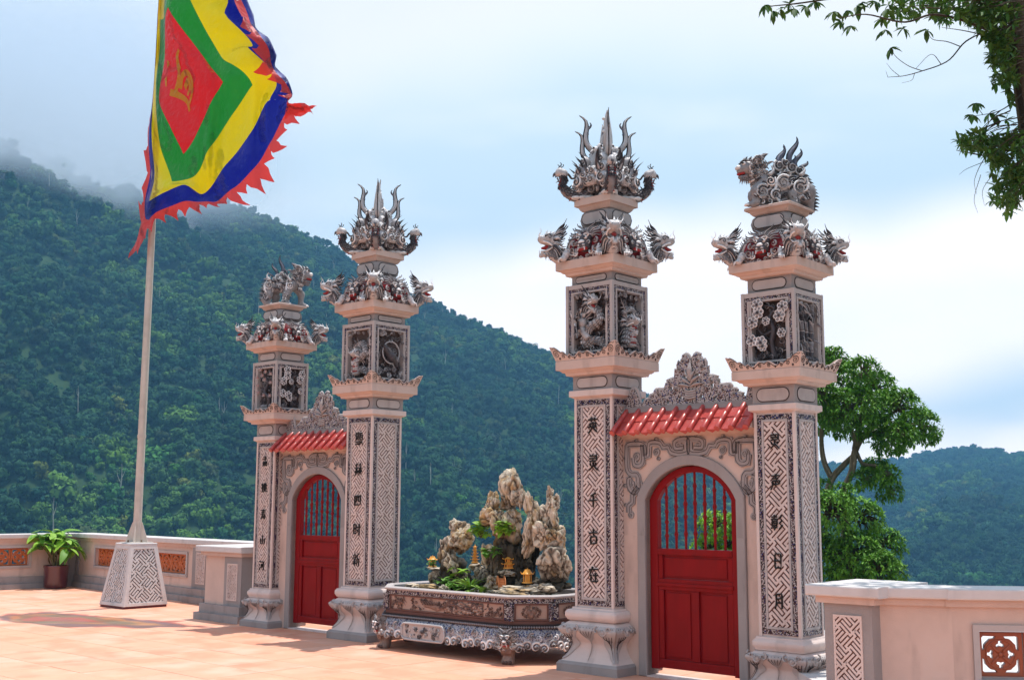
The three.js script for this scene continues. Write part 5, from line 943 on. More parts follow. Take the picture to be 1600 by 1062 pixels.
pillar(INNER, 'gate_pillar', 'tall phoenix-topped gate pillar at the right end of the rockery basin', [P3.x, 0, P3.z], '英灵千古在', [(w, h, s) => dragonRelief(w, h, s, false), (w, h, s) => dragonRelief(w, h, s, true), waveRelief, waveRelief], 'phoenix');
pillar(OUTER, 'gate_pillar', 'rightmost gate pillar, topped by a beast facing left, with blossom carvings', [P4.x, 0, P4.z], '灵声彰日月', [plumRelief, bambooRelief, pineRelief, bambooRelief], Math.PI / 4 + Math.PI);

// ---------------------------------------------------------------- gateways: wall with arch, door, tiled roof and crest
const arc = (hw, ys, rise, n = 22) => { const r = (hw * hw + rise * rise) / (2 * rise), c = ys + rise - r, a = Math.asin(hw / r), o = []; for (let i = 0; i <= n; i++) { const t = lerp(a, -a, i / n); o.push([Math.sin(t) * r, c + Math.cos(t) * r]); } return o; };
function gateway(name, label, pos, half) {
  const o = thing(name, label, 'gateway', [pos.x, 0, pos.z], -PHI);
  const hole = [[-0.5, 0.004], ...arc(0.5, 1.64, 0.32).reverse(), [0.5, 0.004]];
  const wall = mk('wall', extrude([[-half, 0], [-0.5, 0], ...arc(0.5, 1.64, 0.32).reverse(), [0.5, 0], [half, 0], [half, 2.30], [-half, 2.30]], 0.14, -0.075), MAT.plaster, o);
  mk('wall_cornice', [span(-half, half, 2.235, 2.262, -0.11, 0.10), span(-half, half, 2.262, 2.296, -0.14, 0.135)], MAT.plaster, wall);
  mk('arch_trim', extrude([[-0.592, 0.002], ...arc(0.592, 1.672, 0.385).reverse(), [0.592, 0.002], [0.5, 0.002], ...arc(0.5, 1.64, 0.32), [-0.5, 0.002]], 0.2, -0.105, [], 0.006), MAT.grey, wall);
  // meander ornament
  const cv = ([x, y]) => [(x - 798) / 960, 2.196 - (y - 115) / 1125];
  const paths = [[[740, 200], [655, 200], [650, 140], [690, 112], [788, 112], [788, 250], [612, 250], [575, 187], [520, 187], [490, 140], [368, 140], [356, 266], [318, 276]], [[318, 276], [312, 160], [290, 145], [122, 145], [112, 165], [112, 420], [150, 466], [215, 472], [236, 505], [238, 630], [200, 668], [140, 625], [128, 520], [160, 508]], [[290, 150], [292, 345], [255, 378], [198, 366], [184, 285]], [[236, 600], [172, 690], [168, 768], [126, 806], [124, 880]]];
  const curls = [[690, 168, 36, 1.5], [445, 235, 40, 1.7], [465, 305, 20, 1.2], [218, 275, 42, 1.6], [158, 575, 38, 1.5], [255, 572, 30, 1.3], [148, 905, 36, 1.5], [215, 112, 24, 0.8], [440, 100, 24, 0.8], [720, 84, 20, 0.9], [90, 290, 22, 0.9], [84, 590, 22, 0.9], [86, 800, 20, 0.8]];
  const grey = [], dark = [];
  for (const s of [-1, 1]) {
    for (const p of paths) { const q = p.map(cv).map(([x, y]) => [s * x, y]); grey.push(band(q, 0.060, 0.020, 0.064)); for (const e of [-1, 1]) { const off = q.map(([x, y], i) => { const a = q[Math.max(0, i - 1)], b = q[Math.min(q.length - 1, i + 1)], l = Math.hypot(b[0] - a[0], b[1] - a[1]) || 1; return [x - (b[1] - a[1]) / l * 0.017 * e, y + (b[0] - a[0]) / l * 0.017 * e, 0.084]; }); dark.push(tube(off, 0.0032, 4, 1, off.length * 4)); } }
    for (const [x, y, r, t] of curls) { const [X, Y] = cv([x, y]); grey.push(extrude(Array.from({ length: 14 }, (_, i) => [s * X + Math.cos(i / 14 * 6.283) * r / 1000, Y + Math.sin(i / 14 * 6.283) * r / 1000]), 0.016, 0.064)); dark.push(curl(s * X, Y, 0.0815, r / 1000 * 0.78, t, 0.0033, s, 1, 4)); }
  }
  mk('meander_ornament', grey, MAT.grey, wall); mk('meander_lines', dark, MAT.line, wall);
  // door
  const door = sub('door', o);
  const fr = extrude([[-0.498, 0.072], ...arc(0.498, 1.638, 0.318).reverse(), [0.498, 0.072], [0.408, 0.072], ...arc(0.408, 1.635, 0.262), [-0.408, 0.072]], 0.07, -0.05, [], 0.006);
  mk('door_frame', fr, MAT.red, door);
  const rail = (x0, x1, y0, y1, z0, z1) => bevelBox(x1 - x0, y1 - y0, z1 - z0, 0.006).translate((x0 + x1) / 2, (y0 + y1) / 2, (z0 + z1) / 2);
  mk('door_rails', [rail(-0.407, 0.407, 1.125, 1.185, -0.045, 0.022), rail(-0.407, 0.407, 0.80, 0.905, -0.045, 0.016), rail(-0.407, 0.407, 0.085, 0.165, -0.045, 0.014), rail(-0.04, 0.04, 0.166, 0.799, -0.044, 0.012), rail(-0.407, -0.352, 0.166, 0.799, -0.044, 0.012), rail(0.352, 0.407, 0.166, 0.799, -0.044, 0.012), rail(-0.407, -0.36, 0.906, 1.124, -0.044, 0.012), rail(0.36, 0.407, 0.906, 1.124, -0.044, 0.012), rail(-0.42, 0.42, 0.835, 0.868, 0.01, 0.03)], MAT.red, door);
  for (const [x0, x1, y0, y1] of [[-0.351, -0.041, 0.167, 0.798], [0.041, 0.351, 0.167, 0.798], [-0.359, 0.359, 0.907, 1.123]]) mk('door_panel', [span(x0, x1, y0, y1, -0.035, -0.012), rail(x0 + 0.022, x1 - 0.022, y0 + 0.022, y1 - 0.022, -0.02, -0.002)], MAT.red, door);
  const bal = []; for (let i = 0; i <= 40; i++) { const t = i / 40; let r = 0.0118 + 0.003 * Math.sin(t * 3.14); for (const c of [0.2, 0.42, 0.58, 0.8]) { const e = Math.abs(t - c); if (e < 0.03) r += 0.007 * Math.cos(e / 0.03 * 1.57); else if (e < 0.05) r -= 0.003; } bal.push(new THREE.Vector2(r, t)); }
  for (let i = 0; i < 7; i++) { const x = (i - 3) * 0.107, top = arc(0.408, 1.635, 0.262, 80).reduce((m, [a, b]) => (Math.abs(a - x) < Math.abs(m[0] - x) ? [a, b] : m))[1] + 0.02; mk('baluster', norm(new THREE.LatheGeometry(bal, 9)).scale(1, top - 1.18, 1).translate(x, 1.18, -0.014), MAT.red, door); }
  // roof
  const roof = sub('roof', o);
  const ez = 0.265, ey = 2.285, rz = 0.03, ry = 2.505, hw = half - 0.004;
  mk('roof_deck', [extrude([[-ez + 0.02, ey - 0.012], [ez - 0.02, ey - 0.012], [rz, ry - 0.02], [-rz, ry - 0.02]], 2 * hw - 0.03, 0).rotateY(Math.PI / 2).translate(-hw + 0.015, 0, 0)], MAT.plaster, roof);
  mk('ridge_beam', [span(-hw, hw, ry - 0.03, ry + 0.012, -0.05, 0.05), span(-hw, hw, ry + 0.012, ry + 0.034, -0.036, 0.036)], MAT.grey, roof);
  const L = Math.hypot(ez - rz, ry - ey), ang = Math.atan2(ry - ey, ez - rz), n = 11, dx = (2 * hw - 0.06) / (n - 1);
  const barrel = merge([...[0, 1, 2].map((q) => tube([[0, 0.008 + q * 0.0015, L * q / 3 + 0.002], [0, 0.008 + q * 0.0015, L * (q + 1) / 3 + 0.012]], [0.0245, 0.0285], 12, 1, 1)), tube([[0, 0.008, L + 0.0125], [0, 0.008, L + 0.022]], 0.030, 12, 1, 1)]);
  const pan = merge([box(dx - 0.006, 0.012, L * 0.52, 0, -0.014, L * 0.73), box(dx - 0.006, 0.012, L * 0.5, 0, -0.006, L * 0.26), extrude([[-dx / 2 + 0.028, 0], [dx / 2 - 0.028, 0], [dx / 2 - 0.03, -0.014], [0.018, -0.03], [0, -0.042], [-0.018, -0.03], [-dx / 2 + 0.03, -0.014]], 0.012, L * 0.985, [], 0.002).translate(0, -0.008, 0)]);
  for (const side of [1, -1]) for (let i = 0; i < n; i++) {
    const base = new THREE.Matrix4().makeRotationY(side > 0 ? 0 : Math.PI).multiply(M4([(i - (n - 1) / 2) * dx, ry - 0.005, rz], [ang, 0, 0]));
    const m = mk('roof_tile', barrel.clone(), MAT.tile, roof); m.applyMatrix4(base);
    if (i < n - 1) { const p = mk('pan_tile', pan.clone(), (i * 7 + n) % 3 ? MAT.tile2 : MAT.tile, roof); p.applyMatrix4(new THREE.Matrix4().makeRotationY(side > 0 ? 0 : Math.PI).multiply(M4([(i - (n - 1) / 2 + 0.5) * dx, ry - 0.005, rz], [ang, 0, 0]))); }
  }
  // crest
  const hc = [[0.0, 2.945], [0.03, 2.985], [0.05, 3.01], [0.085, 3.005], [0.1, 2.975], [0.115, 2.945], [0.15, 2.94], [0.155, 2.88], [0.185, 2.87], [0.19, 2.79], [0.27, 2.785], [0.28, 2.74], [0.30, 2.735], [0.305, 2.695], [0.42, 2.69], [0.43, 2.648], [0.48, 2.645], [0.49, 2.61], [0.545, 2.60], [0.56, 2.575], [0.60, 2.575], [0.625, 2.66], [0.66, 2.72], [0.70, 2.715], [0.735, 2.66], [half - 0.012, 2.64]].map(([x, y]) => [x, y]);
  const out = [[-half + 0.012, 2.535], [half - 0.012, 2.535], ...hc.slice().reverse(), ...hc.slice(1).map(([x, y]) => [-x, y])];
  const ell = (cx, cy, a, b) => Array.from({ length: 12 }, (_, i) => [cx + Math.cos(-i / 12 * 6.283) * a, cy + Math.sin(-i / 12 * 6.283) * b]);
  const crest = mk('crest', extrude(out, 0.05, -0.025, [ell(-0.055, 2.80, 0.03, 0.018), ell(0.075, 2.80, 0.03, 0.018), ell(-0.115, 2.60, 0.018, 0.022), ell(0.115, 2.60, 0.018, 0.022), ell(-0.225, 2.70, 0.018, 0.03), ell(0.235, 2.70, 0.018, 0.03), ell(-0.26, 2.57, 0.016, 0.018), ell(0.26, 2.57, 0.016, 0.018)], 0.003), MAT.crestMosaic, o);
  const edge = [], fl = [];
  for (const s of [-1, 1]) { edge.push(tube(hc.map(([x, y]) => [s * x, y, 0]), 0.012, 5, 2.2, 90)); for (const [x, y, r] of [[0.08, 2.95, 0.03], [0.13, 2.87, 0.03], [0.225, 2.74, 0.034], [0.16, 2.68, 0.035], [0.36, 2.64, 0.028], [0.47, 2.6, 0.02], [0.675, 2.65, 0.036], [0.12, 2.72, 0.03], [0.31, 2.6, 0.02]]) { fl.push(curl(s * x, y, 0.026, r, 1.5, 0.007, s, 1.5, 4)); } }
  mk('crest_edge', edge, MAT.greyLight, crest); fl.forEach((g) => mk('crest_curl', g, MAT.greyLight, crest));
  const lo = [];
  for (const z of [1, -1]) {
    for (const [x, y, tx, ty, r] of [[0, 2.76, 0, 2.94, 0.034], [0, 2.72, -0.11, 2.80, 0.026], [0, 2.72, 0.11, 2.80, 0.026], [0, 2.70, -0.15, 2.72, 0.022], [0, 2.70, 0.15, 2.72, 0.022], [0, 2.75, -0.06, 2.86, 0.022], [0, 2.75, 0.06, 2.86, 0.022]]) lo.push(tube([[x, y, 0.03 * z], [lerp(x, tx, 0.5), lerp(y, ty, 0.45) + 0.01, 0.045 * z], [tx, ty, 0.028 * z]], [r * 0.5, r, 0.003], 6, 0.6, 8));
    for (let i = 0; i < 4; i++) lo.push(tube([[-0.06, 2.665 - i * 0.022, 0.026 * z], [0, 2.66 - i * 0.022 - 0.008, 0.045 * z], [0.06, 2.665 - i * 0.022, 0.026 * z]], 0.011, 5, 1, 8));
  }
  mk('crest_lotus', lo, MAT.greyLight, crest);
  // threshold stain and step of the opening
  mk('threshold', span(-0.499, 0.499, 0.0, 0.012, -0.10, 0.09), MAT.pale, o);
  return o;
}
gateway('gateway', 'right-hand arched gateway with red door and red tiled roof', gp(1.01, 0, 0), 0.772);
gateway('gateway', 'left-hand arched gateway with red door, nearer the flagpole', gp(-4.735, 0, -0.15), 0.768);
// ---------------------------------------------------------------- rockery basin
const BC = gp(-1.93, 0, -0.27);
const octRing = (a, b, c) => [[a, -b + c], [a, b - c], [a - c, b], [-a + c, b], [-a, b - c], [-a, -b + c], [-a + c, -b], [a - c, -b]];
function octLoft(prof, crease = 0.5, close = false) { // [grow, y]
  const pos = [], idx = [], n = prof.length;
  for (const [g, y] of prof) for (const [x, z] of octRing(1.25 + g, 0.63 + g, 0.32 + g * 0.59)) pos.push(x, y, z);
  for (let k = 0; k < (close ? n : n - 1); k++) for (let i = 0; i < 8; i++) { const j = (i + 1) % 8, a = k * 8 + i, b = k * 8 + j, k2 = ((k + 1) % n) * 8, c = k2 + i, d = k2 + j; idx.push(a, c, b, b, c, d); }
  const g = new THREE.BufferGeometry(); g.setAttribute('position', new THREE.Float32BufferAttribute(pos, 3)); g.setIndex(idx);
  return toCreasedNormals(g, crease);
}
// the eight sides: middle, outward angle and half length at growth g
const octSides = (g) => { const r = octRing(1.25 + g, 0.63 + g, 0.32 + g * 0.59); return r.map((p, i) => { const q = r[(i + 1) % 8], mx = (p[0] + q[0]) / 2, mz = (p[1] + q[1]) / 2, dx = q[0] - p[0], dz = q[1] - p[1], l = Math.hypot(dx, dz); let nx = dz / l, nz = -dx / l; if (nx * mx + nz * mz < 0) { nx = -nx; nz = -nz; } return [mx, mz, Math.atan2(nx, nz), l / 2]; }); };
const onSide = (g, s, y, out = 0) => g.applyMatrix4(new THREE.Matrix4().makeTranslation(s[0] + Math.sin(s[2]) * out, y, s[1] + Math.cos(s[2]) * out).multiply(new THREE.Matrix4().makeRotationY(s[2])));
const CBR = [0.25, 0.15, 0.115], CBD = [0.12, 0.07, 0.06], CBL = [0.34, 0.25, 0.21];
{
  const o = thing('rockery_basin', 'large eight-sided carved ceramic basin on lion-faced feet between the two gateways', 'basin', [BC.x, 0, BC.z], -PHI);
  mk('basin_body', octLoft([[-0.10, 0.39], [0.0, 0.39], [0.0, 0.655], [-0.05, 0.655], [-0.06, 0.52], [-1e-3 - 0.3, 0.52]], 0.4), mk3([0.42, 0.29, 0.24], 0.8, { map: plasterTex }), o);
  mk('rim', octLoft([[0.0, 0.640], [0.022, 0.642], [0.034, 0.652], [0.034, 0.664], [0.02, 0.674], [-0.045, 0.674], [-0.058, 0.66], [-0.058, 0.60]], 0.5), MAT.greyLight, o);
  mk('mosaic_band', octLoft([[0.001, 0.596], [0.009, 0.596], [0.009, 0.640], [0.001, 0.640]], 0.4), MAT.mosaic, o);
  mk('base_ledge', octLoft([[0.0, 0.388], [0.012, 0.388], [0.012, 0.418], [0.0, 0.420]], 0.4), MAT.groove, o);
  const S = octSides(0), long = (s) => s[3] > 0.8;
  const posts = [], frames = [], reliefs = [];
  S.forEach((s, k) => {
    const hw = s[3] - 0.055, p = sub('side_panel', o);
    for (const e of [-1, 1]) posts.push(onSide(span(e * s[3] - 0.05, e * s[3] + 0.05, 0.42, 0.596, -0.012, 0.0105), s, 0));
    mk('panel_frame', onSide(ringRect(2 * hw, 0.168, 0.014, 0.016, 0.0, 0, 0.508), s, 0), MAT.groove, p);
    // raised relief of birds and boughs
    const g = [], R = rng(60 + k), W = 2 * hw - 0.06;
    if (long(s)) {
      g.push(shade(blobs([[[-0.30, 0, 0], [-0.12, -0.02, 0], 0.022, 0.034], [[-0.12, -0.02, 0], [0.0, -0.03, 0], 0.03, 0.012], [[-0.30, 0, 0], [-0.36, 0.035, 0], 0.018, 0.014]], [-0.4, -0.08, -0.04], [0.04, 0.08, 0.05], 30, 0.01).scale(1, 1, 0.5), CBR));
      for (let i = 0; i < 12; i++) g.push(shade(spike([-0.3 + 0.018 * i, 0.0, 0.012], [-0.42 + 0.03 * i, 0.065 - 0.002 * i, 0.018], 0.010, 0.15, [1, 0, 0], 0.5), i & 1 ? CBD : CBR), shade(spike([-0.02, -0.02, 0.012], [0.18 + 0.05 * R(), -0.06 + 0.013 * i, 0.014], 0.010, 0.2, [0, 1, 0], 0.5), i & 1 ? CBR : CBD));
      g.push(shade(ball(0.03, [-0.70, 0.0, 0.006], [1.3, 0.8, 0.4]), CBR)); for (let i = 0; i < 10; i++) { const a = i * 0.63; g.push(shade(spike([-0.7, 0, 0.01], [-0.7 + 0.12 * Math.cos(a), 0.06 * Math.sin(a), 0.012], 0.011, 0.3, [0, 1, 0], 0.5), i & 1 ? CBR : CBD)); }
      g.push(shade(tube([[-0.1, -0.03, 0.006], [0.15, 0.03, 0.01], [0.35, -0.02, 0.008], [0.52, 0.03, 0.008]], [0.008, 0.012, 0.01, 0.004], 5), CBD));
      for (let i = 0; i < 150; i++) { const x = 0.0 + 0.56 * R(), y = (R() - 0.5) * 0.13 * (1 - 0.5 * Math.abs(x - 0.25)); g.push(shade(ball(0.013 + 0.008 * R(), [x, y, 0.008], [1.3, 0.8, 0.5], 1), [CBR, CBD, CBL][i % 3])); }
      for (let i = 0; i < 130; i++) { const x = (R() * 2 - 1) * 0.86, y = (R() - 0.5) * 0.13; if (Math.abs(Math.sin(x * 7 + 1)) < 0.35) continue; g.push(i % 3 ? shade(curl(x, y, 0.004, 0.014 + 0.01 * R(), 1.2, 0.0055, 1, R() * 6, 4), i & 1 ? CBR : CBD) : shade(spike([x, y, 0.006], [x + 0.05 * (R() - 0.5), y + 0.05 * (R() - 0.3), 0.01], 0.009, 0.3, [1, 0, 0], 0.6), CBD)); }
      for (let i = 0; i < 16; i++) g.push(shade(curl(0.62 + 0.26 * R(), -0.05 + 0.09 * R(), 0.006, 0.018, 1.2, 0.006, 1, R() * 6, 4), i & 1 ? CBR : CBD));
    } else {
      g.push(...[[-0.03, 0.0], [0.03, 0.005], [0, -0.03]].map(([x, y]) => shade(ball(0.032, [x, y, 0.006], [1, 1, 0.45]), CBR)));
      for (let i = 0; i < 18; i++) { const a = i * 0.35; g.push(shade(curl(Math.cos(a) * hw * 0.6, Math.sin(a) * 0.05, 0.006, 0.017, 1.2, 0.006, i & 1 ? 1 : -1, R() * 6, 4), i & 1 ? CBR : CBD)); }
    }
    mk('relief', onSide(merge(g).scale(long(s) ? 1.0 : Math.min(1, hw / 0.2), 1, 1), s, 0.508, 0.004), MAT.carve, p);
  });
  mk('corner_posts', posts, MAT.mosaic, o);
  // stand: beaded ledge, swelling apron, feet
  const st = sub('stand', o);
  mk('stand_ledge', octLoft([[-0.06, 0.345], [0.045, 0.345], [0.052, 0.36], [0.045, 0.375], [0.02, 0.378], [0.02, 0.388], [-0.06, 0.388]], 0.5), MAT.line, st);
  const beads = []; for (const s of octSides(0.045)) { const n = Math.round(2 * s[3] / 0.026); for (let i = 0; i < n; i++) beads.push(onSide(ball(0.0115, [(i + 0.5) / n * 2 * s[3] - s[3], 0, 0]), s, 0.362, 0.004)); }
  tag(mk('beads', beads.map((g) => col(g, CM)), MAT.carve, st), null, null, null, 'stuff');
  mk('apron', octLoft([[-0.02, 0.344], [0.03, 0.344], [0.055, 0.31], [0.078, 0.26], [0.078, 0.21], [0.058, 0.175], [0.03, 0.165], [-0.02, 0.165]], 0.8), MAT.blueMosaic, st);
  mk('stand_floor', octLoft([[-0.62, 0.3445], [-0.02, 0.3445]]), MAT.groove, st);
  const sw = octSides(0.072);
  sw.forEach((s, k) => {
    const R = rng(90 + k), W = s[3], g = [], n = Math.max(3, Math.round(W / 0.085));
    const cart = long(s) ? 0.33 : 0;
    for (let i = 0; i < n; i++) { const x = (i + 0.5) / n * 2 * W - W; if (long(s) && Math.abs(x + 0.24) < 0.37) continue; g.push(shade(curl(x, 0.275, 0.0, 0.036, 1.4, 0.013, i & 1 ? 1 : -1, 1), CL), shade(spike([x - 0.05, 0.26, 0], [x + 0.02, 0.315, 0.006], 0.016, 0.3, [0, 1, 0], 0.6), CM), shade(ball(0.022, [x + 0.05, 0.235, -0.002], [1.2, 0.8, 0.5]), CM)); }
    for (let i = 0; i < 2 * n; i++) { const x = (i + 0.5) / n * W - W; const drop = 0.20 - 0.045 * Math.abs(Math.sin((i + 0.5) * 1.1)); if (Math.abs(x + (long(s) ? 0.24 : 0)) < cart + 0.02 && long(s)) continue; g.push(shade(curl(x, drop, 0.004, 0.052, 1.4, 0.018, i & 1 ? 1 : -1, i & 1 ? 0.6 : 2.6), [CW, CW, CL][i % 3]), shade(curl(x + 0.03, drop + 0.075, -0.004, 0.032, 1.3, 0.012, i & 1 ? -1 : 1, 1.5), [CL, CW][i % 2]), shade(spike([x, drop + 0.03, 0.006], [x + 0.05 * (i & 1 ? 1 : -1), drop - 0.035, 0.016], 0.017, 0.3, [1, 0, 0], 0.7), CM)); }
    if (long(s)) {
      const p = sub('cartouche', st);
      const c = merge([extrude(roundRect(0.66, 0.165, 0.05, -0.24, 0.225), 0.03, -0.005, [], 0.005)]);
      mk('cartouche_ground', onSide(c, s, 0), MAT.greyLight, p);
      const rr = roundRect(0.66, 0.165, 0.05, -0.24, 0.225); mk('cartouche_rim', onSide(col(tube([...rr, rr[0]].map(([x, y]) => [x, y, 0.03]), 0.013, 6, 1, 60), CL), s, 0), MAT.carve, p);
      const rl = [...scrolls(0.58, 0.14, 300 + k, 46, 0.026, [CW, CM, CD, CL]), shade(ball(0.035, [0, 0, 0.008], [1.2, 0.9, 0.6]), CM), shade(ball(0.02, [0.02, 0.01, 0.028]), CD)];
      mk('cartouche_relief', onSide(merge(rl).translate(-0.24, 0.225, 0.026), s, 0), MAT.carve, p);
    }
    mk('apron_scrolls', onSide(merge(g), s, 0), MAT.carve, st);
  });
  // feet with lion faces
  const foot = merge([shade(blobs([[[0, 0.30, 0], [0, 0.22, 0.03], 0.07, 0.085], [[0, 0.22, 0.03], [0, 0.13, 0.0], 0.085, 0.055], [[0, 0.13, 0], [0, 0.04, 0.01], 0.055, 0.058], [[-0.03, 0.02, 0.03], [0.03, 0.02, 0.03], 0.034, 0.034]], [-0.16, -0.02, -0.12], [0.16, 0.4, 0.16], 40, 0.015), [0.22, 0.155, 0.13], 0.05), lionMask.clone().applyMatrix4(M4([0, 0.245, 0.085], [0.12, 0, 0], [0.78, 0.78, 1.1])), ...[-1, 0, 1].map((i) => shade(ball(0.026, [i * 0.035, 0.02, 0.055], [0.8, 0.9, 1.3]), CBD)), ...Array.from({ length: 8 }, (_, i) => shade(spike([(i - 3.5) * 0.016, 0.16, 0.075], [(i - 3.5) * 0.013, 0.085, 0.07], 0.013, 0.2, [0, 0, 1]), CBR))]);
  for (const [x, z, a] of [[0.93, 0.63, 0.4], [-0.93, 0.63, -0.4], [0.93, -0.63, 2.75], [-0.93, -0.63, 3.53], [1.22, 0.0, 1.57], [-1.22, 0.0, -1.57]]) { const m = mk('foot', foot.clone(), MAT.carve, st); m.applyMatrix4(M4([x, 0, z], [0, a, 0])); }
  tag(mk('soil', octLoft([[-0.9, 0.618], [-0.06, 0.612]]), mk3([0.045, 0.040, 0.028], 0.55, { bumpMap: grain, bumpScale: 0.006 }), o), null);
}

// ---------------------------------------------------------------- rocks
const rockTex = tex(512, (u, v) => { const a = tfbm(u, v, 6, 401, 6), b = tfbm(u, v, 30, 411, 4); return 0.55 * a + 0.45 * b; }, 0.22);
const rockMat = mk3([1, 1, 1], 0.85, { vertexColors: true, bumpMap: rockTex, bumpScale: 0.02 });
function boulder(p, s, seed, o = {}) {
  const { det = 17, rot = [0, 0, 0], tint = 0, wetTo = 0, rough = 1, flatTop = 0, wetShade = 0, fl = hash2(seed, 9, 4) > 0.6 ? 1 : 0.25 } = o;  // wet stain, and on the inner lumps painted shade of the dark hollow
  const g = norm(mergeVertices(new THREE.IcosahedronGeometry(1, det).deleteAttribute('uv').deleteAttribute('normal')));
  const P = g.attributes.position, C = g.attributes.color, q = seed * 13.7;
  for (let i = 0; i < P.count; i++) {
    let x = P.getX(i), y = P.getY(i), z = P.getZ(i);
    const cell = Math.pow(Math.max(0, 1 - Math.abs(fbm(x * 0.9 + q, y * 0.8, z * 0.9, 3)) * 3.2), 3), fine = fbm(x * 4.6 + q, y * 3.4, z * 4.6, 6), flute = Math.abs(perlin.noise(x * 2.3 + q, y * 0.5, z * 2.3)) * fl + 0.3 * (1 - fl);
    let k = 1 + 0.34 * fbm(x * 1.3 - q, y * 1.3, z * 1.3, 3) + rough * (-0.22 * cell + 0.20 * fine - 0.2 * (0.3 - flute));
    // planes knocked off
    for (let f = 0; f < 13; f++) { const a = hash2(f, seed, 1) * 6.28, b = hash2(f, seed, 2) * 2 - 1, nx = Math.cos(a) * Math.sqrt(1 - b * b), nz = Math.sin(a) * Math.sqrt(1 - b * b), d = x * nx + y * b + z * nz, lim = 0.60 + 0.26 * hash2(f, seed, 3); if (d > lim) k *= lerp(1, lim / d, 0.92); }
    if (flatTop && y > 0.6) y = 0.6 + (y - 0.6) * 0.2;
    P.setXYZ(i, x * k, y * k, z * k);
    const crack = sstep(0.3, 0.9, cell) * 0.8 + sstep(0.10, 0.0, flute) * 0.6 + 0.5 * sstep(0.12, 0.32, -fine), och = sstep(-0.1, 0.35, fbm(x * 1.7 + q, y * 1.7 + 3, z * 1.7, 3) + tint);
    const n = 0.75 + 0.5 * (fine + 0.5);
    let c = [lerp(0.64, 0.50, och), lerp(0.545, 0.335, och), lerp(0.43, 0.17, och)].map((v) => v * n);
    const cr = Math.min(0.92, Math.max(0, crack));
    c = c.map((v, j) => lerp(v, [0.07, 0.042, 0.025][j], cr));
    C.setXYZ(i, ...c);
  }
  g.computeVertexNormals();
  g.applyMatrix4(M4(p, rot, s));
  for (let i = 0; i < P.count; i++) { const w = Math.min(1, wetShade + sstep(wetTo + 0.12, wetTo - 0.16, P.getY(i) + 0.1 * fbm(P.getX(i) * 8, P.getY(i) * 5, P.getZ(i) * 8, 3))); for (let j = 0; j < 3; j++) { const a = C.array[i * 3 + j]; C.array[i * 3 + j] = lerp(a, a * 0.045 + [0.006, 0.007, 0.004][j], w * 0.96); } }
  g.computeVertexNormals();
  return g;
}
const stone = (name, label, list) => { const o = thing(name, label, 'rock', [BC.x, 0, BC.z], -PHI); for (const [p, s, seed, opt] of list) mk('boulder', boulder(p, s, seed, opt), rockMat, o); return o; };
stone('rock_peak', 'tallest cream rock peak standing in the middle of the basin', [
  [[0.30, 0.80, -0.12], [0.30, 0.30, 0.26], 1, { wetShade: 0.95 }], [[0.08, 0.96, 0.02], [0.12, 0.24, 0.13], 2, { wetTo: 0.84 }], [[0.31, 1.22, -0.06], [0.20, 0.28, 0.17], 3, { wetTo: 1.26, tint: 0.2 }],
  [[0.17, 1.44, 0.07], [0.17, 0.17, 0.14], 4, { tint: 0.2 }], [[0.29, 1.40, 0.10], [0.14, 0.17, 0.12], 5, { tint: 0.1 }], [[0.42, 1.43, 0.05], [0.13, 0.16, 0.12], 6, { tint: 0.1 }], [[0.07, 1.56, -0.02], [0.075, 0.19, 0.09], 7, { rot: [0, 0, -0.12], tint: 0.2 }],
  [[0.13, 1.58, 0.05], [0.08, 0.12, 0.08], 71, { rot: [0, 0, -0.4] }], [[0.40, 1.80, -0.02], [0.175, 0.27, 0.14], 8, { flatTop: 1, rot: [0, 0, 0.05] }], [[0.50, 1.66, 0.0], [0.12, 0.16, 0.11], 9, { tint: -0.1 }], [[0.33, 1.62, 0.0], [0.13, 0.12, 0.12], 10, { wetShade: 0.6 }],
  [[0.50, 1.05, -0.16], [0.18, 0.34, 0.12], 11, { wetShade: 1 }], [[0.36, 0.96, 0.06], [0.21, 0.29, 0.14], 13, { wetShade: 1 }], [[0.56, 0.9, 0.02], [0.13, 0.26, 0.14], 14, { wetShade: 1 }], [[0.0, 0.80, 0.06], [0.14, 0.16, 0.14], 12, { wetTo: 0.86 }], [[0.24, 0.98, 0.10], [0.09, 0.2, 0.08], 121, { wetShade: 0.85 }]]);
stone('rock_peak', 'broad cream rock peak with pointed tip at the right end of the basin', [
  [[0.94, 1.03, 0.03], [0.235, 0.235, 0.2], 21, { det: 22, tint: -0.12, rough: 0.75, wetTo: 0.86 }], [[0.70, 1.22, 0.07], [0.10, 0.24, 0.10], 22, { rot: [0, 0, -0.25] }], [[0.90, 1.27, 0.06], [0.17, 0.17, 0.14], 23, {}], [[1.02, 1.22, 0.0], [0.15, 0.16, 0.13], 24, { tint: 0.1 }],
  [[0.93, 1.46, -0.02], [0.145, 0.2, 0.12], 25, { tint: -0.1 }], [[0.95, 1.60, -0.02], [0.095, 0.13, 0.085], 26, { tint: -0.1 }], [[0.92, 1.69, -0.02], [0.045, 0.11, 0.045], 27, {}], [[0.66, 1.50, -0.02], [0.105, 0.24, 0.10], 28, { rot: [0, 0, 0.08] }], [[0.76, 1.44, 0.0], [0.09, 0.18, 0.09], 29, { rot: [0, 0, 0.3], tint: 0.15 }],
  [[1.08, 0.95, -0.02], [0.11, 0.17, 0.12], 30, { wetTo: 0.84 }], [[0.90, 0.74, -0.05], [0.26, 0.12, 0.2], 31, { wetShade: 0.9 }]]);
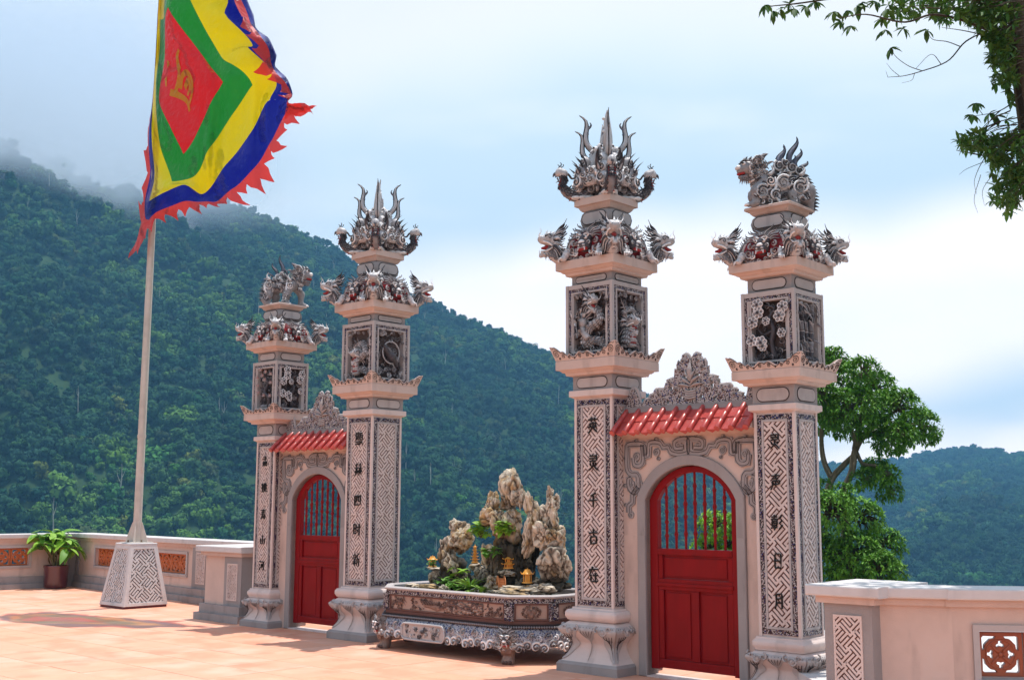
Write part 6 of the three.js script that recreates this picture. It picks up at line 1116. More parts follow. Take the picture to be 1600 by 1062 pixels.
stone('rock_peak', 'squat ochre rock peak at the left end of the basin', [
  [[-0.47, 1.20, -0.02], [0.19, 0.22, 0.16], 41, { det: 22, tint: 0.12, wetTo: 1.06 }], [[-0.36, 1.22, 0.03], [0.14, 0.16, 0.13], 42, { tint: 0.15 }], [[-0.51, 1.34, -0.02], [0.09, 0.11, 0.09], 43, {}], [[-0.62, 1.02, 0.0], [0.13, 0.22, 0.13], 44, { wetTo: 1.02 }],
  [[-0.46, 0.88, 0.08], [0.18, 0.22, 0.15], 45, { wetTo: 1.0 }], [[-0.40, 0.93, 0.16], [0.09, 0.15, 0.08], 46, { rot: [0, 0, 0.35] }], [[-0.55, 0.74, 0.02], [0.27, 0.16, 0.22], 47, { wetShade: 0.95 }], [[-0.30, 0.72, 0.1], [0.14, 0.14, 0.13], 48, { wetShade: 0.9 }]]);
for (const [label, list] of [
  ['long flat ledge stone in the basin under the right-hand rock peak', [[[0.74, 0.70, 0.26], [0.40, 0.085, 0.20], 51, { flatTop: 1, wetTo: 0.66 }], [[0.98, 0.72, 0.20], [0.22, 0.10, 0.18], 52, { flatTop: 1, wetTo: 0.66 }], [[0.62, 0.665, 0.36], [0.30, 0.05, 0.12], 53, { flatTop: 1 }]]],
  ['pale ledge stone in the basin under the leftmost small pavilion', [[[-0.88, 0.84, -0.05], [0.12, 0.035, 0.11], 54, { flatTop: 1 }], [[-0.87, 0.75, -0.06], [0.09, 0.10, 0.09], 55, { wetTo: 0.7 }]]],
  ['low cream stone lying at the left inside the basin rim', [[[-0.86, 0.66, 0.30], [0.14, 0.055, 0.09], 56, {}], [[-0.98, 0.65, 0.18], [0.07, 0.04, 0.06], 57, {}]]],
  ['reddish slab of stone lying at the front of the basin', [[[-0.48, 0.665, 0.40], [0.17, 0.045, 0.07], 58, { tint: 0.5 }]]],
  ['knobbly cream stone beside the reddish slab in the basin', [[[-0.22, 0.66, 0.42], [0.09, 0.06, 0.07], 59, { rough: 1.6 }]]],
  ['ledge stone carrying the small tiered tower', [[[-0.16, 0.90, -0.02], [0.11, 0.05, 0.1], 60, { wetTo: 0.84 }], [[-0.12, 0.78, 0.0], [0.12, 0.10, 0.1], 61, { wetShade: 0.6 }]]],
  ['mossy stone behind the small arched bridge', [[[0.44, 0.86, 0.10], [0.15, 0.055, 0.11], 62, { wetTo: 0.8 }], [[0.30, 0.74, 0.22], [0.13, 0.11, 0.11], 63, { tint: 0.2 }], [[0.64, 0.75, 0.1], [0.10, 0.09, 0.1], 64, { wetShade: 0.8 }]]],
]) stone('stone', label, list);

// little golden buildings
const goldMat = MAT.gold;
function pavilion(label, p, h, tiers, w) {
  const q = gp(-1.93 + p[0], p[1], -0.27 + p[2]), o = thing('miniature_pavilion', label, 'miniature', [q.x, q.y, q.z], -PHI + 0.3), th = h * 0.86 / tiers;
  const cyl = (r0, r1, hh, y, n = 6) => new THREE.CylinderGeometry(r1, r0, hh, n).translate(0, y + hh / 2, 0);
  mk('base', [cyl(w * 1.15, w * 1.1, h * 0.06, 0), cyl(w, w * 0.95, h * 0.03, h * 0.06)], goldMat, o);
  for (let i = 0; i < tiers; i++) {
    const y = h * 0.09 + i * th, k = 1 - 0.13 * i, col6 = [];
    for (let j = 0; j < 6; j++) { const a = j / 6 * 6.283 + 0.5; col6.push(new THREE.CylinderGeometry(w * 0.09, w * 0.09, th * 0.6, 5).translate(Math.cos(a) * w * 0.8 * k, y + th * 0.3, Math.sin(a) * w * 0.8 * k)); }
    mk('storey', [cyl(w * 0.55 * k, w * 0.55 * k, th * 0.6, y), ...col6], goldMat, o);
    const pr = [[1.25, 0.60], [1.32, 0.66], [0.95, 0.74], [0.72, 0.86], [0.55, 1.02]].map(([r, t]) => new THREE.Vector2(r * w * k, y + t * th));
    const rf = new THREE.LatheGeometry([new THREE.Vector2(0.01, y + 0.60 * th), ...pr], 6); const tips = []; for (let j = 0; j < 6; j++) { const a = j / 6 * 6.283; tips.push(spike([Math.sin(a) * w * k * 1.2, y + th * 0.64, Math.cos(a) * w * k * 1.2], [Math.sin(a) * w * k * 1.5, y + th * 0.84, Math.cos(a) * w * k * 1.5], w * 0.12)); }
    mk('eaves', [rf, ...tips], goldMat, o);
  }
  mk('spire', [new THREE.ConeGeometry(w * 0.2, h * 0.12, 6).translate(0, h * 1.0, 0), ball(w * 0.18, [0, h * 0.97, 0])], goldMat, o);
}
pavilion('small golden pavilion at the left end of the rockery', [-0.885, 0.865, -0.02], 0.125, 1, 0.046);
pavilion('small golden five-tiered tower left of the tallest rock peak', [-0.175, 0.935, 0.0], 0.20, 5, 0.036);
pavilion('small golden two-roofed pavilion above the miniature bridge', [0.445, 0.905, 0.10], 0.125, 2, 0.062);
pavilion('small golden pavilion on the ledge stone at the right end of the rockery', [0.83, 0.775, 0.24], 0.145, 1, 0.05);
{
  const q = gp(-1.93 + 0.47, 0.70, -0.27 + 0.26), o = thing('miniature_bridge', 'small orange arched bridge with steps in the rockery', 'miniature', [q.x, q.y, q.z], -PHI - 0.7);
  const up = [], dn = []; for (let i = 0; i <= 12; i++) { const a = Math.PI * i / 12; up.push([-Math.cos(a) * 0.10, Math.sin(a) * 0.10]); dn.push([Math.cos(a) * 0.07, Math.sin(a) * 0.065]); }
  const m = mk3([0.55, 0.2, 0.07], 0.5);
  mk('arch', extrude([...up, ...dn], 0.07, -0.035), m, o);
  mk('steps', up.slice(1, -1).map(([x, y]) => box(0.018, 0.014, 0.06, x, y + 0.004, 0)), m, o);
  for (const z of [-0.037, 0.037]) mk('railing', [tube(up.map(([x, y]) => [x, y + 0.032, z]), 0.006, 5, 1, 16), ...up.map(([x, y]) => new THREE.CylinderGeometry(0.004, 0.004, 0.032, 5).translate(x, y + 0.016, z))], m, o);
}

// ---------------------------------------------------------------- leaves and small plants
function leafGeo(L, w, droop = 0.25, fold = 0.25, n = 4) {
  const pos = [], idx = [];
  for (let i = 0; i <= n; i++) { const t = i / n, hw = w * Math.pow(Math.sin(Math.PI * Math.min(1, t * 0.92 + 0.06)), 0.85) * (i === n ? 0.02 : 1), x = L * t, y = -droop * L * t * t; pos.push(x, y + hw * fold, -hw, x, y, 0, x, y + hw * fold, hw); }
  for (let i = 0; i < n; i++) for (let k = 0; k < 2; k++) { const a = i * 3 + k; idx.push(a, a + 1, a + 3, a + 1, a + 4, a + 3); }
  const g = new THREE.BufferGeometry(); g.setAttribute('position', new THREE.Float32BufferAttribute(pos, 3)); g.setIndex(idx); g.computeVertexNormals(); return norm(g);
}
const leafMat = (c, r = 0.45, tr = 0.35) => new THREE.MeshPhysicalMaterial({ color: new THREE.Color().setRGB(...c), roughness: Math.max(r, 0.5), transmission: tr, thickness: 0, vertexColors: true, side: THREE.DoubleSide, specularIntensity: 0.35 });
const LEAF = { bright: leafMat([0.28, 0.50, 0.045]), mid: leafMat([0.14, 0.32, 0.035]), fern: leafMat([0.26, 0.42, 0.06]) };
const inBasin = (p) => gp(-1.93 + p[0], p[1], -0.27 + p[2]);
function bushlet(name, label, at, R, n, L, w, mat, seed, shape = [1, 1, 1]) { // leafy twigs from one foot
  const o = thing(name, label, 'plant', [at.x, at.y, at.z]), r = rng(seed), stems = [], g = leafGeo(L, w);
  let made = 0;
  const st = Math.max(4, n / 9 | 0);
  for (let i = 0; i < st; i++) {
    const a = r() * 6.28, e = 0.25 + r() * 1.2, tip = V(Math.cos(a) * Math.cos(e) * R * shape[0], Math.sin(e) * R * shape[1], Math.sin(a) * Math.cos(e) * R * shape[2]).multiplyScalar(0.65 + 0.4 * r()), mid = tip.clone().multiplyScalar(0.5).add(V(0, R * 0.15, 0));
    stems.push(tube([[0, 0, 0], mid, tip], [0.006, 0.004, 0.002], 4, 1, 6));
    for (let k = 0; k < Math.ceil(n / st); k++, made++) { const t = 0.35 + 0.65 * r(), p = V(0, 0, 0).lerp(mid, Math.min(1, t * 2)).lerp(tip, Math.max(0, t * 2 - 1)), m = new THREE.Mesh(g, mat); m.name = 'leaf'; m.castShadow = m.receiveShadow = true; m.position.copy(p); m.rotation.set((r() - 0.5) * 0.8, r() * 6.28, (r() - 0.45) * 1.1); m.scale.setScalar(0.7 + 0.6 * r()); o.add(m); }
  }
  mk('stems', stems, mk3([0.12, 0.10, 0.04], 0.8), o);
}
bushlet('rock_shrub', 'bright green shrub growing from the left flank of the tallest rock peak', inBasin([0.03, 1.22, 0.12]), 0.19, 110, 0.08, 0.021, LEAF.bright, 3);
bushlet('rock_shrub', 'bright green shrub growing from the right flank of the tallest rock peak', inBasin([0.40, 1.24, 0.16]), 0.18, 90, 0.08, 0.021, LEAF.bright, 4);
bushlet('rock_shrub', 'drooping green sprig below the tallest rock peak', inBasin([0.34, 1.04, 0.24]), 0.10, 22, 0.07, 0.017, LEAF.mid, 5);
bushlet('rock_shrub', 'bright leafy sprig in the dark hollow under the tallest rock peak', inBasin([0.22, 1.0, 0.22]), 0.13, 40, 0.07, 0.018, LEAF.mid, 15);
bushlet('low_plant', 'dark green plant in front of the left rock peak', inBasin([-0.32, 0.68, 0.32]), 0.12, 34, 0.08, 0.02, LEAF.mid, 16);
bushlet('moss_plant', 'small green plant on the left rock peak', inBasin([-0.72, 0.88, 0.12]), 0.09, 26, 0.05, 0.016, LEAF.mid, 6);
bushlet('low_plant', 'small leafy plant at the front middle of the basin', inBasin([-0.02, 0.66, 0.44]), 0.10, 30, 0.07, 0.018, LEAF.mid, 7);
bushlet('low_plant', 'plant with broad pale green leaves at the front of the basin', inBasin([0.26, 0.64, 0.42]), 0.11, 10, 0.14, 0.036, LEAF.fern, 8);
bushlet('low_plant', 'plant with one long bright leaf beside the left rock peak', inBasin([-0.22, 0.80, 0.20]), 0.12, 7, 0.16, 0.03, LEAF.bright, 12);
{
  const at = inBasin([0.10, 0.67, 0.36]), o = thing('fern', 'grassy fern with narrow bright blades in the middle of the basin', 'plant', [at.x, at.y, at.z]), r = rng(9), g = leafGeo(0.24, 0.011, 0.55, 0.3, 6);
  for (let i = 0; i < 46; i++) { const m = new THREE.Mesh(g, i % 4 ? LEAF.fern : LEAF.bright); m.name = 'blade'; m.castShadow = true; m.rotation.order = 'YXZ'; m.rotation.set(0, r() * 6.28, 0.5 + r() * 0.7); m.scale.setScalar(0.7 + 0.5 * r()); o.add(m); }
}
// ---------------------------------------------------------------- flagpole
const FP = gp(-9.51, 0, -0.31);
{
  const o = thing('flagpole', 'white steel flagpole on a tapering pedestal with fretwork panels', 'flagpole', [FP.x, 0, FP.z], -PHI);
  const ped = sub('pedestal', o);
  const hb = 0.372, ht = 0.225, y0 = 0.035, y1 = 0.95;
  mk('skirting', loft([[hb - 0.012, 0], [hb - 0.012, 0.05]]), mk3([0.10, 0.02, 0.025], 0.5), ped);
  mk('pedestal_core', loft([[hb - 0.035, y0 + 0.005], [ht - 0.035, y1 - 0.03]], 0.004), MAT.groove, ped);
  const slope = Math.atan2(hb - ht, y1 - y0), L = Math.hypot(hb - ht, y1 - y0);
  const face = (list) => [0, 1, 2, 3].map((k) => { const g = merge(list.map((q) => norm(q.clone()))); return g.applyMatrix4(M4([0, y0, hb], [-slope, 0, 0])).applyMatrix4(faceM[k]); });
  const tw = (y) => lerp(hb, ht, y / L), b0 = 0.05, b1 = L - 0.07, m = 0.068;
  const trap = [[-tw(b0) + m, b0], [tw(b0) - m, b0], [tw(b1) - m, b1], [-tw(b1) + m, b1]];
  mk('pedestal_frame', face([extrude([[-hb + 0.002, 0], [hb - 0.002, 0], [ht - 0.002, L], [-ht + 0.002, L]], 0.03, -0.03, [trap.slice().reverse()], 0.003)]), MAT.cap, ped);
  mk('fretwork', face([fret(trap, 0.042, 0.014, -0.026, 0.64)]), MAT.cap, ped);
  mk('pedestal_top', loft([[ht, y1 - 0.012], [ht + 0.006, y1 - 0.006], [ht + 0.006, y1 + 0.012], [ht - 0.004, y1 + 0.02]]), MAT.cap, ped);
  const steel = mk3([0.62, 0.56, 0.50], 0.5, { map: plasterTex });
  mk('base_plate', bevelBox(0.36, 0.36, 0.014, 0.003).rotateX(Math.PI / 2).translate(0, y1 + 0.027, 0), steel, o);
  for (let k = 0; k < 4; k++) { mk('gusset', extrude([[0.058, 0], [0.17, 0], [0.165, 0.03], [0.075, 0.30], [0.058, 0.30]], 0.012, -0.006).translate(0, y1 + 0.034, 0).rotateY(k * Math.PI / 2 + Math.PI / 4), steel, o); mk('bolt', new THREE.CylinderGeometry(0.014, 0.014, 0.03, 6).translate(0.145, y1 + 0.048, 0).rotateY(k * Math.PI / 2), mk3([0.2, 0.13, 0.08], 0.7), o); }
  mk('pole', new THREE.CylinderGeometry(0.044, 0.064, 10.4, 20, 8).translate(0, y1 + 0.034 + 5.2, 0), steel, o);
  mk('pole_joint', new THREE.CylinderGeometry(0.068, 0.068, 0.05, 18).translate(0, 2.62, 0), steel, o); mk('rope_cleat', box(0.03, 0.09, 0.03, 0.078, 2.1, 0), steel, o);
  mk('halyard', tube([[0.082, 2.1, 0.0], [0.085, 3.2, 0.006], [0.075, 5, -0.004], [0.07, 8, 0.004], [0.055, 11.3, 0]], 0.0055, 5, 1, 40), mk3([0.5, 0.48, 0.42], 0.9), o);
  mk('finial', ball(0.09, [0, 11.45, 0], [1, 1, 1], 2), steel, o);
}
// ---------------------------------------------------------------- flag: cloth fitted through measured points of its drape
{
  // u from hoist to fly, v from foot to head (-1 .. 1 at the blue border's outer edge), then where that spot hangs: image place and distance
  const at = (px, py, D) => { const q = V((px - 800) / 1795.43, -(py - 531) / 1795.43, -1).applyMatrix4(new THREE.Matrix4().makeRotationZ(D2R * 0.24)).applyMatrix4(new THREE.Matrix4().makeRotationX(D2R * 8.09)); return q.multiplyScalar(D / -q.z).add(SURVEY); };
  const K = [
    [-1, -1, 228, 350, 18.0], [-0.8, -0.8, 233, 315, 17.95], [-0.58, -0.58, 268, 284, 17.7], [-0.36, -0.36, 286, 240, 17.5],
    [0.36, -0.36, 348, 128, 16.95], [0.58, -0.58, 394, 134, 16.8], [0.8, -0.8, 421, 154, 16.62], [1, -1, 450, 171, 16.5], [1.14, -1.14, 476, 168, 16.4],
    [-0.6, -1, 277, 318, 17.6], [-0.25, -1, 322, 314, 17.3], [0.1, -1, 360, 297, 17.05], [0.45, -1, 401, 258, 16.85], [0.75, -1, 426, 216, 16.65],
    [-0.45, -0.8, 288, 288, 17.5], [-0.3, -0.8, 310, 300, 17.32], [-0.1, -0.8, 326, 296, 17.35], [0.2, -0.8, 350, 262, 17.1], [0.5, -0.8, 393, 207, 16.9],
    [-0.3, -0.58, 303, 278, 17.5], [0.0, -0.58, 322, 240, 17.2], [0.3, -0.58, 356, 188, 17.0], [0.0, -0.36, 318, 184, 17.2],
    [-0.36, -0.1, 264, 196, 17.6], [-0.36, 0.1, 248, 160, 17.8], [-0.58, -0.2, 250, 228, 17.85], [-0.8, -0.4, 238, 240, 18.0], [-1, -0.6, 234, 270, 18.1], [-1, 0.0, 238, 150, 18.15], [-0.8, 0.0, 237, 175, 18.1], [-0.58, 0.1, 243, 140, 18.0],
    [-0.36, 0.36, 256, 95, 17.8], [0.0, 0.0, 290, 110, 17.3], [0.0, 0.36, 257, 45, 17.6], [0.36, 0.36, 262, 12, 17.35], [0.36, 0.0, 306, 72, 17.15], [0.58, 0.5, 282, -30, 17.2], [0.58, 0.1, 312, 28, 17.05], [0.58, -0.2, 348, 92, 16.95],
    [0.8, 0.5, 300, -40, 17.1], [0.8, 0.1, 350, 22, 16.9], [0.8, -0.3, 386, 76, 16.75], [0.92, 0.4, 372, -30, 16.85], [0.92, 0.0, 418, 62, 16.65], [0.93, -0.4, 446, 116, 16.5],
    [1, 0.4, 362, -20, 16.62], [1, 0.0, 408, 66, 16.45], [1, -0.4, 434, 116, 16.4], [1.14, 0.3, 372, 12, 16.55], [1.14, -0.05, 392, 70, 16.42], [1.14, -0.4, 412, 122, 16.38], [0.92, -0.2, 433, 90, 16.57], [0.92, 0.2, 399, 22, 16.75], [1, -0.2, 422, 92, 16.42], [1, 0.2, 391, 30, 16.53], [1.14, -0.2, 403, 98, 16.4], [1.14, 0.14, 381, 42, 16.48], [0.95, -0.72, 457, 148, 16.45], [1.14, -0.75, 440, 158, 16.38],
    [-0.58, 0.58, 250, 30, 18.0], [-1, 0.6, 246, 20, 18.15], [-1, 1, 250, -60, 18.15], [0.0, 1, 268, -110, 17.6], [0.6, 1, 320, -130, 17.2], [1, 1, 360, -140, 16.9], [0.0, 0.7, 262, -35, 17.6],
    [-1.14, -1.14, 214, 384, 18.0], [-0.85, -1.14, 246, 346, 17.9], [-0.25, -1.14, 330, 332, 17.3], [0.45, -1.14, 420, 274, 16.85], [0.75, -1.14, 444, 226, 16.62], [-1.14, 0, 241, 150, 18.4], [-1.14, -0.3, 229, 210, 18.35], [-1.14, -0.6, 223, 262, 18.25], [-1.14, 0.8, 252, -10, 18.4],
  ].map(([u, v, x, y, D]) => [u, v, at(x, y, D)]);
  const phi = (r2) => (r2 < 1e-12 ? 0 : 0.5 * r2 * Math.log(r2)), n = K.length, N = n + 3, A = [], B = [];
  for (let i = 0; i < N; i++) { A.push(new Float64Array(N)); B.push([0, 0, 0]); }
  for (let i = 0; i < n; i++) { for (let j = 0; j < n; j++) A[i][j] = phi((K[i][0] - K[j][0]) ** 2 + (K[i][1] - K[j][1]) ** 2) + (i === j ? 0.0006 : 0); A[i][n] = A[n][i] = 1; A[i][n + 1] = A[n + 1][i] = K[i][0]; A[i][n + 2] = A[n + 2][i] = K[i][1]; B[i] = K[i][2].toArray(); }
  for (let c = 0; c < N; c++) { let p = c; for (let r = c + 1; r < N; r++) if (Math.abs(A[r][c]) > Math.abs(A[p][c])) p = r; [A[c], A[p]] = [A[p], A[c]]; [B[c], B[p]] = [B[p], B[c]]; for (let r = c + 1; r < N; r++) { const f = A[r][c] / A[c][c]; if (!f) continue; for (let k = c; k < N; k++) A[r][k] -= f * A[c][k]; for (let k = 0; k < 3; k++) B[r][k] -= f * B[c][k]; } }
  const W = []; for (let r = N - 1; r >= 0; r--) { const s = B[r].slice(); for (let k = r + 1; k < N; k++) for (let q = 0; q < 3; q++) s[q] -= A[r][k] * W[k][q]; W[r] = s.map((x) => x / A[r][r]); }
  const F = (u, v) => { const o = [0, 1, 2].map((q) => W[n][q] + W[n + 1][q] * u + W[n + 2][q] * v); for (let i = 0; i < n; i++) { const f = phi((u - K[i][0]) ** 2 + (v - K[i][1]) ** 2); for (let q = 0; q < 3; q++) o[q] += W[i][q] * f; } const s1 = u - v, s2 = u + v, rip = 0.085 * Math.sin(s1 * 7 + Math.sin(s2 * 3)) * (0.4 + 0.6 * Math.abs(s2 * 0.5)) + 0.045 * Math.sin(s1 * 17 + s2 * 4) * sstep(-0.2, 0.9, s1) + 0.05 * fbm(u * 3, v * 3, 3, 3) + 0.05 * Math.sin(s2 * 8 + Math.sin(s1 * 3) * 1.6); o[2] += rip; o[0] += rip * 0.3; return o; };
  const o = thing('flag', 'square festival flag of red, green, yellow and blue with ragged red fringe on the pole', 'flag', [0, 0, 0]);
  const cloth = (c) => new THREE.MeshPhysicalMaterial({ color: new THREE.Color().setRGB(...c), roughness: 0.42, transmission: 0.5, thickness: 0, side: THREE.DoubleSide, specularIntensity: 0.4, bumpMap: tex(128, (u, v) => tfbm(u, v, 6, 71, 4), 0.4), bumpScale: 0.02 });
  const patch = (u0, u1, v0, v1, nu, nv) => { const pos = [], idx = []; for (let j = 0; j <= nv; j++) for (let i = 0; i <= nu; i++) pos.push(...F(lerp(u0, u1, i / nu), lerp(v0, v1, j / nv))); for (let j = 0; j < nv; j++) for (let i = 0; i < nu; i++) { const a = j * (nu + 1) + i; idx.push(a, a + 1, a + nu + 1, a + 1, a + nu + 2, a + nu + 1); } const g = new THREE.BufferGeometry(); g.setAttribute('position', new THREE.Float32BufferAttribute(pos, 3)); g.setIndex(idx); g.computeVertexNormals(); return norm(g); };
  const frame = (a, b) => { const k = Math.max(3, Math.round((b - a) * 26)), m = Math.round(2 * a * 26) + 2; const M = Math.round(2 * b * 26) + 2; return merge([patch(-b, b, -b, -a, M, k), patch(-b, b, a, b, M, k), patch(-b, -a, -a, a, k, m), patch(a, b, -a, a, k, m)]); };
  mk('red_field', patch(-0.36, 0.36, -0.36, 0.36, 24, 24), cloth([0.86, 0.018, 0.022]), o);
  mk('green_border', frame(0.36, 0.58), cloth([0.02, 0.30, 0.035]), o);
  mk('yellow_border', frame(0.58, 0.8), cloth([1.0, 0.72, 0.002]), o);
  mk('blue_border', frame(0.8, 1), cloth([0.007, 0.016, 0.30]), o);
  // ragged fringe: flame-shaped tongues cut along the outer edge
  const tongues = [];
  const edge = (fu, fv, out, count, lo = -1, hi = 1) => { for (let i = 0; i < count; i++) { const a = lerp(lo, hi, i / count), b = lerp(lo, hi, (i + 1) / count), pos = [], idx = [], m = 6, q = 5; for (let j = 0; j <= q; j++) for (let k = 0; k <= m; k++) { const s = j / q, wv = 1 - 0.96 * Math.pow(Math.max(0, (s - 0.42) / 0.58), 0.55), c = lerp(a, b, 0.5 + (k / m - 0.5) * wv + (hash2(i, count, 9) - 0.25) * 1.3 * Math.pow(Math.max(0, s - 0.4), 1.3)), d = 1 + s * (0.10 + 0.21 * Math.pow(hash2(i, count, 4), 1.5)); pos.push(...F(...(out === 'u' ? [fu * d, c] : [c, fv * d]))); } for (let j = 0; j < q; j++) for (let k = 0; k < m; k++) { const e = j * (m + 1) + k; idx.push(e, e + 1, e + m + 1, e + 1, e + m + 2, e + m + 1); } const g = new THREE.BufferGeometry(); g.setAttribute('position', new THREE.Float32BufferAttribute(pos, 3)); g.setIndex(idx); g.computeVertexNormals(); tongues.push(norm(g)); } };
  edge(0, -1, 'v', 18, -1.12, 1.14); edge(1, 0, 'u', 14, -1.12, 1); edge(-1, 0, 'u', 10, -1, 1); edge(0, 1, 'v', 11, -1, 1);
  for (const [su, sv, L, w] of [[1, -1, 0.36, 0.09], [-1, -1, 0.30, 0.10], [-1, -1, 0.22, -0.06], [1, -1, 0.25, -0.08]]) { const pos = [], idx = []; for (let j = 0; j <= 8; j++) for (let k = 0; k <= 4; k++) { const s = j / 8, hw = 0.085 * Math.pow(1 - s, 0.7), a = 0.97 + s * L, b = (k / 2 - 1) * hw + w * s * s + 0.02 * Math.sin(s * 9); pos.push(...F(su * (a + b * 0.7), sv * (a - b * 0.7))); } for (let j = 0; j < 8; j++) for (let k = 0; k < 4; k++) { const e = j * 5 + k; idx.push(e, e + 1, e + 5, e + 1, e + 6, e + 5); } const g = new THREE.BufferGeometry(); g.setAttribute('position', new THREE.Float32BufferAttribute(pos, 3)); g.setIndex(idx); g.computeVertexNormals(); tongues.push(norm(g)); }
  mk('fringe', tongues, cloth([0.88, 0.075, 0.07]), o);
  // gold emblem sewn on the red field
  const P = (u, v) => { const a = F(u, v), e = 0.01, b = F(u + e, v), c = F(u, v + e), nrm = V(b[0] - a[0], b[1] - a[1], b[2] - a[2]).cross(V(c[0] - a[0], c[1] - a[1], c[2] - a[2])).normalize(); if (nrm.z < 0) nrm.negate(); return V(...a).addScaledVector(nrm, 0.012); };
  const strokes = [[[-0.20, 0.06], [-0.14, -0.05], [-0.10, -0.17], [-0.12, -0.24]], [[-0.10, -0.03], [-0.03, 0.0], [0.03, -0.04], [0.04, -0.12], [-0.02, -0.18], [-0.09, -0.2]], [[-0.02, 0.06], [0.04, 0.12], [0.12, 0.12]], [[-0.16, 0.0], [-0.05, 0.04], [0.05, 0.12]], [[-0.06, -0.08], [0.0, -0.08], [-0.01, -0.13], [-0.07, -0.14]], [[-0.12, 0.24], [-0.08, 0.21]], [[-0.2, 0.2], [-0.22, 0.14]]];
  const emb = strokes.map((s) => { const c = new THREE.CatmullRomCurve3(s.map(([a, b]) => V(a * 0.85 - 0.02, b * 0.85 + 0.01, 0))), pos = [], idx = [], m = 14; for (let i = 0; i <= m; i++) { const p = c.getPoint(i / m), t = c.getTangent(i / m), w = 0.021 * (1 - 0.5 * i / m); for (const e of [-1, 1]) pos.push(...P(p.x - t.y * w * e, p.y + t.x * w * e).toArray()); } for (let i = 0; i < m; i++) idx.push(i * 2, i * 2 + 1, i * 2 + 2, i * 2 + 1, i * 2 + 3, i * 2 + 2); const g = new THREE.BufferGeometry(); g.setAttribute('position', new THREE.Float32BufferAttribute(pos, 3)); g.setIndex(idx); g.computeVertexNormals(); return norm(g); });
  mk('gold_emblem', emb, cloth([0.72, 0.42, 0.01]), o);
}

// ---------------------------------------------------------------- potted plant at the far left
{
  const c = [-8.5, 0, -21.85];
  const o = thing('flowerpot', 'glossy maroon ceramic flowerpot at the far left parapet', 'flowerpot', c);
  const pr = [[0.0, 0.004], [0.19, 0.004], [0.205, 0.02], [0.21, 0.10], [0.216, 0.36], [0.228, 0.39], [0.23, 0.415], [0.222, 0.425], [0.2, 0.42], [0.195, 0.36], [0.0, 0.36]].map(([r, y]) => new THREE.Vector2(r, y));
  mk('pot', new THREE.LatheGeometry(pr, 40), new THREE.MeshPhysicalMaterial({ color: new THREE.Color().setRGB(0.075, 0.010, 0.014), roughness: 0.3, clearcoat: 0.8, clearcoatRoughness: 0.12, bumpMap: grain, bumpScale: 0.001 }), o);
  mk('soil', new THREE.CylinderGeometry(0.196, 0.196, 0.02, 28).translate(0, 0.375, 0), mk3([0.05, 0.035, 0.02], 1), o);
  const p = thing('pot_plant', 'bright green large-leaved plant growing in the maroon flowerpot', 'plant', [c[0], 0.38, c[2]]), r = rng(17), g = [leafGeo(0.30, 0.062, 0.75, 0.2, 6), leafGeo(0.25, 0.055, 0.5, 0.25, 6)];
  const stems = [];
  for (let i = 0; i < 15; i++) {
    const a = r() * 6.28, lean = 0.06 + 0.28 * r(), h = 0.34 + 0.34 * r(), tip = V(Math.cos(a) * lean, h, Math.sin(a) * lean), base = V(Math.cos(a) * 0.1 * r(), 0, Math.sin(a) * 0.1 * r());
    stems.push(tube([base, base.clone().lerp(tip, 0.55).add(V(0, 0.06, 0)), tip], [0.011, 0.009, 0.006], 5, 1, 8));
    const n = 6 + (r() * 4 | 0);
    for (let k = 0; k < n; k++) { const m = new THREE.Mesh(g[k & 1], r() < 0.62 ? LEAF.bright : LEAF.mid); m.name = 'leaf'; m.castShadow = m.receiveShadow = true; m.position.copy(tip).add(V(0, -0.06 * r(), 0)); m.rotation.order = 'YXZ'; m.rotation.set((r() - 0.5) * 0.7, k / n * 6.28 + r(), 0.75 - 0.9 * r()); m.scale.setScalar(0.7 + 0.45 * r()); p.add(m); }
  }
  mk('stems', stems, mk3([0.16, 0.14, 0.06], 0.8), p);
  for (let i = 0; i < 9; i++) { const m = new THREE.Mesh(g[1], leafMat([0.22, 0.14, 0.04])); m.name = 'withered_leaf'; m.position.set((r() - 0.5) * 0.3, 0.18 + 0.2 * r(), (r() - 0.5) * 0.3); m.rotation.set(r(), r() * 6, -1.2); m.scale.setScalar(0.7); p.add(m); }
}
// ---------------------------------------------------------------- near trees
const bark = mk3([0.13, 0.10, 0.07], 0.9, { map: tex(256, (u, v) => { const k = 0.55 + 0.8 * tfbm(u, v * 0.3, 14, 501, 5), l = sstep(0.62, 0.72, tfbm(u, v, 5, 520, 4)); return [lerp(k, 1.1, l * 0.5), lerp(k * 0.95, 1.1, l * 0.5), lerp(k * 0.88, 1.0, l * 0.5)].map((q) => q * 0.8); }, 0.8), bumpMap: tex(256, (u, v) => tfbm(u, v * 0.3, 16, 540, 5), 0.5), bumpScale: 0.02 });
const pale = mk3([0.30, 0.25, 0.18], 0.9, { map: bark.map, bumpMap: bark.bumpMap, bumpScale: 0.02 });
const eye = (px, py, D) => { const q = V((px - 800) / 1795.43, -(py - 531) / 1795.43, -1).applyMatrix4(new THREE.Matrix4().makeRotationX(D2R * 8.09)); return q.multiplyScalar(D / -q.z).add(SURVEY); };
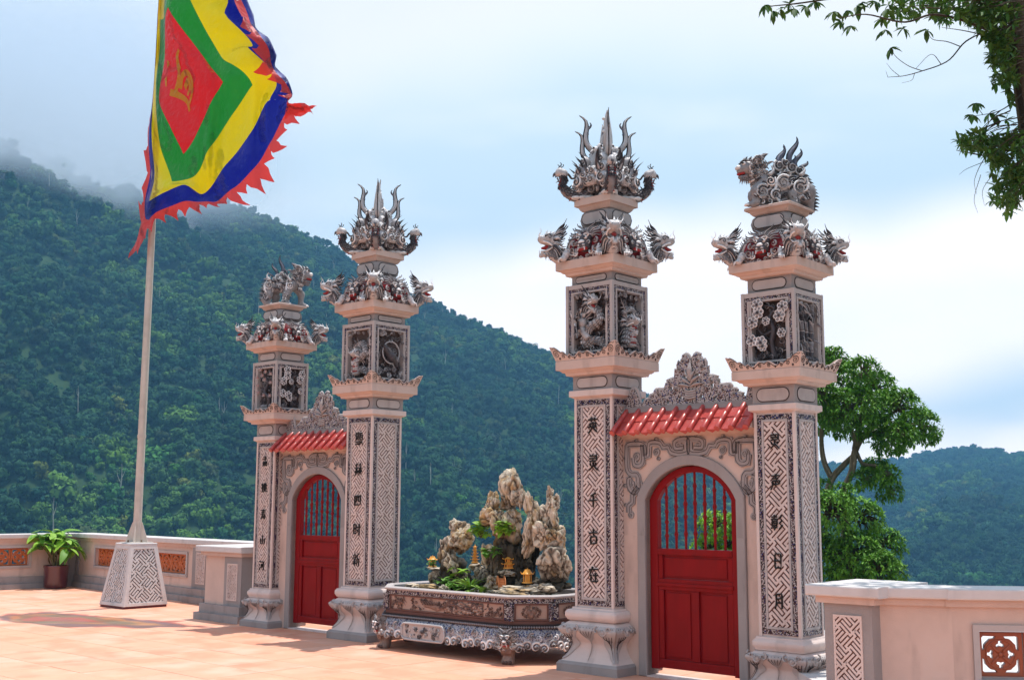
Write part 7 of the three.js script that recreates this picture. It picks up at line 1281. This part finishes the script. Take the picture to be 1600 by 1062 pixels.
function whorl(out, p, dir, n, L, w, r, tint) { // leaves set round the end of a twig
  const up = dir.clone().normalize(), s = Math.abs(up.y) > 0.9 ? V(1, 0, 0) : V(0, 1, 0).cross(up).normalize(), t = up.clone().cross(s);
  for (let k = 0; k < n; k++) {
    const a = k / n * 6.283 + r() * 0.8, e = 0.25 + 0.6 * r(), d = s.clone().multiplyScalar(Math.cos(a)).addScaledVector(t, Math.sin(a)).multiplyScalar(Math.cos(e)).addScaledVector(up, Math.sin(e)).normalize(), z = d.clone().cross(V(0, 1, 0.01)).normalize(), y = z.clone().cross(d);
    out.push([new THREE.Matrix4().makeBasis(d, y, z).setPosition(p), L * (0.65 + 0.6 * r()), w, tint * (0.75 + 0.5 * r())]);
  }
}
const blade = leafGeo(1, 0.185, 0.2, 0.3, 3), bladeFar = leafGeo(1, 0.2, 0.2, 0.3, 2);
function foliage(list, geo) { // many leaves as one mesh
  const n = list.length, vc = geo.attributes.position.count, ic = geo.index.count, pos = new Float32Array(n * vc * 3), nor = new Float32Array(n * vc * 3), co = new Float32Array(n * vc * 3), idx = new Uint32Array(n * ic), v = V(0, 0, 0), nm = new THREE.Matrix3();
  list.forEach(([m, L, , c], i) => { nm.getNormalMatrix(m); for (let k = 0; k < vc; k++) { v.fromBufferAttribute(geo.attributes.position, k).multiplyScalar(L).applyMatrix4(m); v.toArray(pos, (i * vc + k) * 3); v.fromBufferAttribute(geo.attributes.normal, k).applyMatrix3(nm).normalize().toArray(nor, (i * vc + k) * 3); const y = c * (1 + 0.25 * (hash2(i, 3, 5) - 0.5)); co[(i * vc + k) * 3] = y; co[(i * vc + k) * 3 + 1] = c; co[(i * vc + k) * 3 + 2] = c * 0.9; } for (let k = 0; k < ic; k++) idx[i * ic + k] = geo.index.array[k] + i * vc; });
  const g = new THREE.BufferGeometry(); g.setAttribute('position', new THREE.BufferAttribute(pos, 3)); g.setAttribute('normal', new THREE.BufferAttribute(nor, 3)); g.setAttribute('color', new THREE.BufferAttribute(co, 3)); g.setIndex(new THREE.BufferAttribute(idx, 1)); return norm(g);
}
function tree(name, label, lobes, limbs, n, L, mat, seed, barkM = bark) { // lobes: [centre, radius, flatness]
  const o = thing(name, label, 'tree', [0, 0, 0]), r = rng(seed), list = [];
  mk('trunk', limbs.map(([pts, rad]) => tube(pts, rad, 9, 1, pts.length * 6)), barkM, o);
  const tot = lobes.reduce((s, l) => s + l[1] * l[1], 0), twigs = [];
  lobes.forEach(([c, q, fl], li) => {
    const m = Math.round(n * q * q / tot / 5);
    for (let i = 0; i < m; i++) {
      const d = V(r() * 2 - 1, r() * 2 - 0.75, r() * 2 - 1).normalize(), rr = q * (0.55 + 0.5 * Math.pow(r(), 0.6)), k = 1 + 0.3 * fbm(d.x * 2.5 + li, d.y * 2.5, d.z * 2.5, 3), p = c.clone().add(V(d.x * rr * k, d.y * rr * k * fl, d.z * rr * k));
      whorl(list, p, d.clone().add(V(0, 0.25, 0)), 5, L, 1, r, 0.8 + 0.5 * r());
      if (i % 9 === 0) twigs.push(tube([c.clone().lerp(p, 0.15), c.clone().lerp(p, 0.6).add(V(0, 0.05, 0)), p], [0.02, 0.012, 0.005], 4, 1, 4));
    }
  });
  tag(mk('crown', foliage(list, bladeFar), mat, o), null, null, null, 'stuff');
  if (twigs.length) mk('twigs', twigs, barkM, o).userData.kind = 'stuff';
  return o;
}
{
  const D = 25, e = (x, y, d = D) => eye(x, y, d), s = D / 1795;
  const lob = [[1330, 640, 44], [1300, 590, 40], [1368, 606, 36], [1400, 640, 42], [1436, 664, 34], [1348, 578, 26], [1392, 690, 26], [1290, 660, 24], [1366, 664, 28], [1326, 670, 22], [1404, 680, 28], [1300, 640, 30], [1370, 735, 26], [1352, 748, 20], [1392, 768, 20], [1388, 740, 18], [1300, 560, 24], [1450, 678, 18], [1284, 762, 18], [1300, 795, 12], [1285, 620, 30]].map(([x, y, q], i) => [e(x, y, D + ((i * 7) % 5 - 2) * 0.45), q * s, 0.82]);
  const P = (x, y, z = 0) => e(x, y, D + z);
  const limbs = [[[P(1322, 1010, 0.3), P(1324, 880, 0.2), P(1322, 800), P(1318, 770), P(1332, 735, -0.1), P(1338, 700), P(1352, 680), P(1376, 668, 0.2)], [0.15, 0.13, 0.10, 0.085, 0.08, 0.07, 0.055, 0.025]], [[P(1322, 800), P(1296, 770, 0.4), P(1302, 745, 0.5), P(1322, 722, 0.3), P(1338, 702), P(1330, 660)], [0.085, 0.08, 0.075, 0.065, 0.05, 0.02]], [[P(1302, 748, 0.5), P(1288, 715, 0.6), P(1285, 670, 0.5), P(1296, 620)], [0.07, 0.06, 0.045, 0.02]], [[P(1338, 702), P(1350, 722), P(1372, 726), P(1384, 742)], [0.05, 0.04, 0.03, 0.015]], [[P(1338, 700), P(1346, 650), P(1366, 612)], [0.08, 0.05, 0.02]], [[P(1352, 680), P(1396, 664), P(1430, 660)], [0.06, 0.04, 0.015]]];
  tree('broadleaf_tree', 'leaning broadleaf tree with bright crown right of the gate behind the parapet', lob, limbs, 21000, 0.115, leafMat([0.135, 0.29, 0.030], 0.6, 0.3), 21, pale);
}
{
  const D = 19, e = (x, y, d = D) => eye(x, y, d), s = D / 1795;
  const lob = [[1300, 800, 36], [1345, 810, 36], [1385, 850, 30], [1340, 870, 40], [1296, 870, 36], [1372, 890, 34], [1318, 770, 18], [1330, 920, 44], [1395, 895, 22], [1280, 830, 30]].map(([x, y, q], i) => [e(x, y, D + ((i * 7) % 5 - 2) * 0.3), q * s, 0.9]);
  tree('bushy_tree', 'low bushy green tree just behind the parapet beside the rightmost pillar', lob, [[[e(1330, 1040), e(1332, 930), e(1326, 850), e(1318, 790)], [0.12, 0.1, 0.07, 0.03]], [[e(1332, 930), e(1355, 880), e(1380, 850)], [0.07, 0.05, 0.02]]], 13000, 0.09, leafMat([0.125, 0.28, 0.03], 0.6, 0.3), 22);
}
{
  const D = 20, e = (x, y, d = D) => eye(x, y, d), s = D / 1795;
  const lob = [[1118, 822, 26], [1140, 850, 34], [1105, 860, 26], [1130, 900, 44], [1165, 870, 34], [1150, 820, 22]].map(([x, y, q], i) => [e(x, y, D + ((i * 5) % 3 - 1) * 0.25), q * s, 0.9]);
  tree('shrub', 'bright green shrub seen through the bars of the right-hand red door', lob, [[[e(1130, 1000), e(1130, 920), e(1124, 840)], [0.07, 0.05, 0.02]]], 6500, 0.085, leafMat([0.22, 0.42, 0.04], 0.6, 0.35), 23);
}
{
  // tree whose boughs hang into the frame at the top right
  const D = 9.6, e = (x, y, d = D) => eye(x, y, d), r = rng(33), o = thing('overhanging_tree', 'tree with dark trunk and leafy twigs hanging in at the top right corner', 'tree', [0, 0, 0]);
  const T = (x, y, z = 0) => e(x, y, D + z), limbs = [], twigs = [], far = [], near = [];
  limbs.push([[V(5.15, -1.5, -9.9), V(4.85, 1.5, -9.85), T(1650, 480, 0.2), T(1612, 230, 0.15), T(1592, 90, 0.1), T(1583, -40), T(1570, -160, -0.1)], [0.17, 0.15, 0.12, 0.085, 0.075, 0.07, 0.06]]);
  const tw = (pts, a, b) => twigs.push(tube(pts.map(([x, y, z = 0]) => T(x, y, z)), [a, lerp(a, b, 0.5), b], 5, 1, pts.length * 5));
  tw([[1590, 60], [1545, 45, -0.2], [1500, 28, -0.3], [1455, 20, -0.4], [1410, 32, -0.5], [1350, 20, -0.5], [1310, 26, -0.5]], 0.016, 0.004);
  tw([[1588, 20], [1520, -6, 0.2], [1440, -14, 0.1], [1340, -10, 0], [1240, 4, 0], [1200, 8, 0]], 0.02, 0.004);
  tw([[1590, 90], [1540, 50, 0.1], [1510, 60, 0.1], [1480, 92, 0.05], [1440, 108, 0], [1410, 116, 0], [1386, 118, 0]], 0.010, 0.002);
  tw([[1470, 98, 0], [1455, 82, 0], [1430, 104, 0.0]], 0.004, 0.0015); tw([[1440, 108, 0], [1418, 100, 0], [1397, 84, 0], [1391, 72, 0]], 0.004, 0.002); tw([[1428, 112], [1424, 122], [1408, 127]], 0.003, 0.001); tw([[1404, 116], [1392, 106], [1384, 96]], 0.003, 0.001); tw([[1386, 118], [1383, 108]], 0.002, 0.001);
  tw([[1500, 70, 0.1], [1478, 62, 0], [1455, 58, 0], [1448, 46, 0]], 0.005, 0.002); tw([[1540, 52], [1500, 44, 0], [1470, 40, 0]], 0.006, 0.002);
  tw([[1600, 138, 0.1], [1580, 158, 0], [1555, 172, -0.1], [1522, 178, -0.1]], 0.008, 0.002); tw([[1535, 176, -0.1], [1526, 164, -0.1], [1520, 158, -0.1]], 0.003, 0.002);
  tw([[1612, 225, 0.1], [1580, 228, 0], [1550, 240, 0], [1515, 236, 0], [1494, 232, 0]], 0.016, 0.002); tw([[1590, 228], [1575, 260], [1585, 300], [1578, 326]], 0.010, 0.002); tw([[1560, 238], [1548, 262], [1552, 282]], 0.006, 0.002); tw([[1540, 240], [1528, 262], [1522, 282], [1526, 300]], 0.004, 0.001); tw([[1536, 250], [1508, 262], [1498, 270]], 0.003, 0.001); tw([[1532, 270], [1522, 310], [1528, 330]], 0.003, 0.001); tw([[1550, 270], [1535, 295], [1538, 318]], 0.003, 0.001);
  mk('trunk', limbs.map(([p, q]) => tube(p, q, 10, 1, 40)), bark, o);
  const spots = [[1194, 6], [1206, 16], [1218, 12], [1232, 4], [1240, 12], [1257, 8], [1272, 1], [1302, 16], [1312, 32], [1328, 38], [1322, 14], [1338, 8], [1345, 2], [1366, 0], [1378, 26], [1384, 12], [1382, 44], [1391, 72], [1410, 42], [1418, 8], [1446, 44], [1462, 16], [1474, 26], [1478, 6], [1524, 158], [1518, 176], [1545, 174], [1556, 178], [1580, 140]];
  for (const [x, y] of spots) whorl(near, T(x, y, (r() - 0.5) * 0.5), V(r() - 0.5, -0.35 - 0.5 * r(), r() - 0.5), 7, 0.105, 1, r, 1);
  const put = (n, f) => { for (let i = 0; i < n; i++) { const [x, y] = f(); whorl(far, T(x, y, (r() - 0.5) * 1.1), V((r() - 0.5) * 1.6, 0.35 - 0.8 * r(), (r() - 0.5) * 1.6), 6, 0.082, 1, r, 0.8 + 0.5 * r()); } };
  put(240, () => { const a = r(), b = r(); return [lerp(1500, 1590, Math.pow(a, 0.8)), lerp(-14, 26 + 110 * Math.pow(a, 1.2), b)]; });
  put(70, () => { const a = r(); return [lerp(1545, 1584, r()), lerp(60, 135, a)]; });
  put(95, () => [lerp(1385, 1560, r()), lerp(-12, 30, r())]); put(24, () => [lerp(1180, 1480, r()), lerp(-40, -8, r())]);
  put(170, () => { const a = r(), x = lerp(1495, 1605, Math.pow(a, 0.7)); return [x, lerp(205, 225 + 75 * a, r())]; });
  put(64, () => [lerp(1548, 1600, r()), lerp(255, 312, r())]); put(16, () => [lerp(1562, 1590, r()), lerp(300, 330, r())]); put(8, () => [lerp(1570, 1604, r()), lerp(135, 215, r())]);
  const lm = [leafMat([0.06, 0.14, 0.022], 0.6, 0.28), leafMat([0.04, 0.095, 0.018], 0.6, 0.2)];
  near.forEach(([m, L], i) => { const k = new THREE.Mesh(blade, lm[i % 2]); k.name = 'leaf'; k.castShadow = k.receiveShadow = true; k.applyMatrix4(m.clone().multiply(new THREE.Matrix4().makeScale(L, L, L))); o.add(k); });
  far.forEach(([m], i) => { if (i % 18) return; const p = V(0, 0, 0).setFromMatrixPosition(m), t = p.clone().add(V(0.14 + 0.3 * r(), 0.1 + 0.16 * (r() - 0.3), 0.1 * (r() - 0.5))); twigs.push(tube([t, t.clone().lerp(p, 0.5).add(V(0, 0.03, 0)), p], [0.006, 0.004, 0.0015], 4, 1, 6)); });
  boxUV(blade);
  mk('twigs', twigs, mk3([0.06, 0.045, 0.03], 0.9), o).userData.kind = 'stuff';
  tag(mk('crown', foliage(far, blade), lm[0], o), null, null, null, 'stuff');
}
renderer.render(scene, camera);
